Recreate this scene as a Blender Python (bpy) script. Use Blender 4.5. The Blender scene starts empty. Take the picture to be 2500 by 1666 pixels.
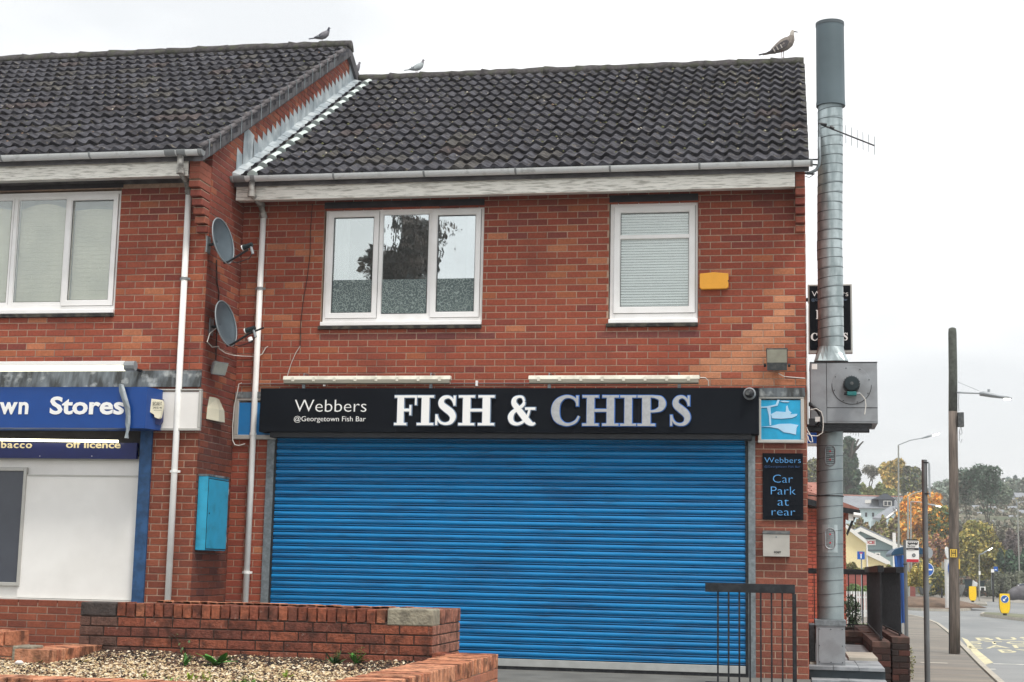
import bpy, math, random
import numpy as np
from mathutils import Vector, Matrix
rnd = random.Random(7)
S = bpy.context.scene
COL = S.collection
# ------------------------------------------------------------------ camera
FPX, PITCH, ROLL, YAW = 3701.007, 0.147710113, 0.0207631283, -0.185869987
CAM = Vector((-0.126488279, -16.2763791, 1.10742100))
IW, IH = 2500.0, 1666.0
FW = Vector((math.sin(YAW)*math.cos(PITCH), math.cos(YAW)*math.cos(PITCH), math.sin(PITCH)))
_r0 = Vector((math.cos(YAW), -math.sin(YAW), 0)); _u0 = _r0.cross(FW)
RT = _r0*math.cos(ROLL) + _u0*math.sin(ROLL)
UP = -_r0*math.sin(ROLL) + _u0*math.cos(ROLL)
cd = bpy.data.cameras.new('camera'); cam = bpy.data.objects.new('camera', cd); COL.objects.link(cam)
M = Matrix((( RT.x, UP.x, -FW.x, CAM.x), (RT.y, UP.y, -FW.y, CAM.y), (RT.z, UP.z, -FW.z, CAM.z), (0, 0, 0, 1)))
cam.matrix_world = M
cd.sensor_fit = 'HORIZONTAL'; cd.sensor_width = 36.0; cd.lens = FPX/IW*36.0; cd.clip_end = 3000; cd.clip_start = 0.1
S.camera = cam
# ------------------------------------------------------------------ sky and sun
SUN_EL, SUN_AZ = math.radians(64), math.radians(140)      # azimuth clockwise from +Y
w = bpy.data.worlds.new('World'); S.world = w; w.use_nodes = True
nt = w.node_tree; nt.nodes.clear()
def wn(t): return nt.nodes.new(t)
out = wn('ShaderNodeOutputWorld'); bg = wn('ShaderNodeBackground'); bg.inputs[1].default_value = 0.12
sky = wn('ShaderNodeTexSky'); sky.sky_type = 'NISHITA'; sky.sun_disc = False
sky.sun_elevation = SUN_EL; sky.sun_rotation = SUN_AZ; sky.dust_density = 3
tc = wn('ShaderNodeTexCoord'); n1 = wn('ShaderNodeTexNoise'); n1.inputs['Scale'].default_value = 2.2; n1.inputs['Detail'].default_value = 5; n1.inputs['Roughness'].default_value = .5
mp = wn('ShaderNodeMapping'); mp.inputs['Scale'].default_value = (1, 1, 2.2)
cr = wn('ShaderNodeValToRGB')
cr.color_ramp.elements[0].position = .40; cr.color_ramp.elements[0].color = (4.55, 4.66, 4.74, 1)
cr.color_ramp.elements[1].position = .60; cr.color_ramp.elements[1].color = (6.7, 6.72, 6.7, 1)
mx = wn('ShaderNodeMixRGB'); mx.inputs[0].default_value = .94
nt.links.new(tc.outputs['Generated'], mp.inputs[0]); nt.links.new(mp.outputs[0], n1.inputs['Vector']); nt.links.new(n1.outputs[0], cr.inputs[0])
nt.links.new(sky.outputs[0], mx.inputs[1]); nt.links.new(cr.outputs[0], mx.inputs[2])
nt.links.new(mx.outputs[0], bg.inputs[0]); nt.links.new(bg.outputs[0], out.inputs[0])
sl = bpy.data.lights.new('sun', 'SUN'); sl.energy = 1.5; sl.angle = math.radians(10); sl.color = (1, .95, .88)
so = bpy.data.objects.new('sun', sl); COL.objects.link(so)
sd = Vector((math.sin(SUN_AZ)*math.cos(SUN_EL), math.cos(SUN_AZ)*math.cos(SUN_EL), math.sin(SUN_EL)))
so.rotation_euler = sd.to_track_quat('Z', 'Y').to_euler(); so.location = sd*50
S.view_settings.view_transform = 'Standard'; S.view_settings.look = 'None'; S.view_settings.gamma = 1
S.view_settings.use_curve_mapping = False; S.view_settings.exposure = 0.82
S.render.engine = 'CYCLES'; S.cycles.max_bounces = 6

# ------------------------------------------------------------------ geometry of the photograph
def ray(x, y): return FW + RT*((x-IW/2)/FPX) - UP*((y-IH/2)/FPX)
def at(x, y, Y=0.0):
    d = ray(x, y); return CAM + d*((Y-CAM.y)/d.y)
def atX(x, y, X):
    d = ray(x, y); return CAM + d*((X-CAM.x)/d.x)
def gnd(x, y, z=-.95):
    d = ray(x, y); return CAM + d*((z-CAM.z)/d.z)

# ------------------------------------------------------------------ materials
def lin(c):
    return tuple((v/12.92 if v <= .04045 else ((v+.055)/1.055)**2.4) for v in c)
def rgb(r, g, b): return lin((r/255, g/255, b/255))
MATS = {}
def mat(name, col, rough=.7, metal=0.0, var=.15, scale=8.0, stretch=(1, 1, 1), dirt=None, dirt_amt=.0, dirt_scale=3.0, bump=.0, bump_scale=60., emit=None, src=None, spec=.4, dirt_pos=.5, dirt_stretch=(1,1,1), dirt2=None, dirt2_amt=0, dirt2_scale=10., dirt2_pos=.6, d2s=(1, 1, 1)):
    """principled with colour variation noise, optional dirt noise, bump. src: 'obj' (object colour) or 'attr' (colour attribute)"""
    if name in MATS: return MATS[name]
    m = bpy.data.materials.new(name); m.use_nodes = True; t = m.node_tree; N = t.nodes; L = t.links
    b = N['Principled BSDF']; b.inputs['Roughness'].default_value = rough; b.inputs['Metallic'].default_value = metal
    b.inputs['Specular IOR Level'].default_value = spec
    geo = N.new('ShaderNodeNewGeometry'); 
    def noise(sc, st, det=4):
        mpn = N.new('ShaderNodeMapping'); mpn.inputs['Scale'].default_value = st
        nn = N.new('ShaderNodeTexNoise'); nn.inputs['Scale'].default_value = sc; nn.inputs['Detail'].default_value = det
        L.new(geo.outputs['Position'], mpn.inputs[0]); L.new(mpn.outputs[0], nn.inputs['Vector']); return nn
    if src == 'obj':
        c0 = N.new('ShaderNodeObjectInfo').outputs['Color']
    elif src == 'attr':
        an = N.new('ShaderNodeAttribute'); an.attribute_name = 'col'; c0 = an.outputs['Color']
    else:
        r = N.new('ShaderNodeRGB'); r.outputs[0].default_value = (*col, 1); c0 = r.outputs[0]
    nn = noise(scale, stretch)
    mr = N.new('ShaderNodeMapRange'); mr.inputs['From Min'].default_value = .3; mr.inputs['From Max'].default_value = .7
    mr.inputs['To Min'].default_value = 1-var; mr.inputs['To Max'].default_value = 1+var
    L.new(nn.outputs[0], mr.inputs[0])
    mul = N.new('ShaderNodeMixRGB'); mul.blend_type = 'MULTIPLY'; mul.inputs[0].default_value = 1
    L.new(c0, mul.inputs[1]); L.new(mr.outputs[0], mul.inputs[2]); cur = mul.outputs[0]
    for dc, da, ds, dp, dst in ((dirt, dirt_amt, dirt_scale, dirt_pos, dirt_stretch), (dirt2, dirt2_amt, dirt2_scale, dirt2_pos, d2s)):
        if dc is None: continue
        dn = noise(ds, dst, 7)
        dr = N.new('ShaderNodeMapRange'); dr.inputs['From Min'].default_value = dp-.06; dr.inputs['From Max'].default_value = dp+.12; dr.inputs['To Max'].default_value = da
        L.new(dn.outputs[0], dr.inputs[0])
        mm = N.new('ShaderNodeMixRGB'); L.new(dr.outputs[0], mm.inputs[0]); L.new(cur, mm.inputs[1]); mm.inputs[2].default_value = (*dc, 1); cur = mm.outputs[0]
    L.new(cur, b.inputs['Base Color'])
    if bump:
        bn = noise(bump_scale, (1, 1, 1), 5); bp = N.new('ShaderNodeBump'); bp.inputs['Strength'].default_value = bump; bp.inputs['Distance'].default_value = .01
        L.new(bn.outputs[0], bp.inputs['Height']); L.new(bp.outputs[0], b.inputs['Normal'])
    if emit:
        b.inputs['Emission Color'].default_value = (*emit[0], 1); b.inputs['Emission Strength'].default_value = emit[1]
    MATS[name] = m; return m

BRK = dict(rough=.88, var=.14, scale=45, dirt=rgb(84, 60, 58), dirt_amt=.22, dirt_scale=2.2, dirt_pos=.56, bump=.5, bump_scale=140, spec=.25)
m_brick_w = mat('brick_weathered', (0, 0, 0), src='obj', rough=.92, var=.3, scale=38, dirt=rgb(60, 44, 40), dirt_amt=.7, dirt_scale=9, dirt_pos=.52, dirt2=rgb(190, 178, 165), dirt2_amt=.5, dirt2_scale=26, dirt2_pos=.72, bump=.9, bump_scale=90, spec=.2)
m_brick_o = mat('brick_clay', (0, 0, 0), src='obj', **BRK)
m_brick_a = mat('brick_clay_far', (0, 0, 0), src='attr', **BRK)
m_mortar = mat('mortar', (.42, .29, .215), .95, var=.18, scale=30, dirt=(.14, .09, .075), dirt_amt=.85, dirt_scale=1.1, dirt_pos=.56, bump=.4, bump_scale=200)
m_mortar_dk = mat('mortar_dark', (.07, .05, .042), .95, var=.3, scale=20, bump=.4, bump_scale=200)
m_tile_o = mat('roof_tile_concrete', (0, 0, 0), .92, src='obj', var=.3, scale=22, dirt=rgb(36, 34, 37), dirt_amt=.85, dirt_scale=11, dirt_pos=.50, dirt2=rgb(170, 160, 138), dirt2_amt=.6, dirt2_scale=17, dirt2_pos=.67, bump=.8, bump_scale=60, spec=.2)
m_tile_a = mat('roof_tile_concrete_far', (0, 0, 0), .92, src='attr', var=.3, scale=22, dirt=rgb(36, 34, 37), dirt_amt=.85, dirt_scale=11, dirt_pos=.50, dirt2=rgb(170, 160, 138), dirt2_amt=.6, dirt2_scale=17, dirt2_pos=.67, bump=.8, bump_scale=60, spec=.2)
m_ridge = mat('mossy_ridge', rgb(70, 67, 68), .95, var=.45, scale=22, dirt=rgb(74, 78, 60), dirt_amt=.7, dirt_scale=9, dirt_pos=.54, bump=1.0, bump_scale=35)
m_verge = mat('verge_mortar', rgb(96, 95, 98), .95, var=.2, scale=10, dirt=rgb(60, 58, 60), dirt_amt=.6, dirt_scale=4, bump=.5)
m_lead = mat('lead', rgb(150, 160, 166), .55, var=.22, scale=9, stretch=(1, 1, .3), dirt=rgb(205, 212, 214), dirt_amt=.6, dirt_scale=5, bump=.3, bump_scale=30)
m_leadst = mat('lead_streaked', rgb(105, 112, 116), .7, var=.35, scale=22, stretch=(1, 1, .12), dirt=rgb(45, 46, 44), dirt_amt=.85, dirt_scale=12, dirt_stretch=(1, 1, .15), dirt2=rgb(190, 194, 192), dirt2_amt=.7, dirt2_scale=9, dirt2_pos=.6)
m_tilewhite = mat('lead_dressed_tile', rgb(196, 208, 204), .6, var=.15, scale=12)
m_fascia = mat('weathered_white_board', rgb(240, 238, 230), .8, var=.07, scale=9, stretch=(.25, 1, 6), dirt=rgb(140, 136, 126), dirt_amt=.7, dirt_scale=30, dirt_stretch=(.22, 1, 2.0), dirt_pos=.55, bump=.3)
m_soffit = mat('soffit_board', rgb(190, 188, 184), .85, var=.12)
m_upvc = mat('white_upvc', rgb(247, 246, 245), .35, var=.015, dirt=rgb(214, 212, 206), dirt_amt=.25, dirt_scale=3)
m_gutter = mat('grey_white_gutter', rgb(214, 217, 218), .4, var=.04, dirt=rgb(130, 132, 126), dirt_amt=.5, dirt_scale=9, dirt_pos=.64)
m_gutterj = mat('gutter_joint', rgb(140, 144, 146), .5, var=.12)
m_pipe = mat('white_downpipe', rgb(246, 246, 243), .35, var=.015, dirt=rgb(205, 202, 196), dirt_amt=.3, dirt_scale=3)
m_swan = mat('dirty_swan_neck', rgb(165, 163, 158), .5, var=.2, dirt=rgb(80, 78, 74), dirt_amt=.8, dirt_scale=12, dirt_pos=.5)
m_cill = mat('dark_cill', rgb(38, 36, 36), .8, var=.3, dirt=rgb(110, 105, 90), dirt_amt=.4, dirt_scale=15)
m_lint = mat('lintel_dark', rgb(60, 58, 62), .9, var=.2)
m_black = mat('black_sign_panel', rgb(10, 15, 23), .65, var=.08, dirt=rgb(20, 27, 35), dirt_amt=.3, dirt_scale=1.2, spec=.12)
m_blackm = mat('black_paint', rgb(22, 25, 30), .5, var=.3, dirt=rgb(60, 62, 66), dirt_amt=.35, dirt_scale=20)
m_white = mat('white_letter', (.9, .9, .88), .4, var=.01)
m_metal_letter = mat('silver_letter', rgb(176, 178, 180), .38, .3, var=.1, scale=30)
m_blueout = mat('blue_letter_edge', rgb(50, 110, 190), .4, var=.05)
m_grey_edge = mat('grey_letter_edge', rgb(120, 140, 165), .4, var=.05)
m_bluetext = mat('pale_blue_letter', rgb(95, 165, 225), .5, var=.03)
m_bluetextd = mat('dim_blue_letter', rgb(50, 90, 140), .5, var=.03)
m_shut = mat('blue_shutter', rgb(5, 124, 184), .34, var=.07, scale=3, stretch=(.5, 1, 6), dirt=rgb(5, 76, 126), dirt_amt=.6, dirt_scale=2.0, dirt_stretch=(.5, 1, 7), dirt_pos=.54, dirt2=rgb(8, 44, 70), dirt2_amt=.75, dirt2_scale=6, dirt2_pos=.645, d2s=(.45, 1, 5))
m_galv = mat('galvanised', rgb(130, 138, 142), .5, .35, var=.22, scale=30, dirt=rgb(90, 96, 100), dirt_amt=.4, dirt_scale=18)
m_alu = mat('shutter_foot_rail', rgb(178, 180, 178), .45, .3, var=.1)
m_flue = mat('flue_spiral', rgb(156, 168, 170), .42, .45, var=.14, scale=5, dirt=rgb(108, 120, 124), dirt_amt=.5, dirt_scale=3, dirt_stretch=(1, 1, .6))
m_flueband = mat('flue_seam', rgb(88, 96, 100), .5, .3, var=.1)
m_flued = mat('flue_cap_green_grey', rgb(100, 114, 120), .5, .25, var=.1, scale=4, dirt=rgb(80, 92, 96), dirt_amt=.5, dirt_scale=2)
m_foil = mat('foil_tape', rgb(176, 188, 190), .32, .45, var=.12, scale=14, dirt=rgb(120, 134, 136), dirt_amt=.6, dirt_scale=6, dirt_stretch=(2, 2, .4))
m_boxgrey = mat('grey_sheet_steel', rgb(152, 156, 160), .5, .25, var=.08, scale=3, dirt=rgb(110, 110, 110), dirt_amt=.4, dirt_scale=6)
m_dark = mat('dark_metal', rgb(40, 42, 46), .5, .2, var=.2)
m_motor = mat('motor_teal_black', rgb(32, 44, 48), .45, .2, var=.2)
m_teal = mat('teal_gland', rgb(30, 110, 110), .5, var=.1)
m_cable = mat('pale_cable', rgb(215, 212, 205), .6, var=.08)
m_cabled = mat('dark_cable', rgb(48, 36, 36), .7, var=.1)
m_dish = mat('dish_grey', rgb(84, 96, 104), .5, .1, var=.06)
m_dishrim = mat('dish_rim', rgb(140, 148, 152), .45, .1, var=.06)
m_cream = mat('cream_plastic', rgb(226, 220, 196), .45, var=.04)
m_batten = mat('batten_cream', rgb(232, 229, 214), .45, var=.05, dirt=rgb(150, 144, 126), dirt_amt=.4, dirt_scale=8)
m_diff = mat('batten_diffuser', rgb(176, 172, 158), .3, var=.06)
m_yellow = mat('yellow_alarm', rgb(232, 164, 52), .4, var=.05)
m_cyan = mat('cyan_cabinet', rgb(46, 160, 196), .45, var=.08, dirt=rgb(24, 90, 110), dirt_amt=.4, dirt_scale=7, dirt_pos=.6)
m_cyanframe = mat('cyan_panel', rgb(28, 118, 180), .6, var=.06)
m_royal = mat('royal_blue_sign', rgb(12, 68, 142), .4, var=.05)
m_navy = mat('navy_sign', rgb(22, 34, 96), .4, var=.08)
m_bluepost = mat('blue_post', rgb(44, 84, 128), .6, var=.2, scale=6, dirt=rgb(24, 46, 72), dirt_amt=.5, dirt_scale=14)
m_offwhite = mat('off_white_panel', rgb(240, 238, 234), .45, var=.02, dirt=rgb(205, 200, 192), dirt_amt=.25, dirt_scale=1.2)
m_frameol = mat('aluminium_frame', rgb(186, 184, 178), .4, .3, var=.06)
m_dkglass = mat('dark_window_film', rgb(66, 70, 80), .2, var=.05, spec=.6)
m_tubelit = mat('lit_tube', rgb(255, 252, 215), .5, var=0, emit=((1, .97, .72), 1.15))
m_tubelit2 = mat('lit_tube_under', rgb(255, 245, 200), .5, var=0, emit=((1, .93, .68), 3.0))
m_goldtext = mat('cream_letter', rgb(240, 225, 185), .5, var=.02)
m_steel = mat('stainless_steel', rgb(205, 202, 195), .3, .5, var=.12, scale=5)
m_slate = mat('grey_paving', rgb(150, 154, 158), .8, var=.18, scale=7, dirt=rgb(70, 76, 80), dirt_amt=.5, dirt_scale=4, bump=.3)
m_riser = mat('dark_riser_tile', rgb(52, 62, 68), .6, var=.2, scale=7)
m_conc = mat('concrete', rgb(150, 146, 138), .9, var=.14, scale=3, dirt=rgb(100, 98, 94), dirt_amt=.5, dirt_scale=2, bump=.4, bump_scale=50)
m_fore = mat('forecourt_concrete', rgb(112, 112, 108), .9, var=.14, scale=3, dirt=rgb(84, 84, 80), dirt_amt=.5, dirt_scale=2, bump=.4, bump_scale=50)
m_asph = mat('asphalt_road', rgb(136, 138, 138), .9, var=.08, scale=.6, dirt=rgb(112, 116, 118), dirt_amt=.6, dirt_scale=.25, dirt_stretch=(1, .3, 1), bump=.3, bump_scale=40)
m_pave = mat('asphalt_pavement', rgb(116, 112, 106), .9, var=.16, scale=1.5, stretch=(.5, 2, 1), dirt=rgb(150, 140, 126), dirt_amt=.5, dirt_scale=.8, dirt_stretch=(.3, 1.6, 1), bump=.4, bump_scale=40)
m_kerb = mat('kerb_stone', rgb(172, 166, 154), .85, var=.15, scale=3)
m_ground = mat('verge_ground', rgb(110, 112, 92), .95, var=.3, scale=.3)
m_yline = mat('yellow_road_paint', rgb(204, 196, 160), .8, var=.12, dirt=rgb(160, 156, 145), dirt_amt=.75, dirt_scale=3, dirt_pos=.55)
m_wline = mat('white_road_paint', rgb(225, 222, 212), .8, var=.1, dirt=rgb(150, 150, 145), dirt_amt=.6, dirt_scale=3)
m_hill = mat('hillside_brush', rgb(104, 100, 84), .95, var=.4, scale=.12, dirt=rgb(70, 84, 60), dirt_amt=.7, dirt_scale=.08)
m_wood = mat('telegraph_wood', rgb(112, 102, 94), .9, var=.25, scale=12, stretch=(3, 3, .25), dirt=rgb(58, 56, 54), dirt_amt=.6, dirt_scale=5, dirt_stretch=(3, 3, .3), bump=.5, bump_scale=60)
m_woodtop = mat('mossy_pole_top', rgb(84, 88, 82), .95, var=.3, scale=14, bump=.8, bump_scale=40)
m_pole = mat('grey_pole', rgb(116, 120, 122), .55, .2, var=.12, scale=3, dirt=rgb(84, 80, 78), dirt_amt=.5, dirt_scale=2)
m_lamp = mat('lamp_grey', rgb(150, 156, 160), .5, .2, var=.08)
m_lit = mat('lit_lamp', rgb(255, 250, 235), .4, var=0, emit=((1, .96, .88), 4))
m_bluesh = mat('shelter_blue', rgb(24, 84, 160), .35, var=.1)
m_blueshroof = mat('shelter_roof_blue', rgb(26, 68, 98), .4, var=.12)
m_bluesign = mat('blue_road_sign', rgb(20, 92, 178), .4, var=.02)
m_yb = mat('yellow_bollard', rgb(250, 206, 14), .35, var=.03)
m_hyd = mat('hydrant_yellow', rgb(238, 200, 84), .5, var=.05)
m_red = mat('red_band', rgb(196, 50, 64), .5, var=.04)
m_slroof = mat('slate_roof', rgb(134, 138, 144), .85, var=.12, scale=2)
m_render_w = mat('pale_render', rgb(205, 222, 226), .85, var=.05)
m_cream_r = mat('cream_render', rgb(236, 220, 170), .85, var=.04)
m_grey_r = mat('grey_green_render', rgb(140, 158, 160), .85, var=.05)
m_dormer = mat('dormer_grey', rgb(84, 90, 100), .8, var=.08)
m_glassd = mat('far_glass', rgb(50, 58, 66), .15, var=.1, spec=.7)
m_barge = mat('white_bargeboard', rgb(232, 230, 225), .6, var=.04)
m_redtile = mat('red_roof_tile', rgb(158, 110, 98), .9, var=.25, scale=10)
m_chip = mat('bark_chip', (0, 0, 0), .9, src='attr', var=.15, scale=60)
m_soil = mat('soil', rgb(66, 50, 42), .95, var=.4, scale=30, bump=.8, bump_scale=80)
m_mulch = mat('brown_mulch', rgb(110, 92, 78), .95, var=.3, scale=2, bump=.6, bump_scale=20)
m_planterb = mat('concrete_block', rgb(150, 145, 128), .9, var=.2, scale=18, dirt=rgb(88, 84, 76), dirt_amt=.6, dirt_scale=14, bump=.9, bump_scale=60)
m_dirtyblock = mat('dark_mossy_block', rgb(72, 66, 64), .95, var=.25, scale=18, dirt=rgb(40, 38, 38), dirt_amt=.6, dirt_scale=12, bump=.9, bump_scale=60)
m_leaf = mat('leaf', (0, 0, 0), .7, src='attr', var=.2, scale=2)
m_bark = mat('tree_bark', rgb(78, 72, 66), .95, var=.2)
m_hedgew = mat('picket_white', rgb(220, 222, 220), .7, var=.06)
m_floodgl = mat('flood_glass', rgb(168, 166, 150), .15, var=.15, scale=10, spec=.8)
m_flooddk = mat('flood_body', rgb(70, 74, 76), .5, .2, var=.2, dirt=rgb(120, 120, 116), dirt_amt=.4, dirt_scale=20)
m_bollw = mat('post_white', rgb(215, 216, 214), .5, var=.06)
m_boulder = mat('boulder_grey', rgb(104, 102, 106), .95, var=.3, scale=3, bump=.6, bump_scale=10)
m_plplant = mat('grey_planter_bowl', rgb(122, 122, 120), .8, var=.12)
m_feath_pd = mat('pigeon_dark', rgb(70, 72, 84), .8, var=.2, scale=60)
m_feath_pm = mat('pigeon_mid', rgb(128, 126, 132), .8, var=.2, scale=60)
m_feath_pl = mat('pigeon_pale', rgb(178, 186, 188), .8, var=.15, scale=60)
m_feath_g = mat('gull_mottled', rgb(130, 122, 116), .85, var=.4, scale=55)
m_feath_gl = mat('gull_head', rgb(182, 176, 168), .85, var=.2, scale=70)
m_feath_gd = mat('gull_wing', rgb(84, 80, 82), .85, var=.4, scale=50)
m_beak = mat('beak_dark', rgb(50, 46, 46), .6)
m_leg = mat('bird_leg', rgb(120, 80, 80), .7)
m_carblue = mat('dark_car_paint', rgb(24, 38, 62), .25, var=.05, spec=.7)

def glass_mat(name, tint, alpha_diff, refl=.6, bump=0, bscale=3.0, distort=(1,1,1)):
    m = bpy.data.materials.new(name); m.use_nodes = True; t = m.node_tree; N = t.nodes; L = t.links; N.clear()
    o = N.new('ShaderNodeOutputMaterial'); g = N.new('ShaderNodeBsdfGlossy'); g.inputs['Roughness'].default_value = .01; g.inputs['Color'].default_value = (*tint, 1)
    tr = N.new('ShaderNodeBsdfTransparent'); tr.inputs[0].default_value = (.96, .98, .97, 1)
    mxx = N.new('ShaderNodeMixShader'); mxx.inputs[0].default_value = refl
    L.new(tr.outputs[0], mxx.inputs[1]); L.new(g.outputs[0], mxx.inputs[2]); L.new(mxx.outputs[0], o.inputs[0])
    if bump:
        geo = N.new('ShaderNodeNewGeometry'); mpp = N.new('ShaderNodeMapping'); mpp.inputs['Scale'].default_value = distort
        nn = N.new('ShaderNodeTexNoise'); nn.inputs['Scale'].default_value = bscale; nn.inputs['Detail'].default_value = 3
        bp = N.new('ShaderNodeBump'); bp.inputs['Strength'].default_value = bump; bp.inputs['Distance'].default_value = .01
        L.new(geo.outputs['Position'], mpp.inputs[0]); L.new(mpp.outputs[0], nn.inputs['Vector']); L.new(nn.outputs[0], bp.inputs['Height']); L.new(bp.outputs[0], g.inputs['Normal'])
    return m
m_glass = glass_mat('window_glass', (.86, .91, .91), 0, .72, .07, 2.6, (2.2, 1, .9))
m_glass_calm = glass_mat('window_glass_plain', (.88, .93, .92), 0, .5, .02)
m_glass_thin = glass_mat('window_glass_clear', (.9, .93, .92), 0, .14, .02)
# patterned privacy film
def film_mat():
    m = bpy.data.materials.new('patterned_film'); m.use_nodes = True; t = m.node_tree; N = t.nodes; L = t.links
    b = N['Principled BSDF']; b.inputs['Roughness'].default_value = .25
    geo = N.new('ShaderNodeNewGeometry'); v = N.new('ShaderNodeTexVoronoi'); v.inputs['Scale'].default_value = 24; v.feature = 'F1'
    ms = N.new('ShaderNodeMath'); ms.operation = 'MULTIPLY'; ms.inputs[1].default_value = 15
    sn = N.new('ShaderNodeMath'); sn.operation = 'SINE'
    cr2 = N.new('ShaderNodeValToRGB'); cr2.color_ramp.elements[0].color = (*rgb(84, 98, 98), 1); cr2.color_ramp.elements[1].color = (*rgb(138, 152, 148), 1)
    cr2.color_ramp.elements[0].position = .35; cr2.color_ramp.elements[1].position = .7
    L.new(geo.outputs['Position'], v.inputs['Vector']); L.new(v.outputs['Distance'], ms.inputs[0]); L.new(ms.outputs[0], sn.inputs[0]); L.new(sn.outputs[0], cr2.inputs[0]); L.new(cr2.outputs[0], b.inputs['Base Color'])
    return m
m_film = film_mat()

# ------------------------------------------------------------------ mesh builder
class MB:
    def __init__(s): s.v = []; s.f = []; s.c = []; s.m = []; s.mi = 0; s.cc = None
    def face(s, *pts):
        n = len(s.v); s.v += [tuple(p) for p in pts]; s.f.append(tuple(range(n, n+len(pts)))); s.c.append(s.cc); s.m.append(s.mi)
    def box(s, a, b, c=None):
        x0, y0, z0 = a; x1, y1, z1 = b
        n = len(s.v)
        s.v += [(x0,y0,z0),(x1,y0,z0),(x1,y1,z0),(x0,y1,z0),(x0,y0,z1),(x1,y0,z1),(x1,y1,z1),(x0,y1,z1)]
        for f in ((0,3,2,1),(4,5,6,7),(0,1,5,4),(1,2,6,5),(2,3,7,6),(3,0,4,7)):
            s.f.append(tuple(n+i for i in f)); s.c.append(c or s.cc); s.m.append(s.mi)
        return s
    def hexa(s, bot, top):
        """bot/top: 4 points each, ccw from above"""
        n = len(s.v); s.v += [tuple(p) for p in bot] + [tuple(p) for p in top]
        for f in ((0,3,2,1),(4,5,6,7),(0,1,5,4),(1,2,6,5),(2,3,7,6),(3,0,4,7)):
            s.f.append(tuple(n+i for i in f)); s.c.append(s.cc); s.m.append(s.mi)
        return s
    def prism(s, poly, axis, a, b):
        """poly: list of 2D points; axis 'x','y','z' extruded from a to b"""
        def P(p, t):
            return {'x': (t, p[0], p[1]), 'y': (p[0], t, p[1]), 'z': (p[0], p[1], t)}[axis]
        n = len(s.v); k = len(poly)
        s.v += [P(p, a) for p in poly] + [P(p, b) for p in poly]
        s.f.append(tuple(range(n, n+k))[::-1]); s.f.append(tuple(range(n+k, n+2*k)))
        for i in range(k): s.f.append((n+i, n+(i+1) % k, n+k+(i+1) % k, n+k+i))
        s.c += [s.cc]*(k+2); s.m += [s.mi]*(k+2)
        return s
    def tube(s, pts, r, seg=8, caps=True):
        pts = [Vector(p) for p in pts]
        rs = r if isinstance(r, (list, tuple)) else [r]*len(pts)
        n0 = len(s.v); prev = None
        for i, p in enumerate(pts):
            d = (pts[min(i+1, len(pts)-1)] - pts[max(i-1, 0)]).normalized()
            if prev is None:
                a = Vector((0, 0, 1)) if abs(d.z) < .9 else Vector((1, 0, 0)); u = d.cross(a).normalized()
            else:
                u = (prev - d*prev.dot(d)).normalized()
            prev = u; v = d.cross(u)
            for k in range(seg):
                t = 2*math.pi*k/seg; q = p + (u*math.cos(t) + v*math.sin(t))*rs[i]; s.v.append(tuple(q))
        for i in range(len(pts)-1):
            for k in range(seg):
                a = n0+i*seg+k; b = n0+i*seg+(k+1) % seg
                s.f.append((a, b, b+seg, a+seg)); s.c.append(s.cc); s.m.append(s.mi)
        if caps:
            s.f.append(tuple(n0+k for k in range(seg))[::-1]); s.f.append(tuple(n0+(len(pts)-1)*seg+k for k in range(seg))); s.c += [s.cc]*2; s.m += [s.mi]*2
        return s
    def ring(s, rings, caps=True):
        """rings: list of lists of points (same length)"""
        n0 = len(s.v); k = len(rings[0])
        for r in rings: s.v += [tuple(p) for p in r]
        for i in range(len(rings)-1):
            for j in range(k):
                a = n0+i*k+j; b = n0+i*k+(j+1) % k; s.f.append((a, b, b+k, a+k)); s.c.append(s.cc); s.m.append(s.mi)
        if caps:
            s.f.append(tuple(n0+j for j in range(k))[::-1]); s.f.append(tuple(n0+(len(rings)-1)*k+j for j in range(k))); s.c += [s.cc]*2; s.m += [s.mi]*2
        return s
    def mesh(s, name, mats, smooth=False):
        me = bpy.data.meshes.new(name); me.from_pydata(s.v, [], s.f)
        if not isinstance(mats, (list, tuple)): mats = [mats]
        for m in mats: me.materials.append(m)
        if any(s.m): me.polygons.foreach_set('material_index', s.m)
        if any(c is not None for c in s.c):
            at_ = me.color_attributes.new('col', 'FLOAT_COLOR', 'CORNER'); arr = []
            for f, c in zip(s.f, s.c): arr += [x for _ in f for x in (*(c or (.5, .5, .5)), 1.0)]
            at_.data.foreach_set('color', arr)
        if smooth: me.polygons.foreach_set('use_smooth', [True]*len(s.f))
        me.update(); return me
    def build(s, name, mats, parent=None, smooth=False, auto=False, **kw):
        me = s.mesh(name, mats, smooth)
        if auto:
            me.polygons.foreach_set('use_smooth', [True]*len(me.polygons)); me.set_sharp_from_angle(angle=math.radians(40))
        return link(name, me, parent, **kw)
def link(name, me, parent=None, label=None, cat=None, group=None, kind=None, bevel=0):
    o = bpy.data.objects.new(name, me); COL.objects.link(o)
    if parent is not None:
        o.parent = parent
        if parent.location.length > 0 and parent.type == 'EMPTY': o.matrix_parent_inverse = Matrix.Translation(-parent.location)
    if label: o['label'] = label
    if cat: o['category'] = cat
    if group: o['group'] = group
    if kind: o['kind'] = kind
    if bevel:
        b = o.modifiers.new('bevel', 'BEVEL'); b.width = bevel; b.segments = 2; b.limit_method = 'ANGLE'
    return o
def thing(name, label, cat, loc=(0, 0, 0), group=None):
    return link(name, None, None, label, cat, group) if loc is None else _thing(name, label, cat, loc, group)
def _thing(name, label, cat, loc, group):
    o = link(name, None, None, label, cat, group); o.location = loc; o.empty_display_size = .1; return o
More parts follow.
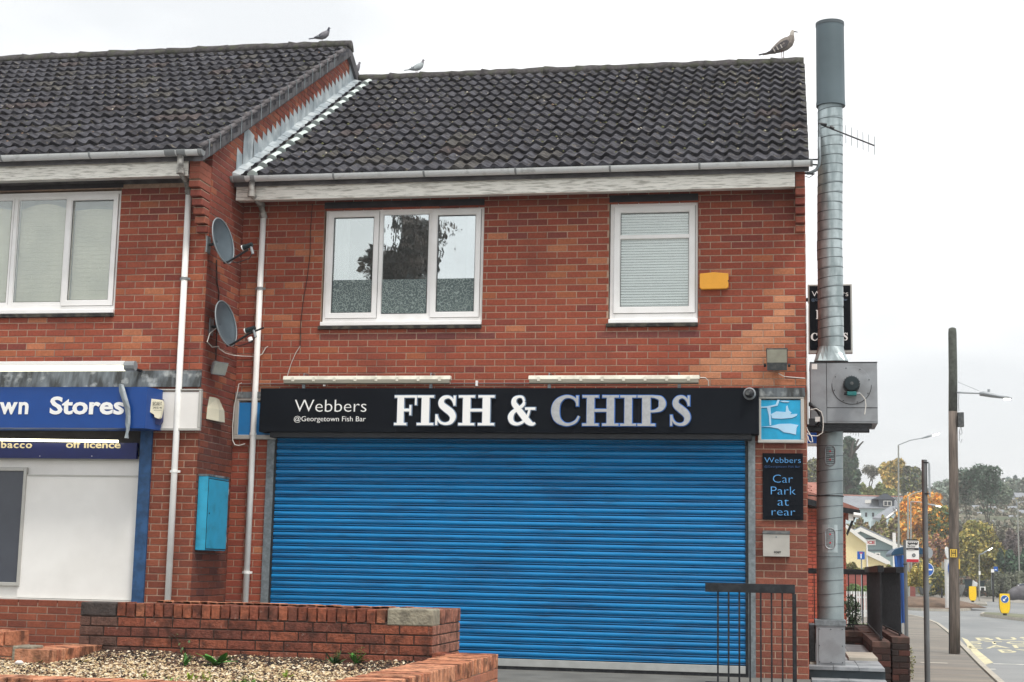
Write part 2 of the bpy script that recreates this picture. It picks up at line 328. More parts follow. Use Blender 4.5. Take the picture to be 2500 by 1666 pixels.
def B(a, b, name, m, parent=None, bevel=0, **kw):
    a2 = tuple(min(x, y) for x, y in zip(a, b)); b2 = tuple(max(x, y) for x, y in zip(a, b))
    return MB().box(a2, b2).build(name, m, parent, bevel=bevel, **kw)
def circle(c, r, n=24, axis='y'):
    P = []
    for k in range(n):
        t = 2*math.pi*k/n
        if axis == 'y': P.append((c[0]+r*math.cos(t), c[1], c[2]+r*math.sin(t)))
        elif axis == 'z': P.append((c[0]+r*math.cos(t), c[1]+r*math.sin(t), c[2]))
        else: P.append((c[0], c[1]+r*math.cos(t), c[2]+r*math.sin(t)))
    return P

# ------------------------------------------------------------------ text
_tc = {}
def text_mesh(s, bold=0.0, spacing=1.0, extrude=.0):
    c = bpy.data.curves.new('t', 'FONT'); c.body = s; c.size = 1; c.offset = bold; c.space_character = spacing; c.resolution_u = 3; c.extrude = extrude
    o = bpy.data.objects.new('t', c); COL.objects.link(o); bpy.context.view_layer.update()
    me = bpy.data.meshes.new_from_object(o.evaluated_get(bpy.context.evaluated_depsgraph_get()))
    bpy.data.objects.remove(o); bpy.data.curves.remove(c); return me
def text(s, x0, x1, zb, cap, Y, m, parent, name='lettering', bold=0., spacing=1., depth=.003, shear=0, zfun=None):
    """s fitted between x0 and x1 (x1 None: natural width), baseline zb, capital height cap, front face on plane Y"""
    me = text_mesh(s, bold, spacing, depth)
    k = cap/.729
    co = np.empty(len(me.vertices)*3); me.vertices.foreach_get('co', co); co = co.reshape(-1, 3)
    mn, mxx = co[:, 0].min(), co[:, 0].max()
    if x0 is None: sx = k; off = x1 - mxx*k
    elif x1 is None: sx = k; off = x0 - mn*k
    else: sx = (x1-x0)/(mxx-mn); off = x0 - mn*sx
    n = np.empty_like(co); n[:, 0] = co[:, 0]*sx + off; n[:, 2] = co[:, 1]*k + zb; n[:, 1] = Y - co[:, 2] - depth
    me.vertices.foreach_set('co', n.ravel()); me.materials.clear(); me.materials.append(m); me.update(); me.name = name
    return link(name, me, parent)

# slab serif capitals by strokes -------------------------------------------------
def catmull(pts, n=6):
    P = [np.array(p, float) for p in pts]; o = []
    for i in range(len(P)-1):
        a = P[max(i-1, 0)]; b = P[i]; c = P[i+1]; d = P[min(i+2, len(P)-1)]
        for k in range(n):
            t = k/n; o.append(.5*((2*b)+(-a+c)*t+(2*a-5*b+4*c-d)*t*t+(-a+3*b-3*c+d)*t**3))
    o.append(P[-1]); return o
GLY = {
 'F': [('r', .03, 0, .54, .075), ('r', .15, 0, .42, 1), ('r', .03, .925, .93, 1), ('r', .88, .68, .95, 1), ('r', .42, .46, .72, .55), ('r', .66, .34, .73, .67)],
 'I': [('r', .0, 0, .6, .075), ('r', .16, 0, .44, 1), ('r', 0, .925, .6, 1)],
 'H': [('r', 0, 0, .6, .075), ('r', .16, 0, .44, 1), ('r', 0, .925, .6, 1), ('r', .74, 0, 1.34, .075), ('r', .9, 0, 1.18, 1), ('r', .74, .925, 1.34, 1), ('r', .44, .46, .9, .55)],
 'P': [('r', 0, 0, .6, .075), ('r', .16, 0, .44, 1), ('r', 0, .925, .5, 1), ('s', [(.44, .96, .08), (.6, .95, .10), (.78, .89, .19), (.84, .73, .27), (.78, .57, .2), (.6, .49, .10), (.44, .475, .08)])],
 'S': [('s', [(.63, .70, .05), (.585, .84, .09), (.45, .945, .10), (.28, .92, .15), (.19, .80, .21), (.22, .67, .25), (.37, .55, .27), (.53, .42, .27), (.6, .27, .23), (.53, .11, .16), (.36, .05, .10), (.19, .09, .09), (.09, .2, .07), (.05, .33, .05)]), ('r', .61, .66, .68, .99), ('r', .0, .01, .07, .36)],
 'C': [('s', [(.86, .70, .05), (.8, .86, .09), (.62, .955, .10), (.42, .93, .14), (.23, .76, .26), (.17, .5, .32), (.23, .23, .26), (.42, .07, .14), (.62, .045, .10), (.82, .14, .10), (.92, .32, .06)]), ('r', .83, .65, .9, .99)],
 '&': [('s', [(.62, .80, .08), (.56, .93, .09), (.42, .955, .09), (.28, .88, .16), (.26, .74, .20), (.36, .6, .22), (.55, .38, .24), (.76, .14, .23), (.93, .05, .13), (1.02, .1, .06)]),
       ('s', [(.62, .80, .08), (.58, .68, .12), (.42, .56, .12), (.24, .45, .16), (.15, .29, .21), (.2, .12, .17), (.38, .05, .11), (.58, .12, .10), (.74, .3, .09), (.82, .54, .08)]), ('r', .66, .52, 1.02, .60)],
}
GW = {'F': .96, 'I': .6, 'H': 1.34, 'P': .97, 'S': .72, 'C': .94, '&': 1.05}
def glyph(ch, x0, x1, z0, z1, Y, thick, grow, m, parent, name='letter'):
    b = MB(); W = GW[ch]; sx = (x1-x0)/W; sz = z1-z0; yy = Y-thick
    j = 0
    for st in GLY[ch]:
        e = j*.0006; j += 1                       # strokes overlap: each a hair prouder so no two faces share a plane
        if st[0] == 'r':
            _, a, c, d, f = st
            b.box((x0+a*sx-grow, yy-e, z0+c*sz-grow), (x0+d*sx+grow, Y, z0+f*sz+grow))
        else:
            P = catmull(st[1], 6); L_ = []; R_ = []
            for i, p in enumerate(P):
                q = P[min(i+1, len(P)-1)] - P[max(i-1, 0)]; tx, tz = q[0]*sx, q[1]*sz; l = math.hypot(tx, tz) or 1
                nx, nz = -tz/l, tx/l; wd = p[2]*sz*.5*(.85 if True else 1)+grow
                cx, cz = x0+p[0]*sx, z0+p[1]*sz
                L_.append((cx+nx*wd, cz+nz*wd)); R_.append((cx-nx*wd, cz-nz*wd))
            for i in range(len(P)-1):
                q = [L_[i], L_[i+1], R_[i+1], R_[i]]
                b.face(*[(p[0], yy-e, p[1]) for p in q]); 
                b.face((L_[i][0], Y, L_[i][1]), (L_[i+1][0], Y, L_[i+1][1]), (L_[i+1][0], yy-e, L_[i+1][1]), (L_[i][0], yy-e, L_[i][1]))
                b.face((R_[i][0], yy-e, R_[i][1]), (R_[i+1][0], yy-e, R_[i+1][1]), (R_[i+1][0], Y, R_[i+1][1]), (R_[i][0], Y, R_[i][1]))
    return b.build(name, m, parent)

# ------------------------------------------------------------------ bricks
def brick_mesh(L, H, D, ch=.0035):
    """front face looks to -y (local), centred on x,z; front at y=0, back at y=D"""
    b = MB(); x, z = L/2, H/2
    n = [(-x, ch, -z), (x, ch, -z), (x, ch, z), (-x, ch, z), (-x+ch, 0, -z+ch), (x-ch, 0, -z+ch), (x-ch, 0, z-ch), (-x+ch, 0, z-ch), (-x, D, -z), (x, D, -z), (x, D, z), (-x, D, z)]
    F = [(4,5,6,7), (0,1,5,4), (1,2,6,5), (2,3,7,6), (3,0,4,7), (0,8,9,1), (1,9,10,2), (2,10,11,3), (3,11,8,0)]
    b.v = n; b.f = F; b.c = [None]*9; b.m = [0]*9
    return b
BL, BH = .215, .065
_bm = {}
WEATHER = [False]
def shared_brick(L, H=BH, D=.09, m=None):
    if WEATHER[0]: m = m_brick_w
    k = (round(L, 3), round(H, 3), round(D, 3), WEATHER[0])
    if k not in _bm: _bm[k] = brick_mesh(k[0], k[1], k[2]).mesh('brick', m or m_brick_o)
    return _bm[k]
RED = [(.315, .079, .046), (.30, .073, .044), (.29, .071, .045), (.33, .086, .050), (.305, .077, .047)]
ORG = [(.42, .145, .072), (.38, .12, .060), (.46, .17, .088)]
DRK = [(.245, .062, .044), (.225, .060, .046)]
def brick_wall(name, wall, origin, u, n, u0, u1, z0, z1, holes=(), clip=None, colour=None, limit=300, score=None, header=False, proud=0.0, mort=None, cells=True, corner_hide=0, zoff=0.0, H=.075, off0=0.0):
    """wall: parent part. face plane through origin, u horizontal unit vector, n outward normal. Bricks sit 7 mm proud of the mortar.
    local brick frame: x->u, y->-n, z->up"""
    u = Vector(u); n = Vector(n); O = Vector(origin); rr = random.Random(hash((round(O.x*7), round(O.y*7), round(u0*9), round(z0*9))) & 0xffff)
    R = Matrix((( u.x, -n.x, 0), (u.y, -n.y, 0), (0, 0, 1))).to_4x4()
    bricks = []
    i = math.floor((z0-zoff)/H)
    while i*H+zoff < z1:
        zc = i*H+zoff+H/2; za, zb = zc-BH/2, zc+BH/2
        if za < z0-.02 or zb > z1+.02: i += 1; continue
        segs = [(u0, u1)]
        for (a, b_, c, d) in holes:
            if zc > c and zc < d:
                ns = []
                for s_ in segs:
                    if b_ <= s_[0] or a >= s_[1]: ns.append(s_); continue
                    if a > s_[0]: ns.append((s_[0], a))
                    if b_ < s_[1]: ns.append((b_, s_[1]))
                segs = ns
        if clip:
            ns = []
            for s_ in segs:
                q = clip(zc, *s_)
                if q: ns.append(q)
            segs = ns
        off = (.1125 if i % 2 else 0)+off0
        for a, b_ in segs:
            k = math.floor((a-off)/.225)
            while k*.225+off < b_:
                p, q = max(a+.001, k*.225+off+.005), min(b_-.001, k*.225+off+.22)
                if q-p > .012: bricks.append(((p+q)/2, q-p, zc))
                k += 1
        i += 1
    recs = []
    for (uc, L, zc) in bricks:
        c = O + u*uc + Vector((0, 0, zc))
        col = colour(uc, zc, rr) if colour else rr.choice(RED)
        recs.append((c, L, col, (c-CAM).length + (score(uc, zc) if score else 0)))
    recs.sort(key=lambda r: r[3])
    st = MB()
    for idx, (c, L, col, _) in enumerate(recs):
        f = 1+rr.uniform(-.06, .06); col = tuple(v*f for v in col); jit = n*(proud+.0045+rr.uniform(-.0012, .0012))
        if idx < limit:
            Lq = .215 if L > .2 else .1
            o = bpy.data.objects.new('brick', shared_brick(Lq)); COL.objects.link(o); o.parent = wall
            o.matrix_world = Matrix.Translation(c+jit) @ R; o.color = (*col, 1)
            if L <= .2: o.scale = (L/Lq, 1, 1)
        else:
            b = brick_mesh(L, BH, .09); base = len(st.v); T = Matrix.Translation(c+jit) @ R
            st.v += [tuple(T @ Vector(v)) for v in b.v]; st.f += [tuple(base+i_ for i_ in f_) for f_ in b.f]; st.c += [col]*len(b.f); st.m += [0]*len(b.f)
    if st.v: st.build('brick_courses', m_brick_a, wall, kind='stuff')
def mortar_cells(O, u, n, u0, u1, z0, z1, holes, depth=.11, zfun=None):
    """mortar body with openings as boxes; returns MB"""
    u = Vector(u); n = Vector(n); O = Vector(O); b = MB()
    us = sorted({u0, u1, *[min(max(h[i], u0), u1) for h in holes for i in (0, 1)]}); zs = sorted({z0, z1, *[min(max(h[i], z0), z1) for h in holes for i in (2, 3)]})
    for i in range(len(us)-1):
        for j in range(len(zs)-1):
            a, b_, c, d = us[i], us[i+1], zs[j], zs[j+1]
            if b_-a < 1e-4 or d-c < 1e-4: continue
            mu, mz = (a+b_)/2, (c+d)/2
            if any(h[0] < mu < h[1] and h[2] < mz < h[3] for h in holes): continue
            P = [O+u*a, O+u*b_, O+u*b_-n*depth, O+u*a-n*depth]
            b.hexa([p+Vector((0, 0, c)) for p in P], [p+Vector((0, 0, d)) for p in P])
    return b

# ================================================================== GROUND
def poly_sheet(name, pts, z, m, kind='structure', sub=0, **kw):
    b = MB(); b.face(*[(p[0], p[1], z if len(p) < 3 else p[2]) for p in pts]); return b.build(name, m, None, kind=kind, **kw)
G = -.95
b = MB(); b.face((-400, -120, G-.10), (500, -120, G-.10), (500, 160, G-.10), (-400, 160, G-.10)); b.build('ground', m_ground, kind='structure')
# hillside: rising terrain beyond the road
b = MB(); nx, ny = 60, 14; YS = [160, 165, 172, 180, 190, 205, 225, 250, 285, 330, 400, 500, 650, 800]; ZS = [G-.1, .0, 1.5, 3, 4.8, 6.6, 8.6, 11.0, 14.8, 18.6, 21, 24, 27, 30]
for j in range(ny):
    for i in range(nx+1):
        x = -400+i*15; b.v.append((x, YS[j], ZS[j]+(math.sin(x*.045+j)*.9+math.sin(x*.11+j*2)*.5)*min(j, 5)/3))
for j in range(ny-1):
    for i in range(nx):
        a = j*(nx+1)+i; b.f.append((a, a+1, a+nx+2, a+nx+1)); b.c.append(None); b.m.append(0)
b.build('hills', m_hill, kind='structure', smooth=True)
# road: near carriageway + side road, as one sheet
kerbpts = [gnd(x, y, G) for x, y in [(2480, 1725), (2445, 1666), (2400, 1625), (2372, 1597), (2345, 1570), (2320, 1545), (2290, 1522), (2255, 1508), (2215, 1500)]]
kerb2 = [(p.x, p.y) for p in kerbpts]
road = [(3.2, -60), (3.2, 0)] + kerb2 + [(-60, 80), (-60, 150), (140, 150), (140, -60)]
poly_sheet('road', road, G-.10+.004, m_asph)
pave = [(-60, -60), (3.05, -60), (3.05, 0)] + [(x-.12, y) for x, y in kerb2] + [(-60, 79.5)]
b = MB(); b.face(*[(x, y, G) for x, y in pave]); b.build('pavement', m_pave, kind='structure')
kb = thing('road_kerb', 'pale stone kerb curving between the pavement and the bus stop road', 'kerb', (3.1, 0, G))
path = [(3.05, -20), (3.05, -8), (3.05, 0)] + kerb2
# kerb stones
def along(path, step):
    out_ = []; cur = Vector(path[0]); 
    segs = [(Vector(path[i]), Vector(path[i+1])) for i in range(len(path)-1)]
    d = 0; tot = sum((b_-a).length for a, b_ in segs); t = 0
    while t < tot:
        r = t
        for a, b_ in segs:
            l = (b_-a).length
            if r <= l: out_.append((a+(b_-a)*(r/l), (b_-a).normalized())); break
            r -= l
        t += step
    return out_
kme = MB().box((-.44, -.065, -.12), (.44, .065, .006)).mesh('kerb_stone', m_kerb)
for p, d in along(path, .9):
    o = link('kerb_stone', kme, None); o.parent = kb; o.matrix_parent_inverse = Matrix.Translation((-3.1, 0, -G)); o.location = (p.x, p.y, G); o.rotation_euler = (0, 0, math.atan2(d.y, d.x))
# road paint
ro = G-.10+.008
yl = []
for i in range(3, 7):
    a = Vector(kerb2[i-1]); b2_ = Vector(kerb2[i])
pb = MB()
A = [gnd(x, y, ro) for x, y in [(2347, 1556), (2362, 1562), (2390, 1590), (2425, 1618), (2402, 1624), (2378, 1598)]]
pb.face(*[tuple(p) for p in (A[0], A[5], A[2], A[1])][::1]); pb.face(*[tuple(p) for p in (A[5], A[4], A[3], A[2])])
pb.build('yellow_line', m_yline, kind='structure')
def ground_text(s, pl, pr, pt):
    """letters painted flat on the road: baseline from pl to pr (pixels), tops reached at pt"""
    a = gnd(*pl, ro); b_ = gnd(*pr, ro); c = gnd(*pt, ro)
    me = text_mesh(s, .01, 1.15); n = len(me.vertices); co = np.empty(n*3); me.vertices.foreach_get('co', co); co = co.reshape(-1, 3)
    x0, x1 = co[:, 0].min(), co[:, 0].max(); U = (b_-a); V = (c-a)
    q = np.array([tuple(a+U*((p[0]-x0)/(x1-x0))+V*(p[1]/.729)) for p in co]); me.vertices.foreach_set('co', q.ravel()); me.materials.append(m_yline); me.update(); me.name = 'road_lettering'
    o = link('road_lettering', me, None, kind='structure'); return o
ground_text('BUS', (2388, 1564), (2530, 1562), (2380, 1557))
ground_text('STOP', (2368, 1573), (2560, 1573), (2366, 1566))
ground_text('EAF', (2362, 1584), (2510, 1582), (2360, 1576))
ground_text('BY', (2446, 1594), (2540, 1592), (2434, 1586))
pb = MB()
for (a, b_) in (((2426, 1621), (2490, 1616)), ((2412, 1634), (2428, 1633)), ((2300, 1506), (2320, 1506))):
    p, q = gnd(*a, ro), gnd(*b_, ro); pb.box((min(p.x, q.x), p.y, ro-.002), (max(p.x, q.x), p.y+.15, ro))
pb.build('white_line', m_wline, kind='structure')
pb = MB(); p, q = gnd(2248, 1618, G+.004), gnd(2318, 1622, G+.004); pb.box((p.x, p.y, G), (q.x, p.y+.25, G+.004)); pb.build('pale_paving_strip', m_kerb, kind='structure')
# traffic islands
def island(name, label, pix, h, m_top, edge=m_kerb):
    P = [gnd(x, y, G-.1) for x, y in pix]; c = sum(P, Vector())/len(P)
    t = thing(name, label, 'traffic island', (c.x, c.y, G-.1)); b = MB(); b.prism([(p.x, p.y) for p in P], 'z', G-.1, G-.1+h); b.build('island_kerb', edge, t)
    b = MB(); b.prism([(c.x+(p.x-c.x)*.94, c.y+(p.y-c.y)*.94) for p in P], 'z', G-.1+h, G-.1+h+.01); b.build('island_top', m_top, t); return t, c
t, c = island('traffic_island', 'mulch mounded kerbed island behind the keep left sign', [(2150, 1487), (2250, 1492), (2330, 1494), (2372, 1491), (2360, 1486), (2290, 1483), (2150, 1478)], .15, m_mulch)
b = MB(); rings = []
for k, (rr_, hh) in enumerate([(1, 0), (.8, .25), (.5, .5), (.2, .62)]): rings.append([(c.x-.6+4.2*rr_*math.cos(a_*math.pi/8), c.y+3.0*rr_*math.sin(a_*math.pi/8), G+.05+hh) for a_ in range(16)])
b.ring(rings); b.build('mulch_mound', m_mulch, t, smooth=True)
island('traffic_island', 'long kerbed island with the arrow bollard standing on it', [(2393, 1505), (2450, 1512), (2560, 1524), (2640, 1531), (2640, 1523), (2540, 1510), (2450, 1503), (2400, 1501)], .15, m_ground)
island('traffic_island', 'low pale kerbed island under the plain yellow bollard', [(2340, 1477), (2410, 1480), (2408, 1474), (2352, 1470), (2330, 1472)], .15, m_conc)
poly_sheet('far_pavement', [(-20, 128), (13, 128), (22, 112), (60, 108), (60, 160), (-20, 160)], G-.08, m_conc)

# forecourt in front of the shops (a raised slab) with its parapet edge
b = MB(); b.hexa([(-40, -40, G-.2), (.02, -40, G-.2), (.02, 0, G-.2), (-40, 0, G-.2)], [(-40, -40, -.55), (.02, -40, -.55), (.02, -.0, .02), (-40, 0, .02)]); b.build('forecourt', m_fore, kind='structure')

# ================================================================== MAIN SHOP
XL = -6.38
W1 = (-5.402, -3.533, 3.765, 5.13); W2 = (-2.122, -1.145, 3.765, 5.125)
shop = thing('fish_bar_building', 'red brick two storey shop with blue roller shutter and dark tiled roof', 'building', (-3.2, 0, 0))
SH = (-5.867, -.612, 0, 2.62)
def col_main(u, z, r):
    p = .05
    if -2.75 < u < -2.1 and 3.75 < z < 5.0: p = .36
    if u > -1.5 and 3.05 < z < 3.32+(u+1.24)*.68 and u < -.12: return r.choice([(.52, .215, .115), (.47, .18, .095), (.56, .245, .135)]) if r.random() < .86 else (.36, .10, .06)
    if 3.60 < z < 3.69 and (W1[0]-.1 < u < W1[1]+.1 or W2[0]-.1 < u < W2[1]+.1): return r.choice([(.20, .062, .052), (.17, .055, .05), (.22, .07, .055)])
    if -6.2 < u < -5.5 and z > 2.9: p = .3
    if u > -.75 and z < 2.5: return r.choice([(.22, .075, .052), (.245, .083, .056), (.20, .07, .05), (.26, .088, .058)])
    if z > 4.8: p = .03
    q = r.random()
    if q < p: return r.choice(ORG) if r.random() < .6 else (.36, .10, .055)
    if z > 4.6 and r.random() < .3 or q > .965: return r.choice(DRK) if r.random() < .5 else (.22, .056, .042)  # upper courses get more dark bricks, painting in the eaves shade
    return r.choice(RED)
hm = [W1, W2, SH, (-6.02, -.56, 2.60, 3.0)]
wall = mortar_cells((0, .0, 0), (1, 0, 0), (0, -1, 0), XL, -.002, 0, 5.42, hm, .13).build('wall', m_mortar, shop)
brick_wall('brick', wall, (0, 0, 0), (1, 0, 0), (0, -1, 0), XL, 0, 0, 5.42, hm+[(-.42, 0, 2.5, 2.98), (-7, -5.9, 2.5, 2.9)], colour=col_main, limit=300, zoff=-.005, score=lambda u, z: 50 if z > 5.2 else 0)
# side, back walls and floors (plain body)
side = mortar_cells((0, .13, 0), (0, 1, 0), (1, 0, 0), 0, 8.4, -1.0, 5.4, [], .13).build('side_wall', m_mortar, shop)
brick_wall('brick', side, (0, 0, 0), (0, 1, 0), (1, 0, 0), .002, 8.4, -1.0, 5.4, colour=lambda u, z, r: r.choice(RED), limit=0)
b = MB(); b.prism([(.14, 5.4), (8.45, 5.4), (4.3, 7.80)], 'x', -.12, -.01); b.build('gable_wall', m_mortar, shop)
MB().box((XL-.1, 8.4, -1), (0, 8.53, 5.4)).build('back_wall', m_mortar, shop)
MB().box((XL-.1, .14, 3.1), (-.14, 8.39, 3.2)).build('upper_floor', m_soffit, shop)
# window over-lintels (dark strips that paint in the shadow under the soffit)
# ---- roof
SL = .5704; ANG = math.atan(SL); CA, SA = math.cos(ANG), math.sin(ANG)
def tile_meshbuild(waves=2, seg=8):
    b = MB(); n = waves*seg; Wd = .3; Lg = .42
    def h(u):      # u in metres across
        t = (u/.15) % 1.0
        return .041*(.5+.5*math.cos(2*math.pi*(t-.5)+.30*math.cos(2*math.pi*(t-.5))))**1.25
    U = [i*Wd/n for i in range(n+1)]; U[-1] += .006
    rows = [(0, .050), (.42, .000)]
    top = []
    for v, dz in rows: top.append([(u-Wd/2, v, h(u)+dz) for u in U])
    for i in range(n): b.face(top[0][i], top[0][i+1], top[1][i+1], top[1][i])
    th = .046
    for i in range(n):
        a, c = top[0][i], top[0][i+1]; b.face((a[0], a[1]+.004, a[2]-th), (c[0], c[1]+.004, c[2]-th), c, a)
        b.face((c[0], c[1]+.004, c[2]-th), (a[0], a[1]+.004, a[2]-th), (a[0], .10, a[2]-th-.004), (c[0], .10, c[2]-th-.004))
    for k in (0, n):
        a, c = top[0][k], top[1][k]; b.face(a, c, (c[0], c[1], c[2]-th), (a[0], a[1], a[2]-th))
    return b
tb = tile_meshbuild(); tile_me = tb.mesh('roof_tile', m_tile_o); tile_me.polygons.foreach_set('use_smooth', [True]*len(tile_me.polygons)); tile_me.set_sharp_from_angle(angle=math.radians(50))
def tilecol(r):
    q = r.random()
    if q < .03: return rgb(84, 76, 76)
    if q < .08: return rgb(84, 82, 80)
    f = r.uniform(.75, 1.2); return tuple(v*f for v in rgb(76, 76, 82))
def roof_slope(roof, x_left, ncol, eY, eZ, nrow, gauge, limit=300, back=False, cut=None, seed=3):
    r = random.Random(seed); recs = []
    s_ = -1 if back else 1
    R = Matrix(((1, 0, 0), (0, CA, -SA), (0, SA, CA))).to_4x4() if not back else Matrix(((-1, 0, 0), (0, -CA, SA), (0, SA, CA))).to_4x4()
    for i in range(nrow):
        for j in range(ncol):
            x = x_left+.15+j*.3; d = i*gauge
            p = Vector((x, eY+s_*d*CA, eZ+d*SA)) + Vector((0, -s_*SA, CA))*r.uniform(-.003, .003)
            recs.append((p, tilecol(r), (p-CAM).length))
    recs.sort(key=lambda q: q[2]); st = MB()
    for k, (p, c, _) in enumerate(recs):
        T = Matrix.Translation(p) @ R @ Matrix.Rotation(r.uniform(-.006, .006), 4, 'Z')
        if k < limit and not back:
            o = bpy.data.objects.new('roof_tile', tile_me); COL.objects.link(o); o.parent = roof; o.matrix_world = T; o.color = (*c, 1)
        else:
            base = len(st.v); st.v += [tuple(T @ Vector(v)) for v in tb.v]; st.f += [tuple(base+i_ for i_ in f_) for f_ in tb.f]; st.c += [c]*len(tb.f); st.m += [0]*len(tb.f)
    if st.v:
        o = st.build('roof_tiles', m_tile_a, roof, kind='stuff'); o.data.polygons.foreach_set('use_smooth', [True]*len(o.data.polygons)); o.data.set_sharp_from_angle(angle=math.radians(50))
# deck
def zr(Y, e): return e[1]+(Y-e[0])*SL
EM = (-.40, 5.395)
roof = MB(); roof.prism([(EM[0]+.02, EM[1]-.03), (4.3, zr(4.3, EM)-.02), (9.0, EM[1]-.03), (9.0, EM[1]-.09), (4.3, zr(4.3, EM)-.09), (EM[0]+.02, EM[1]-.09)], 'x', XL+.02, .03)
roof = roof.build('roof', m_verge, shop)
roof_slope(roof, .034-21*.3, 21, EM[0]-.02, EM[1]-.005, 15, .352)
roof_slope(roof, .034-21*.3, 21, 9.0, EM[1]-.005, 15, .352, limit=0, back=True, seed=4)
def ridge_tiles(roof, x0, x1, Y, Z, seed=1):
    r = random.Random(seed); L = .45; n = int((x1-x0)/L); L = (x1-x0)/n
    for i in range(n):
        b = MB(); a = x0+i*L; rings = []
        for k in range(5):
            x = a+L*(k/4); rings_ = []
            for t in range(9):
                an = math.pi*t/8; R_ = .122+r.uniform(-.010, .010)+(.010 if k == 0 else 0)
                rings_.append((x, Y-math.cos(an)*R_*1.12, Z-.09+math.sin(an)*R_))
            rings_.append((x, Y+.10, Z-.11)); rings_.append((x, Y-.10, Z-.11)); rings.append(rings_)
        b.ring(rings); b.build('ridge_tile', m_ridge, roof, smooth=True)
    # mortar bedding along both sides
    b = MB()
    for k in range(int((x1-x0)/.05)):
        a = x0+k*.05; h = r.uniform(.0, .018); b.box((a, Y-.185-r.uniform(0, .02), Z-.225), (a+.051, Y-.05, Z-.135+h))
    b.build('ridge_bedding', m_ridge, roof)
RZ = zr(4.3, EM)+.055
ridge_tiles(roof, XL+.05, .035, 4.3, RZ+.005)
# right verge: mossy mortar edge
b = MB(); r = random.Random(5)
for k in range(70):
    d0 = k*5.26/70; d1 = (k+1)*5.26/70; x1 = .037+r.uniform(0, .010); zt = .030+r.uniform(-.008, .010)+.012*abs(math.sin(d0*math.pi/.352))
    P = lambda d, h: (EM[0]+d*CA-h*SA*1.0, EM[1]+d*SA+h*CA)
    q = [P(d0, -.09), P(d1+.003, -.09), P(d1+.003, zt), P(d0, zt)]
    b.prism(q, 'x', -.05, x1)
b.build('verge_mortar', m_ridge, roof)
# lead flashing stepped up the return wall, over the main roof
NF = 28
for k in range(NF):
    t = k/(NF-1); Yc = -.30+t*4.15; base = zr(Yc, EM); wd = .16; top = .30 if k not in (1,) else .55
    if k == 1: wd = .32
    if k == 0: Yc = -.33; top = .33; base += .03
    if k == NF-1: top = .42; wd = .26
    y0, y1 = Yc, Yc+wd+.015; b = MB()
    x = XL+.009+.0035*(k % 2)
    b.prism([(y0, zr(y0, EM)+.03), (y1, zr(y1, EM)+.03), (y1, zr(y1, EM)+top*.62), (y0+.01, zr(y0, EM)+top+.02)], 'x', x, x+.004)
    b.build('lead_flashing', m_lead, roof)
b = MB()
for k in range(30):
    t0, t1 = k/30, (k+1)/30; ya, yb = -.42+t0*4.68, -.42+t1*4.68; h = .052+.012*math.sin(k*2.1)
    b.hexa([(XL+.004, ya, zr(ya, EM)-.02), (XL+.13, ya, zr(ya, EM)-.02), (XL+.13, yb, zr(yb, EM)-.02), (XL+.004, yb, zr(yb, EM)-.02)], [(XL+.004, ya, zr(ya, EM)+h+.03), (XL+.10+.02*math.sin(k*1.7), ya, zr(ya, EM)+h), (XL+.10+.02*math.sin(k*1.7+1.7), yb, zr(yb, EM)+h), (XL+.004, yb, zr(yb, EM)+h+.03)])
b.build('lead_skirt', m_lead, roof)
# white painted roll next to the flashing
wtile = MB()
rg = []
for v in (0, .25):
    rg.append([(-.062+.124*t/8, v, .044+.036*math.sin(math.pi*t/8)-v*.07) for t in range(9)])
for i in range(8): wtile.face(rg[0][i], rg[0][i+1], rg[1][i+1], rg[1][i])
for i in range(8): wtile.face((rg[0][i][0], 0, .02), (rg[0][i+1][0], 0, .02), rg[0][i+1], rg[0][i])
wt_me = wtile.mesh('white_roll', m_tilewhite, True)
Rm = Matrix(((1, 0, 0), (0, CA, -SA), (0, SA, CA))).to_4x4()
for i in range(15):
    d = i*.352; o = bpy.data.objects.new('white_roll', wt_me); COL.objects.link(o); o.parent = roof
    o.matrix_world = Matrix.Translation((XL+.255+.004*math.sin(i*2), EM[0]-.03+d*CA, EM[1]+d*SA+.006)) @ Rm
def moss(roof, x0, x1, e, ymax, n, seed):
    rs = np.random.RandomState(seed); x = rs.uniform(x0, x1, n); d = rs.uniform(.1, 1, n); yy = e[0]+d*(ymax-e[0]); zz = e[1]+(yy-e[0])*SL+.035+rs.uniform(-.01, .03, n)
    row = np.floor((yy-e[0])/CA/.352)*.352; near = rs.uniform(0, 1, n) < .6; yy = np.where(near, e[0]+(row+rs.uniform(0, .03, n))*CA, yy); zz = e[1]+(yy-e[0])*SL+.045+rs.uniform(-.012, .018, n)
    b = MB(); pal = [rgb(150, 146, 128), rgb(96, 98, 66), rgb(70, 74, 54), rgb(178, 172, 158), rgb(44, 42, 42), rgb(120, 100, 86)]
    for i in range(n):
        s_ = rs.uniform(.008, .024); b.cc = pal[rs.choice(6, p=[.12, .2, .26, .07, .25, .1])]; p = [(x[i]+math.cos(a)*s_, yy[i]+math.sin(a)*s_*CA, zz[i]+math.sin(a)*s_*SA-.006) for a in (.3, 1.9, 3.4, 5.1)]; t = (x[i], yy[i]-SA*s_*.6, zz[i]+CA*s_*.6)
        for k in range(4): b.face(p[k], p[(k+1) % 4], t)
    b.build('moss_and_lichen', m_chip, roof, kind='stuff')
moss(roof, XL+.3, 0, EM, 4.1, 3800, 1)
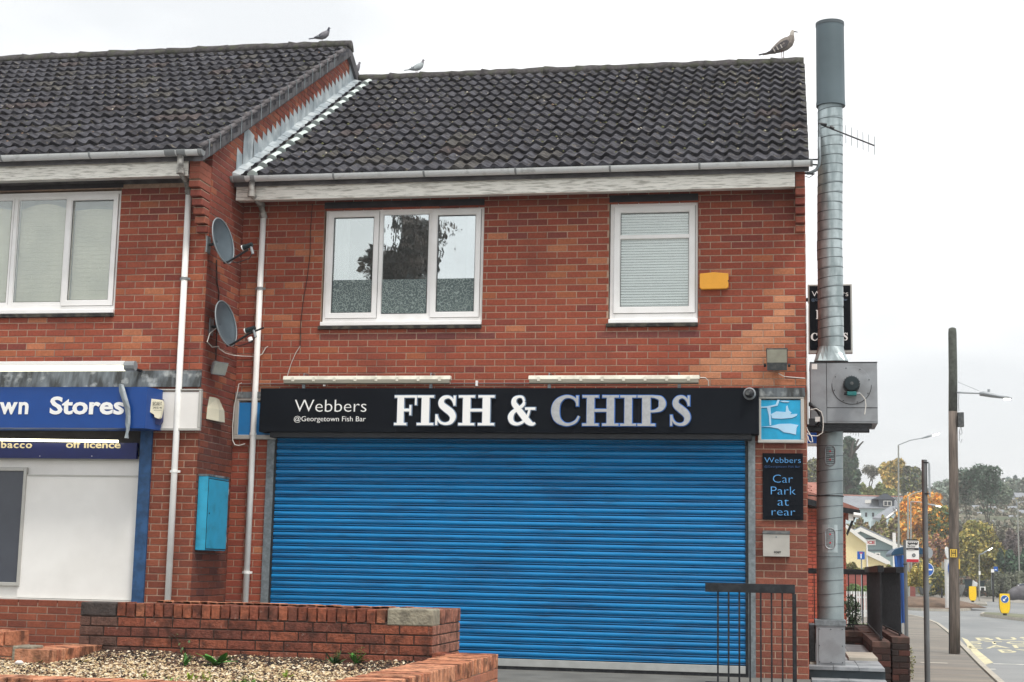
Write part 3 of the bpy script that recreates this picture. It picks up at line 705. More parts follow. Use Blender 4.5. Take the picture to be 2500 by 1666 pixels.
# ---- eaves: fascia, soffit, gutter
def eaves(parent, x0, x1, e, fx0=None, fx1=None, joints=(), brk=1.0, left_cap=False, right_cap=False):
    Yf = e[0]+.055; fz1 = e[1]-.045; fz0 = fz1-.195
    a = fx0 if fx0 is not None else x0; gx1 = x1; x1 = fx1 if fx1 is not None else x1
    n = max(1, round((x1-a)/3.4)); r = random.Random(int(abs(x0)*10)); 
    for i in range(n):
        xa, xb = a+(x1-a)*i/n, a+(x1-a)*(i+1)/n
        MB().box((xa+.001, Yf-.001*i, fz0), (xb-.001, Yf+.024, fz1)).build('fascia_board', m_fascia, parent, bevel=.002)
    MB().box((a, Yf+.026, fz0+.012), (x1, Yf+.15, fz0+.022)).build('soffit', m_soffit, parent); MB().box((a, Yf+.15, fz0+.023), (x1, Yf+.17, fz1)).build('eaves_batten', m_lint, parent)
    # gutter half round
    gy, gz = e[0]-.045, e[1]+.005; R_ = .056
    b = MB(); n_ = 10
    prof = [(gy+math.cos(math.pi+math.pi*k/n_)*R_, gz+math.sin(math.pi+math.pi*k/n_)*R_) for k in range(n_+1)]
    prof += [(p[0]*1, p[1]) for p in [(gy+math.cos(math.pi+math.pi*k/n_)*(R_-.004), gz+math.sin(math.pi+math.pi*k/n_)*(R_-.004)) for k in range(n_, -1, -1)]]
    x1 = gx1; b.prism(prof, 'x', x0, x1+.02); g = b.build('gutter', m_gutter, parent, auto=True)
    for jx, wd in joints:
        b = MB(); pr = [(gy+math.cos(math.pi+math.pi*k/n_)*(R_+.006), gz+.004+math.sin(math.pi+math.pi*k/n_)*(R_+.006)) for k in range(n_+1)]
        b.prism(pr, 'x', jx-wd/2, jx+wd/2); b.build('gutter_bracket', m_gutterj, g, auto=True)
    for cx in ([x0] if left_cap else []) + ([x1+.02] if right_cap else []):
        b = MB(); pr = [(gy+math.cos(math.pi+math.pi*k/n_)*(R_+.004), gz+.002+math.sin(math.pi+math.pi*k/n_)*(R_+.004)) for k in range(n_+1)]
        b.prism(pr, 'x', cx-.012, cx+.012); b.build('gutter_end', m_gutterj, g)
    return gy, gz
jm = [(at(px, 410, -.45).x, .022) for px in (817, 1037, 1260, 1490, 1708, 1935)]
gy, gz = eaves(shop, XL+.02, .05, EM, fx0=XL+.03, fx1=-.103, joints=jm+[(-6.27, .14), (-6.11, .05)], left_cap=True, right_cap=True)
# corbelled kneeler at the right end of the eaves
def corbel(parent, x0, x1, ywall, ztop, n, depth, step=.075):
    cb = MB().box((x0+.006, ywall-depth+.010, ztop-.002), (x1-.006, ywall+.02, ztop+.20)).build('corbel_block', m_brick_a if False else m_mortar, parent)
    r = random.Random(3)
    for k in range(n):
        d = depth*(1-k/n)
        z = ztop-(k+1)*step
        MB().box((x0+.001, ywall-d+.008, z+.062), (x1-.001, ywall+.01, z+.0755)).build('corbel_mortar', m_mortar, parent)
        o = link('corbel_brick', brick_mesh(x1-x0, .065, d+.02).mesh('corbel_brick', m_brick_o), parent); o.location = ((x0+x1)/2, ywall-d, z+.034); o.color = (*r.choice([(.30, .09, .06), (.36, .12, .075), (.27, .075, .055)]), 1)
        o.matrix_parent_inverse = Matrix.Translation(-parent.location)
    for k in range(3):
        o = link('corbel_brick', brick_mesh(x1-x0, .065, depth+.02).mesh('corbel_brick', m_brick_o), parent); o.location = ((x0+x1)/2, ywall-depth, ztop+.034+k*.07); o.color = (.32, .105, .07, 1)
        o.matrix_parent_inverse = Matrix.Translation(-parent.location)
corbel(shop, -.10, .0, 0.0, 5.17, 5, .29, .088)
# ---- downpipe
def pipe(parent, pts, brackets, m_top, straight_from, r=.034, name='downpipe'):
    up = pts[:straight_from+1]; dn = pts[straight_from:]
    p = MB().tube(dn, r, 14).build(name, m_pipe, parent, smooth=True)
    MB().tube(up, r+.001, 14).build('swan_neck', m_top, p, smooth=True)
    for i, q in enumerate(up[1:]):
        d = (Vector(q)-Vector(up[i])).normalized(); c = Vector(q); MB().tube([c-d*.03, c+d*.03], r+.007, 14).build('pipe_socket', m_top, p, smooth=False)
    for z in brackets:
        a, b_ = Vector(dn[0]), Vector(dn[-1]); t = (a.z-z)/(a.z-b_.z); c = a+(b_-a)*t
        b = MB(); b.tube([c-Vector((0, 0, .014)), c+Vector((0, 0, .014))], r+.006, 14); b.box((c.x-r-.022, c.y+.01, z-.012), (c.x+r+.022, c.y+.03, z+.012)); b.build('pipe_bracket', m_pipe if z < 3 else m_gutterj, p)
    return p
g0 = at(615, 440, gy)
pe = at(643, 527, -.055); pb_ = at(593, 1500, -.055)
pipe(shop, [(g0.x, gy, gz-.04), (g0.x, gy+.0, gz-.20), (pe.x-.03, -.07, pe.z+.13), (pe.x, -.055, pe.z), (pe.x-.005, -.055, 0)], [at(0+630, 705, -.05).z, at(608, 1060, -.05).z, at(600, 1398, -.05).z], m_swan, 3)

# ---- windows
def casement(parent, x0, x1, z0, z1, Y, lights, name='window', sub=None, bottom_cill=True, deep=.07):
    """outer frame + lights: list of (xa, xb, za, zb, opening?)"""
    fr = MB(); f = .055
    fr.box((x0, Y, z0), (x0+f, Y+deep, z1)); fr.box((x1-f, Y, z0), (x1, Y+deep, z1)); fr.box((x0+f, Y, z0), (x1-f, Y+deep, z0+f*1.3)); fr.box((x0+f, Y, z1-f), (x1-f, Y+deep, z1))
    w = fr.build('window', m_upvc, parent, bevel=.004)
    return w
def sash(win, xa, xb, za, zb, Y, opening, glassm, fw=.062):
    d = -.022 if opening else .006
    b = MB(); y0 = Y+d; y1 = Y+.05; w_ = fw if opening else .03
    # mitred frame pieces
    o_ = [(xa, za), (xb, za), (xb, zb), (xa, zb)]; i_ = [(xa+w_, za+w_), (xb-w_, za+w_), (xb-w_, zb-w_), (xa+w_, zb-w_)]
    e_ = .010
    m_ = [(xa+w_-e_, za+w_-e_), (xb-w_+e_, za+w_-e_), (xb-w_+e_, zb-w_+e_), (xa+w_-e_, zb-w_+e_)]
    for k in range(4):
        k2 = (k+1) % 4
        A, Bq, Cq, D = o_[k], o_[k2], m_[k2], m_[k]
        b.face((A[0], y0, A[1]), (Bq[0], y0, Bq[1]), (Cq[0], y0, Cq[1]), (D[0], y0, D[1]))
        C2, D2 = i_[k2], i_[k]
        b.face((D[0], y0, D[1]), (Cq[0], y0, Cq[1]), (C2[0], y0+.014, C2[1]), (D2[0], y0+.014, D2[1]))
        b.face((D2[0], y0+.014, D2[1]), (C2[0], y0+.014, C2[1]), (C2[0], y1, C2[1]), (D2[0], y1, D2[1]))
        b.face((A[0], y1, A[1]), (Bq[0], y1, Bq[1]), (Bq[0], y0, Bq[1]), (A[0], y0, A[1]))
    b.build('window_sash' if opening else 'fixed_light', m_upvc, win)
    if opening:
        g = MB(); e = .0035; yq = Y-.002
        g.box((xa-e, yq, za-e), (xa-.0003, Y+.01, zb+e)); g.box((xb+.0003, yq, za-e), (xb+e, Y+.01, zb+e)); g.box((xa, yq, zb+.0003), (xb, Y+.01, zb+e)); g.box((xa, yq, za-e), (xb, Y+.01, za-.0003)); g.build('sash_shadow_line', m_dark, win)  # dark lines round the sash, drawn in as the shadow of its groove
    # dark gasket line and glass pane
    g = MB(); gi = .004
    X0, X1, Z0, Z1 = xa+w_, xb-w_, za+w_, zb-w_; yy = Y+d+.018
    g.box((X0, yy, Z0), (X0+gi, yy+.01, Z1)); g.box((X1-gi, yy, Z0), (X1, yy+.01, Z1)); g.box((X0+gi, yy, Z0), (X1-gi, yy+.01, Z0+gi)); g.box((X0+gi, yy, Z1-gi), (X1-gi, yy+.01, Z1)); g.build('gasket', m_dark, win)
    MB().box((X0+gi, Y+.016, Z0+gi), (X1-gi, Y+.020, Z1-gi)).build('pane', glassm, win)
    return X0, X1, Z0, Z1
Y1 = .035
m_room = mat('dim_room', rgb(60, 60, 62), .9, var=.2)
m_curtain = mat('net_curtain', rgb(225, 228, 226), .9, var=.1, scale=40, stretch=(1, 1, .02))
def cill(parent, x0, x1, z, Y):
    MB().box((x0-.005, Y-.075, z-.045), (x1+.005, Y+.02, z)).build('window_cill', m_upvc, parent, bevel=.006)
    MB().box((x0-.03, Y-.075, z-.085), (x1+.005, Y+.02, z-.047)).build('tile_cill', m_cill, parent, bevel=.004)
# three light window
xs = [at(793, 650, 0).x+.012, at(925, 650, 0).x, at(1048, 650, 0).x+.03, W1[1]-.01]
a0, a1 = W1[0]+.012, W1[1]-.006
m1, m2 = at(921, 640, 0).x, at(1052, 640, 0).x
wz0, wz1 = 3.80, 5.115
win = casement(shop, a0, a1, wz0, wz1, Y1, None)
MB().box((m1-.03, Y1+.001, wz0+.07), (m1+.03, Y1+.069, wz1-.055)).build('mullion', m_upvc, win); MB().box((m2-.03, Y1+.001, wz0+.07), (m2+.03, Y1+.069, wz1-.055)).build('mullion', m_upvc, win)
gl = []
gl.append(sash(win, a0+.035, m1-.0, wz0+.05, wz1-.035, Y1, True, m_glass_calm))
gl.append(sash(win, m1+.02, m2-.02, wz0+.07, wz1-.045, Y1, False, m_glass))
gl.append(sash(win, m2+.0, a1-.035, wz0+.05, wz1-.035, Y1, True, m_glass))
for (X0, X1, Z0, Z1) in gl: MB().box((X0+.005, Y1+.0105, Z0+.005), (X1-.005, Y1+.0130, Z0+(Z1-Z0)*.345)).build('privacy_film', m_film, win)
b = MB()
for (cx, wd) in ((gl[0][0], .16), (gl[2][1]-.12, .14)):
    n = 16
    for k in range(n):
        xa, xb = cx+wd*k/n, cx+wd*(k+1)/n; b.face((xa, Y1+.10+.02*(k % 2), wz0), (xb, Y1+.10+.02*((k+1) % 2), wz0), (xb, Y1+.10+.02*((k+1) % 2), wz1), (xa, Y1+.10+.02*(k % 2), wz1))
b.build('net_curtain', m_curtain, win)
MB().box((W1[0]-.3, 1.6, W1[2]-.3), (W1[1]+.3, 1.65, W1[3]+.25)).build('room_wall', mat('room_wall_paint', rgb(150, 156, 154), .9, var=.1), win)
MB().box((W1[0], .20, 5.28), (W1[1], 1.6, 5.30)).build('room_ceiling', m_soffit, win)
o = MB().box((a0+.25, .35, 4.05), (a1-.5, .5, 4.55)).build('room_furniture', m_room, win)
cill(shop, a0, a1, wz0, Y1)
# blind window
b0, b1 = W2[0]+.01, W2[1]-.005
win = casement(shop, b0, b1, wz0, 5.11, Y1, None)
zt = at(1597, 577, 0).z
mid = .022
q1 = sash(win, b0+.045, b1-.03, wz0+.075, 5.11-.045, Y1, True, m_glass_thin, fw=.07)
MB().box((q1[0]-.004, Y1-.020, zt-.022), (q1[1]+.004, Y1+.05, zt+.022)).build('transom', m_upvc, win, bevel=.006)
sl_me = MB().box((-.5*(q1[1]-q1[0]+.04), -.016, -.0012), (.5*(q1[1]-q1[0]+.04), .016, .0012)).mesh('blind_slat', mat('blind_slat_white', rgb(232, 236, 236), .5, var=.03))
z = q1[2]+.012; k = 0
while z < q1[3]:
    o = bpy.data.objects.new('blind_slat', sl_me); COL.objects.link(o); o.parent = win; o.location = ((q1[0]+q1[1])/2, Y1+.042, z); o.rotation_euler = (math.radians(52), 0, 0); z += .0300
MB().box((q1[0]-.04, .22, q1[2]-.1), (q1[1]+.04, .24, q1[3]+.1)).build('room_wall', mat('blind_backing', rgb(96, 112, 118), .9, var=.3, scale=5), win)
cill(shop, b0, b1, wz0, Y1)
MB().box((W1[0]-.0, -.012, 5.118), (W1[1]+.0, .03, 5.19)).build('lintel_shadow_edge', m_lint, shop)  # dark lintel strip, also painting the shadow over the window head
MB().box((W2[0]-.0, -.012, 5.113), (W2[1]+.0, .03, 5.19)).build('lintel_shadow_edge', m_lint, shop)

# ---- roller shutter
sh = MB().box((SH[0]-.09, -.03, 0), (SH[0]-.002, .06, 2.52)).build('roller_shutter', m_galv, shop)
MB().box((SH[1]+.002, -.03, 0), (SH[1]+.075, .06, 2.55)).build('guide_rail', m_galv, sh)
MB().box((SH[1]-.03, -.022, .0), (SH[1]-.001, .03, 2.52)).build('guide_lip', m_blackm, sh); MB().box((SH[0]+.001, -.022, .0), (SH[0]+.02, .03, 2.52)).build('guide_lip', m_blackm, sh)
P_ = .0768; n_s = 33; zb_ = .135
prof = [(.030, .0005), (.026, .0050), (-.006, .0075), (-.0085, .0110), (-.006, .0150), (.026, .0178), (.026, .0238), (-.003, .0265), (-.0095, .033), (-.0130, .042), (-.0138, .052), (-.0115, .063), (-.004, .0718), (.022, .0752), (.030, .0768)]
for k in range(n_s):
    b = MB(); n = 13; z0_ = zb_+k*P_; r = random.Random(k); dj = r.uniform(-.002, .002)
    rings = []
    for i in range(n+1):
        x = SH[0]+.012+(SH[1]-SH[0]-.03)*i/n; sag = .0012*math.sin(i*1.3+k)+.002*r.uniform(-1, 1)*(1 if r.random() < .25 else .3)
        rings.append([(x, y+dj+sag, z0_+z) for y, z in prof])
    b.ring(rings); b.build('shutter_slat', m_shut, sh, auto=True)
MB().box((SH[0]+.015, -.02, .055), (SH[1]-.02, .03, .132)).build('foot_rail', m_alu, sh, bevel=.004)
MB().box((SH[0]+.015, -.012, .02), (SH[1]-.02, .02, .054)).build('rubber_seal', m_blackm, sh)
MB().box((SH[0]-.1, .05, 0), (SH[1]+.08, .09, 2.6)).build('shutter_back', m_dark, sh)
text('Closed Tuesday', at(1690, 1333, 0).x, at(1738, 1333, 0).x, at(1700, 1334, 0).z, .022, -.0135, mat('faint_blue_graffiti', rgb(8, 60, 110), .7), sh, name='faint_scrawl') if False else None

# ---- fascia sign
FY = -.24
tl, br = at(636.6, 948.5, FY), at(1852.5, 1060, FY)
sg = thing('fascia_sign', 'long black fascia sign reading Webbers and Fish & Chips above the blue shutter', 'sign', ((tl.x+br.x)/2, FY, br.z))
MB().box((tl.x, FY, br.z), (br.x, -.009, tl.z)).build('sign_box', m_black, sg, bevel=.004)
for px in (967, 1265, 1560): MB().box((at(px, 1000, FY).x-.001, FY-.0012, br.z+.004), (at(px, 1000, FY).x+.001, FY+.001, tl.z-.004)).build('panel_joint', m_dark, sg)
MB().box((tl.x+.12, -.21, br.z-.055), (br.x-.08, -.035, br.z-.001)).build('shutter_housing', m_dark, sg)
cap0, cap1 = at(1100, 1039.5, FY).z, at(1100, 966.5, FY).z
for ch, xa, xb, silver in (('F', 963, 1019, 0), ('I', 1020, 1060, 0), ('S', 1065, 1116, 0), ('H', 1121, 1208, 0), ('&', 1238, 1310, 0), ('C', 1344, 1416, 1), ('H', 1423, 1511, 1), ('I', 1515, 1554, 1), ('P', 1557, 1627, 1), ('S', 1637, 1687, 1)):
    X0, X1 = at(xa, 1000, FY).x, at(xb, 1000, FY).x
    l = glyph(ch, X0, X1, cap0, cap1, FY-.02, .012, 0, m_metal_letter if silver else m_white, sg)
    glyph(ch, X0, X1, cap0, cap1, FY-.001, .016, .0085, m_blueout if silver else m_grey_edge, l, 'letter_edge')
text('Webbers', at(720, 990, FY).x, at(895, 990, FY).x, at(800, 1006, FY).z, at(800, 974, FY).z-at(800, 1006, FY).z, FY-.001, m_white, sg, bold=-.012)
text('@Georgetown Fish Bar', at(718, 1023, FY).x, at(893, 1023, FY).x, at(800, 1029, FY).z, at(800, 1016, FY).z-at(800, 1029, FY).z, FY-.001, m_white, sg, bold=-.008)

# ---- side panels of the fascia (blue)
def panel_framed(name, label, px, py, qx, qy, Y, face, frame=m_frameol, lead=True, w=.05):
    a, c = at(px, py, Y), at(qx, qy, Y); t = thing(name, label, 'panel', ((a.x+c.x)/2, Y, c.z))
    MB().box((a.x+w, Y+.012, c.z+w), (c.x-w, -.002 if Y > -.5 else Y+.06, a.z-w)).build('panel_face', face, t)
    b = MB(); b.box((a.x, Y, c.z), (c.x, Y+.05, c.z+w)); b.box((a.x, Y, a.z-w*.6), (c.x, Y+.05, a.z)); b.box((a.x, Y, c.z+w), (a.x+w, Y+.05, a.z-w*.6)); b.box((c.x-w, Y, c.z+w), (c.x, Y+.05, a.z-w*.6)); b.build('panel_frame', frame, t, bevel=.006)
    return t, a, c
t, a, c = panel_framed('blue_side_panel', 'plain bright blue framed panel behind the downpipe left of the black sign', 574, 972, 672, 1073, -.06, m_cyanframe)
MB().box((a.x+.003, -.066, a.z), (c.x-.1, -.009, a.z+.07)).build('lead_capping', m_leadst, t)
t, a, c = panel_framed('fish_mural_panel', 'framed cyan panel with cut out pale blue fish shapes beside the black sign', 1850, 969, 1963.5, 1082, -.07, mat('mural_cyan', rgb(30, 160, 205), .5, var=.12, scale=12), w=.035)
MB().box((a.x+.013, -.075, a.z), (c.x+.012, -.009, a.z+.095)).build('lead_capping', m_leadst, t)
m_fish1 = mat('mural_pale', rgb(176, 214, 240), .5, var=.06); m_fish2 = mat('mural_shadow', rgb(10, 84, 130), .5)
FSH = [[(66, 240), (140, 235), (240, 215), (262, 160), (285, 165), (262, 228), (185, 245), (192, 440), (175, 445), (165, 330), (145, 250), (70, 252)],
       [(190, 320), (250, 290), (350, 298), (355, 235), (370, 225), (385, 280), (415, 305), (400, 322), (480, 318), (470, 340), (420, 362), (300, 372), (200, 366)],
       [(66, 458), (180, 452), (280, 428), (400, 425), (490, 440), (470, 470), (462, 545), (400, 530), (330, 520), (270, 480), (180, 462)],
       [(285, 180), (330, 172), (395, 182), (380, 192), (320, 190)]]
for k, pg in enumerate(FSH):
    for off, mm_, dd in ((5, m_fish2, .0), (0, m_fish1, .004)):
        pts = [at(1840+p[0]/4.48, 940+(p[1]+off)/4.48, -.058) for p in pg]; b = MB(); b.prism([(p.x, p.z) for p in pts], 'y', -.059-dd-k*.0004, -.0575); b.build('fish_shape' if dd else 'fish_shadow', mm_, t)

# ---- batten lights over the sign
def batten(label, x0, x1, zpx, Y, clips):
    a = at(x0, zpx, Y); c = at(x1, zpx, Y); t = thing('batten_light', label, 'light', ((a.x+c.x)/2, Y, a.z), group='weatherproof battens over the black sign')
    z = a.z; b = MB(); b.prism([(Y-.045, z+.005), (Y+.045, z+.005), (Y+.035, z+.05), (Y-.03, z+.05)], 'x', a.x, c.x); b.build('batten_body', m_batten, t, bevel=.006)
    b = MB(); b.prism([(Y-.043, z+.004), (Y+.043, z+.004), (Y+.034, z-.03), (Y+.01, z-.043), (Y-.01, z-.043), (Y-.034, z-.03)], 'x', a.x+.01, c.x-.01); b.build('diffuser', m_diff, t, auto=True)
    for k in range(clips):
        x = a.x+(c.x-a.x)*(k+.5)/clips; MB().box((x-.015, Y-.05, z-.012), (x+.015, Y-.02, z+.032)).build('clip', m_batten, t)
    for fx in (.12, .88):
        x = a.x+(c.x-a.x)*fx; MB().tube([(x, Y, z+.05), (x, Y+.01, z+.08), (x, 0, z+.085)], .006, 6).build('bracket_arm', m_galv, t)
        MB().box((x-.012, Y-.004, tl.z-.002), (x+.022, Y+.012, z-.03)).build('bracket', m_galv, t)
    return t, a, c
t1, a1_, c1_ = batten('left of the two cream batten lights, above the Webbers lettering', 693, 1101, 930, -.17, 8)
t2, a2_, c2_ = batten('right of the two cream batten lights, above the Chips lettering', 1291, 1708, 929, -.17, 8)
cb = MB().tube([(c2_.x, -.17, c2_.z+.03), (c2_.x+.06, -.15, c2_.z+.03), (c2_.x+.09, -.12, c2_.z-.0), (c2_.x+.09, -.1, c2_.z-.05)], .005, 6)
cb.build('lamp_cable', m_cable, t2)
cn = thing('wall_conduit', 'thin grey brown conduit running along the brick between the two batten lights', 'conduit', (-3, -.02, 3.08))
z = at(1200, 937, 0).z
MB().tube([(at(590, 940, 0).x, -.02, z), (at(1295, 937, 0).x, -.02, z)], .008, 6).build('conduit', mat('conduit_taupe', rgb(126, 110, 108), .6), cn)
for px in (1166, 795): MB().box((at(px, 900, 0).x-.012, -.035, z-.03), (at(px, 900, 0).x+.012, -.0, z+.03)).build('conduit_clip', m_upvc, cn)

# ---- alarm box, floodlight, camera
a, c = at(1709, 671, -.0), at(1779, 706, 0)
t = thing('yellow_alarm_box', 'yellow rectangular alarm bell box on the brick right of the blind window', 'alarm', ((a.x+c.x)/2, 0, c.z))
b = MB(); D = -.065; b.prism([(a.x, c.z+.008), (a.x+.02, c.z-.012), (c.x-.02, c.z-.008), (c.x, c.z+.012), (c.x, a.z-.002), ((a.x+c.x)/2, a.z+.014), (a.x, a.z)], 'y', D, -.009); b.build('alarm_cover', m_yellow, t, bevel=.008)
b = MB().box((c.x-.006, D-.004, c.z+.07), (c.x+.002, D+.01, c.z+.085)).build('cover_screw', m_dark, t)
def floodlight(label, px, py, qx, qy, Y, yaw=0):
    a, c = at(px, py, Y), at(qx, qy, Y); cx = (a.x+c.x)/2; h = a.z-c.z; wd = c.x-a.x
    t = thing('floodlight', label, 'light', (cx, 0, c.z)); 
    bd = MB(); bd.hexa([(a.x+.01, Y+.01, c.z), (c.x-.01, Y+.01, c.z), (c.x-.02, Y+.10, c.z+.03), (a.x+.02, Y+.10, c.z+.03)], [(a.x, Y-.05, a.z), (c.x, Y-.05, a.z), (c.x-.02, Y+.07, a.z), (a.x+.02, Y+.07, a.z)]); o = bd.build('lamp_body', m_flooddk, t, bevel=.006)
    MB().hexa([(a.x+.012, Y-.012, c.z+h*.36), (c.x-.012, Y-.012, c.z+h*.36), (c.x-.012, Y+.03, c.z+h*.36), (a.x+.012, Y+.03, c.z+h*.36)], [(a.x+.012, Y-.057, a.z-.015), (c.x-.012, Y-.057, a.z-.015), (c.x-.012, Y, a.z-.015), (a.x+.012, Y, a.z-.015)]).build('lamp_glass', m_floodgl, o)
    for sx in (a.x-.012, c.x+.012): MB().tube([(sx-.012, Y+.03, c.z+h*.26), (sx+.012, Y+.03, c.z+h*.26)], .02, 10).build('tilt_knob', m_dark, t)
    MB().box((cx-.03, Y+.08, c.z+.02), (cx+.03, -.008, c.z+.08)).build('wall_bracket', m_dark, t); return t
floodlight('square floodlight on orange brick above the fish mural panel', 1870, 852, 1924, 905, -.16)
t = thing('wall_cable', 'pale thin cable leaving the square floodlight to the corner', 'cable', (-.3, -.02, 3.2))
MB().tube([at(1900, 912, -.02), at(1915, 920, -.02), at(1940, 922, -.02), at(1966, 924, -.02)], .005, 6).build('cable', m_cable, t)
ct = at(1830, 962, FY)
t = thing('dome_camera', 'silver and black dome camera at the top right corner of the black sign', 'camera', (ct.x, FY, ct.z))
b = MB(); b.ring([circle((ct.x, FY-.001, ct.z), .066), circle((ct.x, FY-.025, ct.z), .066), circle((ct.x, FY-.045, ct.z), .052)]); b.build('camera_base', m_lamp, t, auto=True)
b = MB(); b.ring([circle((ct.x, FY-.045, ct.z), .052), circle((ct.x, FY-.07, ct.z), .046), circle((ct.x, FY-.088, ct.z-.004), .03), circle((ct.x, FY-.094, ct.z-.005), .01)]); b.build('camera_ball', m_dark, t, smooth=True)
b = MB(); b.ring([circle((ct.x-.012, FY-.080, ct.z-.0), .026), circle((ct.x-.018, FY-.105, ct.z-.0), .024)]); b.build('camera_lens', m_flooddk, t)

# ---- car park sign, post box
a, c = at(1861.5, 1107, -.012), at(1961.5, 1270.5, -.012)
t = thing('car_park_sign', 'black wall sign with blue words Car Park at rear beside the shutter', 'sign', ((a.x+c.x)/2, 0, c.z))
MB().box((a.x, -.024, c.z), (c.x, -.0095, a.z)).build('sign_board', m_black, t, bevel=.002)
def fitpx(s, x0, x1, ytop, ybase, Y, m, parent, **kw):
    text(s, at(x0, ybase, Y).x, at(x1, ybase, Y).x, at((x0+x1)/2, ybase, Y).z, at((x0+x1)/2, ytop, Y).z-at((x0+x1)/2, ybase, Y).z, Y, m, parent, **kw)
TY = -.0245
fitpx('Webbers', 1866.5, 1955, 1116.5, 1130.5, TY, m_bluetext, t, bold=-.015)
fitpx('@Georgetown Fish Bar', 1866, 1953.5, 1137, 1142, TY, m_bluetextd, t, bold=-.01)
fitpx('Car', 1887, 1935.5, 1158, 1179, TY, m_bluetext, t, bold=-.015)
fitpx('Park', 1882, 1942.5, 1187, 1208, TY, m_bluetext, t, bold=-.015)
fitpx('at', 1898.5, 1926, 1213, 1235, TY, m_bluetext, t, bold=-.015)
fitpx('rear', 1884, 1941.5, 1239, 1259, TY, m_bluetext, t, bold=-.015)
a, c = at(1862.5, 1304, -.09), at(1928, 1360, -.09)
t = thing('post_box', 'stainless steel wall letter box with dark lid marked POST on the brick pier', 'letter box', ((a.x+c.x)/2, 0, c.z))
MB().hexa([(a.x, -.08, c.z), (c.x, -.08, c.z), (c.x, -.009, c.z), (a.x, -.009, c.z)], [(a.x, -.095, a.z), (c.x, -.095, a.z), (c.x, -.009, a.z), (a.x, -.009, a.z)]).build('box_body', m_steel, t, bevel=.004)
MB().hexa([(a.x-.004, -.11, a.z+.001), (c.x+.006, -.11, a.z+.001), (c.x+.006, -.009, a.z+.001), (a.x-.004, -.009, a.z+.001)], [(a.x-.002, -.10, a.z+.03), (c.x+.004, -.10, a.z+.03), (c.x+.004, -.009, a.z+.04), (a.x-.002, -.009, a.z+.04)]).build('box_lid', m_flooddk, t, bevel=.003)
text('POST', a.x+.115, a.x+.185, c.z+.035, .022, -.0835, m_blackm, t, bold=.02); MB().tube([((a.x+c.x)/2, -.099, a.z-.03), ((a.x+c.x)/2, -.085, a.z-.03)], .008, 10).build('box_lock', m_galv, t)
# thin wall cable on the upper facade
t = thing('wall_cable', 'dark thin cable wandering down the brick left of the three pane window', 'cable', (-5.5, -.02, 3.5))
MB().tube([at(x, y, -.016) for x, y in [(763, 498), (758, 560), (757, 620), (750, 680), (741, 730), (734, 790), (733, 845)]], .004, 5).build('cable', m_cabled, t)
MB().tube([at(x, y, -.016) for x, y in [(733, 845), (722, 862), (712, 885), (705, 905), (700, 925)]], .004, 5).build('cable_tail', m_cable, t)

# ================================================================== LEFT STORE
LY = -1.01
st = thing('corner_store_building', 'red brick store at left standing forward with dark tiled roof and blue signs', 'building', (-9, LY, 0))
WL = (-9.95, -7.425, 3.765, 5.16)
a = at(335, 1060, LY)
FR = (-13.2, -6.93, .62, 2.52)
hl = [WL, FR, (-13.2, -6.45, 2.52, 2.92)]
def col_left(u, z, r):
    p = .09
    if 3.9 < z < 4.15 and u > -7.4: p = .45
    if 3.3 < z < 3.48: p = .7 if u < -7.3 else .3
    if z < 2.45: return r.choice([(.235, .066, .038), (.26, .075, .042), (.20, .058, .036), (.28, .085, .048)])
    q = r.random()
    if q < p: return r.choice(ORG) if r.random() < .6 else (.36, .10, .055)
    if z > 4.75 and r.random() < .3 or q > .94: return (.22, .056, .042)  # eaves shadow put into the brick colour: extra dark bricks up high
    return r.choice(RED)
lw = mortar_cells((0, LY, 0), (1, 0, 0), (0, -1, 0), -13.2, XL-.004, 0, 5.2, hl, .13).build('wall', m_mortar, st)
brick_wall('brick', lw, (0, LY, 0), (1, 0, 0), (0, -1, 0), -13.2, XL, 0, 5.2, hl, colour=col_left, limit=170, zoff=-.02, score=lambda u, z: 50 if u < -9.4 else 0)
EL = (-1.42, 5.425)
zl = lambda Y: EL[1]+(Y-EL[0])*SL
apex = 3.755
def clip_gable(z, a, b_):
    # u = world Y along the wall; roof line limits
    za = z+.06
    if za <= zl(a): lo = a
    else: lo = apex-(zl(apex)-za)/SL
    hi = b_
    hi2 = apex+(zl(apex)-za)/SL
    hi = min(b_, hi2)
    # hide below the main roof
    if z > EM[1]+.1:
        pass
    ym = EM[0]+(z+.25-EM[1])/SL
    if z > EM[1]-.3 : hi = min(hi, max(ym, .02)) if ym < 4.3 else hi
    elif z <= EM[1]-.3: hi = min(hi, .0)
    return (lo, hi) if hi-lo > .04 else None
rw = MB()
rw.prism([(LY+.004, 0), (8.6, 0), (8.6, 5.3), (apex, zl(apex)-.10), (LY+.004, zl(LY)-.10)], 'x', XL-.13, XL)
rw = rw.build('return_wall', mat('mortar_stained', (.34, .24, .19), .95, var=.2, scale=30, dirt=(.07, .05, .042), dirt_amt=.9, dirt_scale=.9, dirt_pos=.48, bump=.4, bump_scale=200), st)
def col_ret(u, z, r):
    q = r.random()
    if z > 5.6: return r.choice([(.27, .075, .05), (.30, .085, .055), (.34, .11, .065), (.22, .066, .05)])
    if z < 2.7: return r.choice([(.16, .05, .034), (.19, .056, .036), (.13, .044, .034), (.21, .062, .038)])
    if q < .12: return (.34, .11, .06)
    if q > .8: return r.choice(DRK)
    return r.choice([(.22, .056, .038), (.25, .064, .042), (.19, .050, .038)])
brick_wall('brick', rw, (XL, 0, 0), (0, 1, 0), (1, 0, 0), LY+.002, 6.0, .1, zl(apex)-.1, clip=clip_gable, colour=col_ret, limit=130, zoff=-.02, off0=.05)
MB().box((-13.2, 8.3, 0), (XL-.14, 8.6, 5.2)).build('back_wall', m_mortar, st)
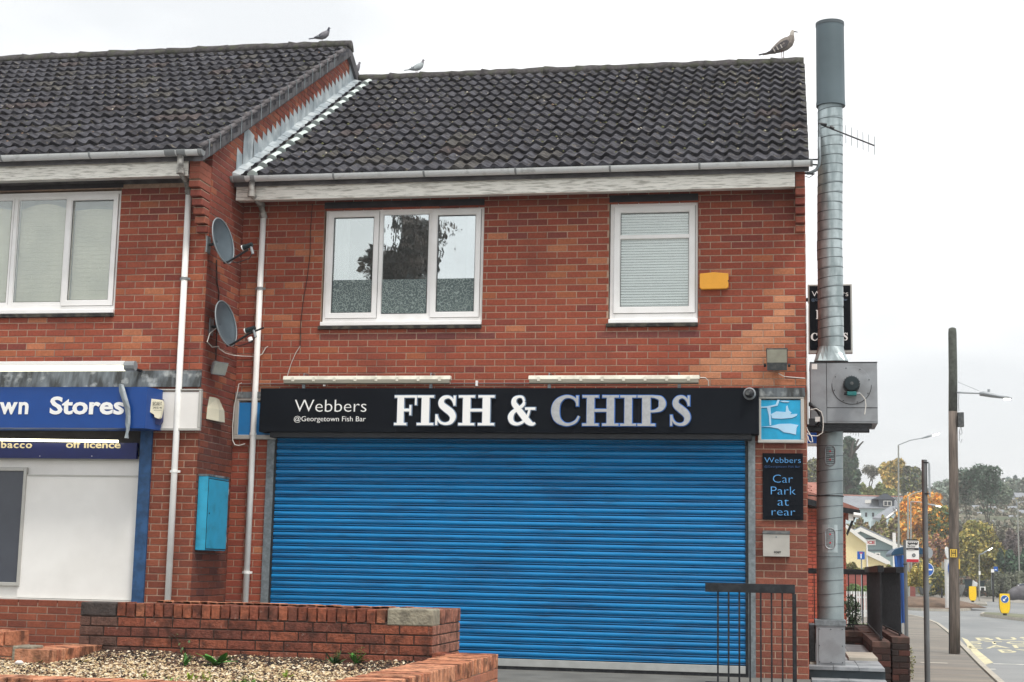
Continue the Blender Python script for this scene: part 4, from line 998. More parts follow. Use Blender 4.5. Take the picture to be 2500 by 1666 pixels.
# roof
roofl = MB(); roofl.prism([(EL[0]+.02, EL[1]-.03), (apex, zl(apex)-.02), (8.9, zl(2*apex-8.9)-.02), (8.9, zl(2*apex-8.9)-.1), (apex, zl(apex)-.09), (EL[0]+.02, EL[1]-.09)], 'x', -13.3, XL+.03)
roofl = roofl.build('roof', m_verge, st)
roof_slope(roofl, XL+.05-23*.3, 23, EL[0]-.02, EL[1]-.005, 17, .351, seed=9)
roof_slope(roofl, XL+.05-23*.3, 23, 8.93, zl(2*apex-8.9)-.0, 16, .351, limit=0, back=True, seed=10)
ridge_tiles(roofl, XL+.05-6.9, XL+.06, apex, zl(apex)+.095, seed=7)
moss(roofl, -12.5, XL, EL, apex-.2, 3600, 2)
# mortared verge band (undercloak) visible down the gable + wire clips
b = MB(); r = random.Random(8); n = 60
for k in range(n):
    for sgn, y0, y1 in ((1, EL[0]+.0, apex), ):
        ya = y0+(y1-y0)*k/n; yb = y0+(y1-y0)*(k+1)/n; x1 = XL+.052+r.uniform(0, .006)
        b.prism([(ya, zl(ya)-.100), (yb+.002, zl(yb)-.100), (yb+.002, zl(yb)+.012), (ya, zl(ya)+.012)], 'x', XL-.05, x1)
for k in range(30):
    ya = apex+k*.1; yb = ya+.102; f = lambda y: zl(2*apex-y)
    b.prism([(ya, f(ya)-.135), (yb, f(yb)-.135), (yb, f(yb)+.035), (ya, f(ya)+.035)], 'x', XL-.05, XL+.055)
b.build('verge_mortar', m_verge, roofl)
MB().prism([(EL[0]+.25, zl(EL[0]+.25)-.122), (apex, zl(apex)-.122), (apex, zl(apex)-.099), (EL[0]+.25, zl(EL[0]+.25)-.099)], 'x', XL-.01, XL+.04).build('undercloak', m_fascia if False else m_verge, roofl)
ccme = MB().tube([(0, -.03, .075), (0, 0, .085), (.012, .012, .07), (.014, .012, -.10)], .0055, 5).mesh('verge_clip', m_galv)
for k in range(15):
    y = EL[0]+.14+k*.351*CA; o = bpy.data.objects.new('verge_clip', ccme); COL.objects.link(o); o.parent = roofl; o.location = (XL+.05, y, zl(y)+.01); o.rotation_euler = (0, 0, 0)
# half-round verge tile edges
b = MB()
for k in range(16):
    y = EL[0]+k*.351*CA; y2 = y+.40*CA; b.tube([(XL+.030, y, zl(y)+.068), (XL+.030, y2, zl(y2)+.038)], .030, 8)
o = b.build('verge_roll', mat('verge_roll', rgb(98, 94, 96), .9, var=.3, scale=16, bump=.5), roofl, smooth=True)
jl = [(at(px, 365, -1.45).x, .022) for px in (10, 225)]
gyl, gzl = eaves(st, -13.3, XL+.045, EL, fx1=XL-.13, joints=jl+[(at(420, 365, -1.45).x, .12), (at(447, 365, -1.45).x, .10), (at(490, 365, -1.45).x, .02)], right_cap=True)
corbel(st, XL-.125, XL-.005, LY, 5.16, 6, .32, .088)
g0 = at(441, 378, gyl); pe = at(461, 470, LY-.055); pq = at(408, 1500, LY-.055)
pipe(st, [(g0.x, gyl, gzl-.04), (g0.x+.005, gyl, gzl-.22), (pe.x-.02, LY-.08, pe.z+.12), (pe.x, LY-.055, pe.z), (pq.x, LY-.055, 0)], [at(450, 683, LY).z, at(430, 1152, LY).z], m_swan, 3)
# window with roller blinds
YL = LY+.035; z0, z1 = 3.80, 5.14
win = casement(st, WL[0], WL[1]-.008, z0, z1, YL, None)
ma, mb_ = at(33, 600, YL).x, at(160, 600, YL).x
m_blindw = mat('roller_blind', rgb(208, 204, 186), .85, var=.06, scale=6, dirt=rgb(150, 150, 136), dirt_amt=.35, dirt_scale=3)
for (xa, xb, op) in ((WL[0]+.03, ma-.03, False), (ma-.0, mb_-.0, False), (mb_+.0, WL[1]-.04, True)):
    q = sash(win, xa, xb, z0+(.05 if op else .07), z1-(.04 if op else .05), YL, op, m_glass_thin)
    top = q[3]-.10; n = 10
    b = MB()
    for k in range(n):
        x_a, x_b = q[0]+(q[1]-q[0])*k/n, q[0]+(q[1]-q[0])*(k+1)/n
        hh = lambda t: top+(.07*math.sin(math.pi*t) if not op else .02*math.sin(math.pi*t))
        b.face((x_a, YL+.07, q[2]-.02), (x_b, YL+.07, q[2]-.02), (x_b, YL+.07, hh((k+1)/n)), (x_a, YL+.07, hh(k/n)))
    for k in range(22): b.box((q[0], YL+.066, q[2]+.02+k*.05), (q[1], YL+.069, q[2]+.0215+k*.05))
    b.build('roller_blind', m_blindw, win)
MB().box((WL[0], LY+.25, z0-.1), (WL[1]+.1, LY+.27, z1+.1)).build('room_wall', mat('light_room', rgb(196, 206, 206), .9, var=.1), win)
for x in (ma, mb_): MB().box((x-.022, YL+.001, z0+.07), (x+.022, YL+.069, z1-.055)).build('mullion', m_upvc, win)
cill(st, WL[0], WL[1]-.005, z0, YL)
MB().box((WL[0], LY-.004, 5.165), (WL[1]+.02, LY+.03, 5.22)).build('lintel_shadow_edge', m_lint, st)  # dark strip again paints in shadow above the frame

# shopfront panels in the recess
MB().box((FR[0], LY+.14, 2.0), (FR[1]+.02, LY+.16, 2.95)).build('dark_recess', m_lint, st); MB().box((FR[0], LY-.0, 2.53), (FR[1]-.01, LY+.13, 2.56)).build('recess_soffit', m_lint, st)
sf = MB().box((FR[0], LY+.10, FR[2]), (FR[1]-.08, LY+.13, 2.20)).build('shopfront', m_offwhite, st)
def LP(x, y, Y=LY+.06): return at(x, y, Y)
e = LP(334, 1462)
MB().box((FR[0], LY+.02, FR[2]-.0), (e.x, LY+.099, FR[2]+.045)).build('shopfront_cill', m_frameol, sf, bevel=.01)
zz = LP(200, 1122).z; MB().box((FR[0], LY+.05, zz-.01), (e.x, LY+.099, zz+.015)).build('head_trim', m_frameol, sf)
zz = LP(250, 1162).z; MB().box((LP(58, 1160).x, LY+.06, zz-.008), (e.x, LY+.098, zz+.006)).build('panel_rail', m_frameol, sf)
MB().box((LP(57, 1200).x, LY+.07, FR[2]+.05), (e.x, LY+.099, zz-.009)).build('white_board', m_offwhite, sf)
wz1_, wz0_ = LP(30, 1150).z, LP(25, 1422).z; wx = LP(48, 1300).x
MB().box((-9.6, LY+.085, wz0_), (wx, LY+.098, wz1_)).build('dark_window', m_dkglass, sf)
b = MB(); b.box((wx, LY+.055, wz0_-.04), (wx+.035, LY+.1, wz1_+.04)); b.box((-9.6, LY+.055, wz1_), (wx, LY+.1, wz1_+.04)); b.box((-9.6, LY+.055, wz0_-.04), (wx, LY+.1, wz0_)); b.build('window_frame', m_frameol, sf, bevel=.005)
pl, pr = at(336, 1200, LY-.02), at(365, 1200, LY-.02)
MB().box((pl.x, LY-.03, .50), (pr.x, LY+.12, 2.50)).build('blue_post', m_bluepost, st, bevel=.004)
# under-sign: navy strip, cream letters, lit tube
zt, zb = at(200, 1081, LY).z, at(200, 1120, LY).z; xr = at(334, 1100, LY).x
ns = thing('navy_strip_sign', 'navy strip sign with cream words tobacco and off licence under the blue store sign', 'sign', (-8, LY, zb))
MB().box((FR[0], LY-.005, zb), (xr, LY+.04, zt)).build('sign_board', m_navy, ns)
text('tobacco', at(-28, 1093, LY).x, at(79, 1093, LY).x, at(40, 1094, LY-.01).z, .078, LY-.0055, m_goldtext, ns, bold=.02, spacing=1.12)
text('off licence', at(162, 1093, LY).x, at(295, 1093, LY).x, at(230, 1094, LY-.01).z, .078, LY-.0055, m_goldtext, ns, bold=.02)
for px in (98, 225): MB().box((at(px, 1114, LY).x-.004, LY-.009, at(px, 1114, LY).z-.004), (at(px, 1114, LY).x+.004, LY-.004, at(px, 1114, LY).z+.004)).build('screw', m_white, ns)
t = thing('strip_light', 'lit slim tube under the blue store sign, just over the navy strip', 'light', (-8, LY-.08, 2.5))
p0, p1 = at(-60, 1073, LY-.08), at(288, 1078, LY-.08); MB().tube([p0, p1], .014, 8).build('lamp_tube', m_tubelit2, t)
# blue box sign
SY = -1.36
s0, s1 = at(360, 945, SY), at(360, 1046, SY)
z1_, z0_ = s0.z, s1.z; xf = s0.x; xe = at(390, 1000, LY-.12).x
bs = thing('store_box_sign', 'long royal blue box sign with white words ending in own Stores', 'sign', (-8, SY, z0_))
b = MB(); b.prism([(-13.2, SY), (xf, SY), (xe, LY-.10), (xe, LY-.02), (-13.2, LY-.02)], 'z', z0_, z1_); b.build('sign_box', m_royal, bs)
T_z = at(200, 1010.5, SY).z; caph = at(130, 968, SY).z-at(130, 1010.5, SY).z
text('Stores', at(122, 1000, SY).x, at(303, 1000, SY).x, T_z, caph, SY-.001, m_white, bs, bold=.028)
text('Georgetown', None, at(69.5, 1000, SY).x, T_z, caph, SY-.001, m_white, bs, bold=.028, spacing=1.16)
# lead strip + white end panel
a, c = at(0, 905, LY-.03), at(492, 945, LY-.03)
MB().hexa([(-13.2, LY-.05, c.z), (XL+.004, LY-.05, c.z), (XL+.004, LY, c.z), (-13.2, LY, c.z)], [(-13.2, LY-.012, at(450, 905, LY).z), (XL+.004, LY-.012, at(450, 905, LY).z), (XL+.004, LY, at(450, 905, LY).z), (-13.2, LY, at(450, 905, LY).z)]).build('lead_capping', m_leadst, st)
t, a, c = panel_framed('white_end_panel', 'blank off white fascia panel behind the downpipe right of the blue store sign', 300, 950, 487, 1052, LY-.075, m_offwhite, w=.03)
# lit batten above
t = thing('strip_light', 'lit fluorescent batten with grey end cap above the blue store sign', 'light', (-8, -1.5, 3.2))
YB = -1.42; p1 = at(306, 892, YB); p2 = at(331, 895, YB)
MB().box((-13.2, YB-.03, p1.z-.004), (p1.x, YB+.03, p1.z+.042)).build('batten_body', m_white, t, bevel=.004)
MB().tube([(-13.2, YB, p1.z-.034), (p1.x, YB, p1.z-.034)], .028, 12).build('lamp_tube', m_tubelit, t, smooth=True)
MB().tube([(p1.x+.001, YB, p1.z-.008), (p2.x, YB, p1.z-.008)], .052, 10).build('end_cap', m_gutterj, t)
MB().box((p1.x-.02, YB+.03, p1.z-.02), (p1.x+.02, LY-.02, p1.z+.0)).build('bracket', m_dark, t)
# hanging torn flashing
t = thing('torn_flashing_strip', 'torn grey lead strip hanging down over the end of the word Stores', 'flashing', (at(300, 950, SY).x, SY, 2.4))
pts = [(296, 938, 10), (299, 956, 15), (305, 975, 14), (311, 995, 13), (313, 1015, 10), (312, 1035, 11), (312, 1048, 7), (310, 1058, 5), (309, 1070, 9)]
b = MB(); L_ = []
for i, (x, y, wd) in enumerate(pts):
    l = at(x-wd/2, y, SY-.02); r_ = at(x+wd/2, y+1, SY-.028-.01*(i % 2)); m_ = at(x+(1.5 if i % 2 else -1), y, SY-.055); L_.append((l, m_, r_))
for i in range(len(L_)-1):
    for j in (0, 1): b.face(L_[i][j], L_[i][j+1], L_[i+1][j+1], L_[i+1][j])
o = b.build('lead_strip', m_lead, t); sm = o.modifiers.new('solid', 'SOLIDIFY'); sm.thickness = .004
MB().tube([at(x, y, SY) for x, y in [(288, 908), (291, 922), (297, 940)]], .003, 5).build('hanging_wire', m_dark, t)
# alarm on the chamfer
t = thing('alarm_box', 'cream and blue alarm box reading Secure It on the end of the blue store sign', 'alarm', (at(378, 1000, -1.25).x, -1.25, 2.7))
def ax(x, y, d=0): p = at(x, y, -1.27-d); return (p.x, p.y, p.z)
b = MB(); fr_ = [(361, 977), (364, 973), (395, 977), (397, 988), (391, 1020), (386, 1023), (377, 1019), (376, 1013), (365, 1006)]; bk = [(360, 975), (396, 975), (394, 1030), (388, 1037), (366, 1034), (362, 1010)]
P3 = [at(x, y, -1.31+(x-361)*.0035) for x, y in fr_]; Q3 = [p+Vector((0, .05, 0)) for p in P3]; b.ring([P3, Q3]); b.build('cover', m_cream, t, bevel=.003)
P3 = [at(x, y, -1.255+(x-361)*.0035) for x, y in bk]; Q3 = [p+Vector((0, .05, 0)) for p in P3]; b = MB(); b.ring([P3, Q3]); b.build('base', m_navy, t)
for s_, (xa, xb, yb, yt) in (('SECURE IT', (373, 395.5, 990, 981)), ('0990 821 448', (374, 395, 998, 993.5)), ('security systems', (375, 395, 1003, 1001))):
    aP, bP, cP = at(xa, yb, -1.32+(xa-361)*.0035), at(xb, yb, -1.32+(xb-361)*.0035), at(xa, yt, -1.32+(xa-361)*.0035)
    me = text_mesh(s_, .01); n = len(me.vertices); co = np.empty(n*3); me.vertices.foreach_get('co', co); co = co.reshape(-1, 3); x0, x1 = co[:, 0].min(), co[:, 0].max(); U, V = bP-aP, cP-aP
    q = np.array([tuple(aP+U*((p[0]-x0)/(x1-x0))+V*(p[1]/.729)) for p in co]); me.vertices.foreach_set('co', q.ravel()); me.materials.append(m_dark); me.update(); me.name = 'lettering'; link('lettering', me, t)

# ================================================================== ON THE RETURN WALL
def dish(label, px, py, r_px_h, Xw=XL):
    """offset satellite dish hung on the return wall, bowl facing right and towards the camera"""
    c = atX(px, py, Xw+.20); t = thing('satellite_dish', label, 'satellite dish', (Xw, c.y, c.z), group='satellite dishes on the side wall')
    ax_ = Vector((.95, -.10, .20)).normalized(); upv = (Vector((0, 0, 1))-ax_*ax_.z).normalized(); sd_ = ax_.cross(upv)
    RW, RH = .235, .25
    rings = []
    for k in range(9):
        f = k/8; dep = -.075*(1-f*f); rings.append([c+ax_*(dep)+(sd_*math.cos(a)*RW+upv*math.sin(a)*RH)*max(f, .02) for a in [2*math.pi*i/32 for i in range(32)]])
    b = MB(); b.ring(rings, caps=False); o = b.build('dish_bowl', m_dish, t, smooth=True); s_ = o.modifiers.new('s', 'SOLIDIFY'); s_.thickness = .006
    rim = [c+(sd_*math.cos(a)*(RW+.002)+upv*math.sin(a)*(RH+.002)) for a in [2*math.pi*i/32 for i in range(33)]]
    MB().tube(rim, .007, 6, caps=False).build('dish_rim', m_dishrim, t, smooth=True)
    base = c-upv*RH*.98; end = c+ax_*.27-upv*.17
    MB().tube([base-ax_*.03, base+ax_*.03, end], .012, 6).build('feed_arm', m_dark, t)
    l = MB().tube([end-ax_*.05+upv*.035, end+ax_*.06+upv*.045], [.03, .024], 10).build('receiver_head', m_motor, t, smooth=False)
    MB().tube([end-ax_*.062+upv*.034, end-ax_*.05+upv*.035], .031, 12).build('receiver_cap', m_upvc, l)
    MB().tube([end-upv*.06+ax_*.05, end+upv*.03+ax_*.04], .015, 8).build('receiver_stem', m_lamp, l)
    MB().tube([end+ax_*.05-upv*.05, end+ax_*.0-upv*.10, end-ax_*.15-upv*.11, base+ax_*.06-upv*.01], .006, 6).build('feed_cable', m_cabled, t)
    MB().tube([c-ax_*.08, (Xw+.05, c.y+.05, c.z-.03), (Xw+.0, c.y+.05, c.z-.03)], .018, 8).build('wall_arm', m_dark, t)
    MB().box((Xw+.004, c.y, c.z-.12), (Xw+.018, c.y+.10, c.z+.06)).build('wall_plate', m_galv, t); return t, c, end, ax_, upv
d1 = dish('upper of the two grey satellite dishes on the side wall, dark receiver head', 545, 588, 50)
d2 = dish('lower of the two grey satellite dishes, with white round receiver caps', 552, 790, 50)
t, c, end, ax_, upv = d2; MB().tube([end-upv*.05-ax_*.02, end-upv*.09-ax_*.01], .026, 12).build('receiver_cap', m_upvc, t)
MB().tube([end, end+ax_*.16+upv*.02], .010, 6).build('spare_arm', m_dark, t)
t = thing('dish_cable', 'black cable running down the side wall between the satellite dishes', 'cable', (XL+.02, -.6, 4))
MB().tube([atX(x, y, XL+.016) for x, y in [(529, 635), (530, 690), (535, 715), (533, 760), (530, 800), (528, 850), (527, 880)]], .007, 5).build('cable', m_cabled, t)
t = thing('dish_cable', 'white cable looping from the lower satellite dish into the front wall', 'cable', (XL+.02, -.6, 3.6))
lo = [atX(x, y, XL+.03) for x, y in [(527, 802), (512, 815), (506, 835), (518, 848), (534, 846)]]+[atX(x, y, XL+.02) for x, y in [(535, 852), (550, 862), (570, 868)]]+[at(x, y, -.02) for x, y in [(592, 870), (625, 871), (640, 865), (648, 850), (654, 846)]]
MB().tube(lo, .006, 5).build('cable', m_cable, t)
# small tilted floodlight
c = atX(533, 898, XL+.10); t = thing('floodlight', 'small grey floodlight tilted down on the side wall below the dishes', 'light', (XL, c.y, c.z))
d_ = Vector((.75, -.45, -.35)).normalized(); u_ = Vector((0, 0, 1)); u_ = (u_-d_*u_.dot(d_)).normalized(); s_ = d_.cross(u_)
def obox(c, d, u, s, hd, hu, hs, hu2=None, hs2=None):
    hu2 = hu2 or hu; hs2 = hs2 or hs; b = MB()
    b.hexa([c-d*hd-u*hu-s*hs, c-d*hd-u*hu+s*hs, c-d*hd+u*hu+s*hs, c-d*hd+u*hu-s*hs], [c+d*hd-u*hu2-s*hs2, c+d*hd-u*hu2+s*hs2, c+d*hd+u*hu2+s*hs2, c+d*hd+u*hu2-s*hs2]); return b
obox(c, d_, u_, s_, .035, .05, .07, .075, .095).build('lamp_body', m_lamp, t, bevel=.005)
obox(c+d_*.04, d_, u_, s_, .004, .065, .085).build('lamp_glass', m_floodgl, t)
MB().tube([c-d_*.03, (XL, c.y+.02, c.z-.02)], .014, 6).build('wall_arm', m_dark, t)
# cream bell box on the side wall
c = atX(533, 1003, XL+.0); t = thing('alarm_box', 'plain cream tapered bell box on the side wall above the cyan cabinet', 'alarm', (XL, c.y, c.z))
y0 = atX(513, 1003, XL+.05).y; y1 = atX(551, 1003, XL+.05).y; zt = atX(530, 971, XL+.05).z; zb = atX(530, 1028, XL+.05).z; ym = (y0+y1)/2-.02
b = MB(); b.ring([[(XL+.009, y0, zb), (XL+.075, ym, zb-.008), (XL+.06, y1-.03, zb), (XL+.009, y1, zb)], [(XL+.009, y0+.015, (zb+zt)/2), (XL+.07, ym, (zb+zt)/2), (XL+.055, y1-.05, (zb+zt)/2), (XL+.009, y1-.02, (zb+zt)/2)], [(XL+.009, y0+.06, zt), (XL+.03, ym, zt), (XL+.025, ym+.05, zt), (XL+.009, y1-.10, zt)]]); b.build('cover', m_cream, t, bevel=.004)
# cyan meter cabinet
y0 = atX(509, 1170, XL+.12).y; y1 = atX(559, 1170, XL+.12).y; zt = atX(530, 1166, XL+.12).z; zb = atX(530, 1345, XL+.12).z
t = thing('meter_cabinet', 'tall cyan painted meter cabinet low on the side wall', 'cabinet', (XL, (y0+y1)/2, zb))
MB().box((XL+.008, y0, zb), (XL+.118, y1, zt)).build('cabinet_body', m_cyan, t, bevel=.004)
MB().box((XL+.119, y0+.018, zb+.02), (XL+.126, y1-.012, zt-.03)).build('cabinet_door', m_cyan, t, bevel=.002)
MB().box((XL+.004, y0-.004, zt+.001), (XL+.125, y1+.004, zt+.022)).build('cabinet_top', m_leadst, t)
MB().box((XL+.1183, y0+.008, zb+.010), (XL+.1205, y1-.003, zt-.020)).build('door_gap', m_dark, t)
for zh in (zb+.12, zt-.14): MB().tube([(XL+.126, y1-.012, zh-.03), (XL+.126, y1-.012, zh+.03)], .007, 6).build('hinge', m_galv, t)
MB().tube([(XL+.125, y0+.05, (zb+zt)/2), (XL+.132, y0+.05, (zb+zt)/2)], .008, 8).build('lock', m_dark, t)

# left-over cable by the blue side panel
t = thing('loose_cable', 'white cable hanging in a loop over the blue panel left of the black sign', 'cable', (-6.3, -.07, 2.8))
MB().tube([at(x, y, -.075) for x, y in [(590, 935), (583, 938), (579, 960), (572, 990), (568, 1040), (568, 1075), (573, 1086), (583, 1088), (598, 1084)]], .006, 5).build('cable', m_cable, t)

# ================================================================== BRICK PLANTER
WEATHER[0] = True
pn = thing('brick_planter', 'raised red brick planter with brick on edge coping in the foreground', 'planter', (-4.2, -6, -.1))
HW = .068; HH = .103
pw = MB()
PY = -5.10; PT = .768
def coping_row(wall, p0, p1, ztop, face_n, depth=.215, colour=None, missing=(), seed=2, bw=.0635):
    """row of bricks on edge between p0 and p1, long side across the wall; face_n = normal of the visible face"""
    p0, p1 = Vector(p0), Vector(p1); L = (p1-p0).length; n = round(L/.0765); d = (p1-p0)/n; r = random.Random(seed); u = d.normalized(); nrm = Vector(face_n)
    R = Matrix((( u.x, -nrm.x, 0), (u.y, -nrm.y, 0), (0, 0, 1))).to_4x4()
    if u.cross(Vector((0, 0, 1))).dot(nrm) < 0: R = Matrix(((-u.x, -nrm.x, 0), (-u.y, -nrm.y, 0), (0, 0, 1))).to_4x4()
    for k in range(n):
        if k in missing: continue
        c = p0+d*(k+.5); o = bpy.data.objects.new('coping_brick', shared_brick(bw, .102, depth)); COL.objects.link(o); o.parent = wall
        o.matrix_world = Matrix.Translation(Vector((c.x, c.y, ztop-.051+r.uniform(-.004, .004)))+nrm*(.006+r.uniform(-.003, .003))) @ R @ Matrix.Rotation(r.uniform(-.012, .012), 4, 'Y')
        cc = colour(k/n, r) if colour else (.3, .09, .05); f = r.uniform(.85, 1.15); o.color = (*[v*f for v in cc], 1)
pcx = lambda f, r: r.choice([(.27, .088, .052), (.31, .105, .06), (.22, .072, .046), (.33, .13, .075), (.18, .068, .048)])
pal = lambda f, r: r.choice([(.56, .24, .13), (.52, .21, .12), (.60, .28, .165), (.47, .19, .11)])
x0p, x1p = -5.60, -2.785; DP = .93
back = MB().box((x0p+.005, PY+.006, -.3), (x1p-.006, PY+DP, PT-.09)).build('back_wall', m_mortar_dk, pn)
coping_row(back, (x0p+.30, PY, 0), (x1p-.36, PY, 0), PT, (0, -1, 0), colour=pcx)
# rear row of coping + raised core, right return face
coping_row(back, (x1p, PY+.235, 0), (x1p, PY+DP, 0), PT, (1, 0, 0), colour=lambda f, r: r.choice([(.36, .16, .11), (.32, .14, .10)]))  # right return coping coloured paler, as if lit from the right
coping_row(back, (x0p+.30, PY+DP, 0), (x1p-.22, PY+DP, 0), PT+.0, (0, 1, 0), colour=pal)
MB().box((x0p+.3, PY+.22, PT-.089), (x1p-.22, PY+DP-.215, PT-.03)).build('coping_bed', m_mortar, back)
bl = MB().box((x1p-.348, PY-.010, PT-.115), (x1p+.004, PY+.225, PT+.012)).build('concrete_block', m_planterb, back, bevel=.012)
MB().box((x0p, PY-.008, PT-.105), (x0p+.295, PY+.22, PT+.0)).build('mossy_block', m_dirtyblock, back, bevel=.01)
pcw = lambda u, z, r: ((.13, .075, .06) if u < x0p+.35 and r.random() < .7 else r.choice([(.24, .078, .048), (.27, .088, .052), (.20, .066, .044), (.25, .086, .055), (.17, .062, .045)]))
brick_wall('brick', back, (0, PY, 0), (1, 0, 0), (0, -1, 0), x0p, x1p, .30, PT-.105, colour=pcw, limit=80, zoff=PT-.105-.075*6-.002)
brick_wall('brick', back, (x1p, 0, 0), (0, 1, 0), (1, 0, 0), PY+.002, PY+DP, -.2, PT-.105, colour=lambda u, z, r: r.choice([(.36, .17, .12), (.31, .14, .10)]), limit=80, zoff=PT-.105-.075*6-.002)  # paler bricks than the front: light from the right put into their colour
# right arm running towards the camera
AX0, AX1, AT = -2.66, -2.33, .458
arm = MB().box((AX0+.006, -9.2, -.5), (AX1-.006, -4.86, AT-.09)).build('side_wall', m_mortar, pn)
coping_row(arm, (AX1, -9.2, 0), (AX1, -4.88, 0), AT, (1, 0, 0), depth=.325, colour=pal, seed=5, bw=.059)
brick_wall('brick', arm, (AX1, 0, 0), (0, 1, 0), (1, 0, 0), -9.2, -4.88, -.4, AT-.105, colour=lambda u, z, r: r.choice([(.48, .2, .12), (.42, .17, .1), (.38, .15, .1)]), limit=60, zoff=AT-.105-.15)  # sunlit warm tan put into the brick colour of this right face
brick_wall('brick', arm, (0, -4.86, 0), (1, 0, 0), (0, 1, 0), AX0, AX1, -.4, AT-.105, colour=lambda u, z, r: (.3, .1, .07), limit=0)
link_ = MB().box((x1p+.002, PY+.005, -.3), (AX0, PY+.21, AT-.09)).build('link_wall', m_mortar_dk, pn)
coping_row(link_, (x1p+.005, PY, 0), (AX0, PY, 0), AT, (0, -1, 0), colour=pcx)
# front wall
FYp = -8.18; 
fr_ = MB().box((-9.2, FYp+.005, -.5), (AX0-.002, FYp+.235, .34)).build('front_wall', m_mortar, pn)
def flat_row(wall, x0, x1, y, dep, z, seed):
    r = random.Random(seed); n = int((x1-x0)/.225); w_ = (x1-x0)/n
    for k in range(n):
        o = bpy.data.objects.new('coping_brick', shared_brick(.215, .102, dep)); COL.objects.link(o); o.parent = wall; o.location = (x0+w_*(k+.5), y+r.uniform(-.006, .006), z-.051+r.uniform(-.003, .003)); o.rotation_euler = (0, 0, r.uniform(-.01, .01))
        cc = pal(0, r); f = r.uniform(.9, 1.15); o.color = (*[v*f for v in cc], 1)
coping_row(fr_, (-9.2, FYp, 0), (AX0-.01, FYp, 0), .425, (0, -1, 0), colour=pal, seed=11, depth=.24)
# left arm + stepped block
LX = -5.40
la = MB().box((LX-.27, -6.02, -.4), (LX-.006, PY+.02, .35)).build('side_wall', m_mortar, pn)
coping_row(la, (LX, -6.0, 0), (LX, PY-.01, 0), .445, (1, 0, 0), depth=.26, colour=pal, seed=6, bw=.059)
MB().box((LX-.01, -6.0, -.4), (LX-.003, PY, .34)).build('wall_face', m_dirtyblock, la)
lb = MB().box((-9.2, -5.86, -.4), (-5.735, -5.62, .465)).build('stepped_wall', m_mortar, pn)
coping_row(lb, (-9.2, -5.87, 0), (-5.73, -5.87, 0), .562, (0, -1, 0), depth=.24, colour=pal, seed=8, bw=.061)
brick_wall('brick', lb, (0, -5.865, 0), (1, 0, 0), (0, -1, 0), -9.2, -5.73, .25, .457, colour=lambda u, z, r: pal(0, r), limit=40, zoff=.457-.3)
MB().box((-5.725, -5.90, -.3), (-5.60, -5.66, .462)).build('end_block', m_planterb, lb, bevel=.01)
WEATHER[0] = False
# soil and chips
b = MB(); nx, ny = 34, 30; X0s, X1s, Y0s, Y1s = -9.2, AX0+.01, -7.96, PY+.01
rr_ = random.Random(21)
def bedz(x, y):
    return .345+.035*max(0, min(1, (y+6.2)/1.0))+.012*math.sin(x*5.1+y*3)+.008*math.sin(x*11-y*7)+(.03*math.exp(-((x+4.9)**2+(y+5.3)**2)*12))
for j in range(ny+1):
    for i in range(nx+1):
        x = X0s+(X1s-X0s)*i/nx; y = Y0s+(Y1s-Y0s)*j/ny; b.v.append((x, y, bedz(x, y)-.012))
for j in range(ny):
    for i in range(nx):
        a_ = j*(nx+1)+i; b.f.append((a_, a_+1, a_+nx+2, a_+nx+1)); b.c.append(None); b.m.append(0)
b.build('soil', m_soil, kind='structure')
rs = np.random.RandomState(4); N = 52000
px_ = rs.uniform(-6.9, AX0, N); py_ = -7.95+(2.85)*rs.uniform(0, 1, N)**.85
V = np.zeros((N, 5, 3)); ang = rs.uniform(0, 6.28, N); L = rs.uniform(.006, .019, N); Wd = L*rs.uniform(.25, .6, N); Hh = rs.uniform(.004, .012, N)
bz = np.array([bedz(x, y) for x, y in zip(px_, py_)]) - .008 + rs.uniform(0, .016, N)
ca, sa = np.cos(ang), np.sin(ang); tilt = rs.uniform(-.5, .5, N)
for k, (lx, ly, lz) in enumerate(((-1, -1, 0), (1, -1, 0), (1, 1, 0), (-1, 1, 0), (.2, .1, 1))):
    X = lx*L; Yq = ly*Wd; Zq = lz*Hh + X*tilt + Yq*.3
    V[:, k, 0] = px_+X*ca-Yq*sa; V[:, k, 1] = py_+X*sa+Yq*ca; V[:, k, 2] = bz+Zq
F = np.array([(0, 1, 4), (1, 2, 4), (2, 3, 4), (3, 0, 4)]); faces = (F[None]+np.arange(N)[:, None, None]*5).reshape(-1, 3)
me = bpy.data.meshes.new('bark_chips'); me.from_pydata(V.reshape(-1, 3).tolist(), [], faces.tolist()); me.materials.append(m_chip)
pal_ = np.array([rgb(205, 184, 146), rgb(174, 148, 114), rgb(132, 104, 80), rgb(224, 210, 184), rgb(82, 62, 50), rgb(46, 37, 34)])
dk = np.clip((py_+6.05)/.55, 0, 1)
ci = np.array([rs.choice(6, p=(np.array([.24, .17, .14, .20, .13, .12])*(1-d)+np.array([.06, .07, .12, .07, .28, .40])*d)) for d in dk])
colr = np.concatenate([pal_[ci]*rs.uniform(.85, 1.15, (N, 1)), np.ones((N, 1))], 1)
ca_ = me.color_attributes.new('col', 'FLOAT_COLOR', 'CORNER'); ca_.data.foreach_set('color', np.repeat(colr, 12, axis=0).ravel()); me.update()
link('bark_chips', me, kind='stuff')
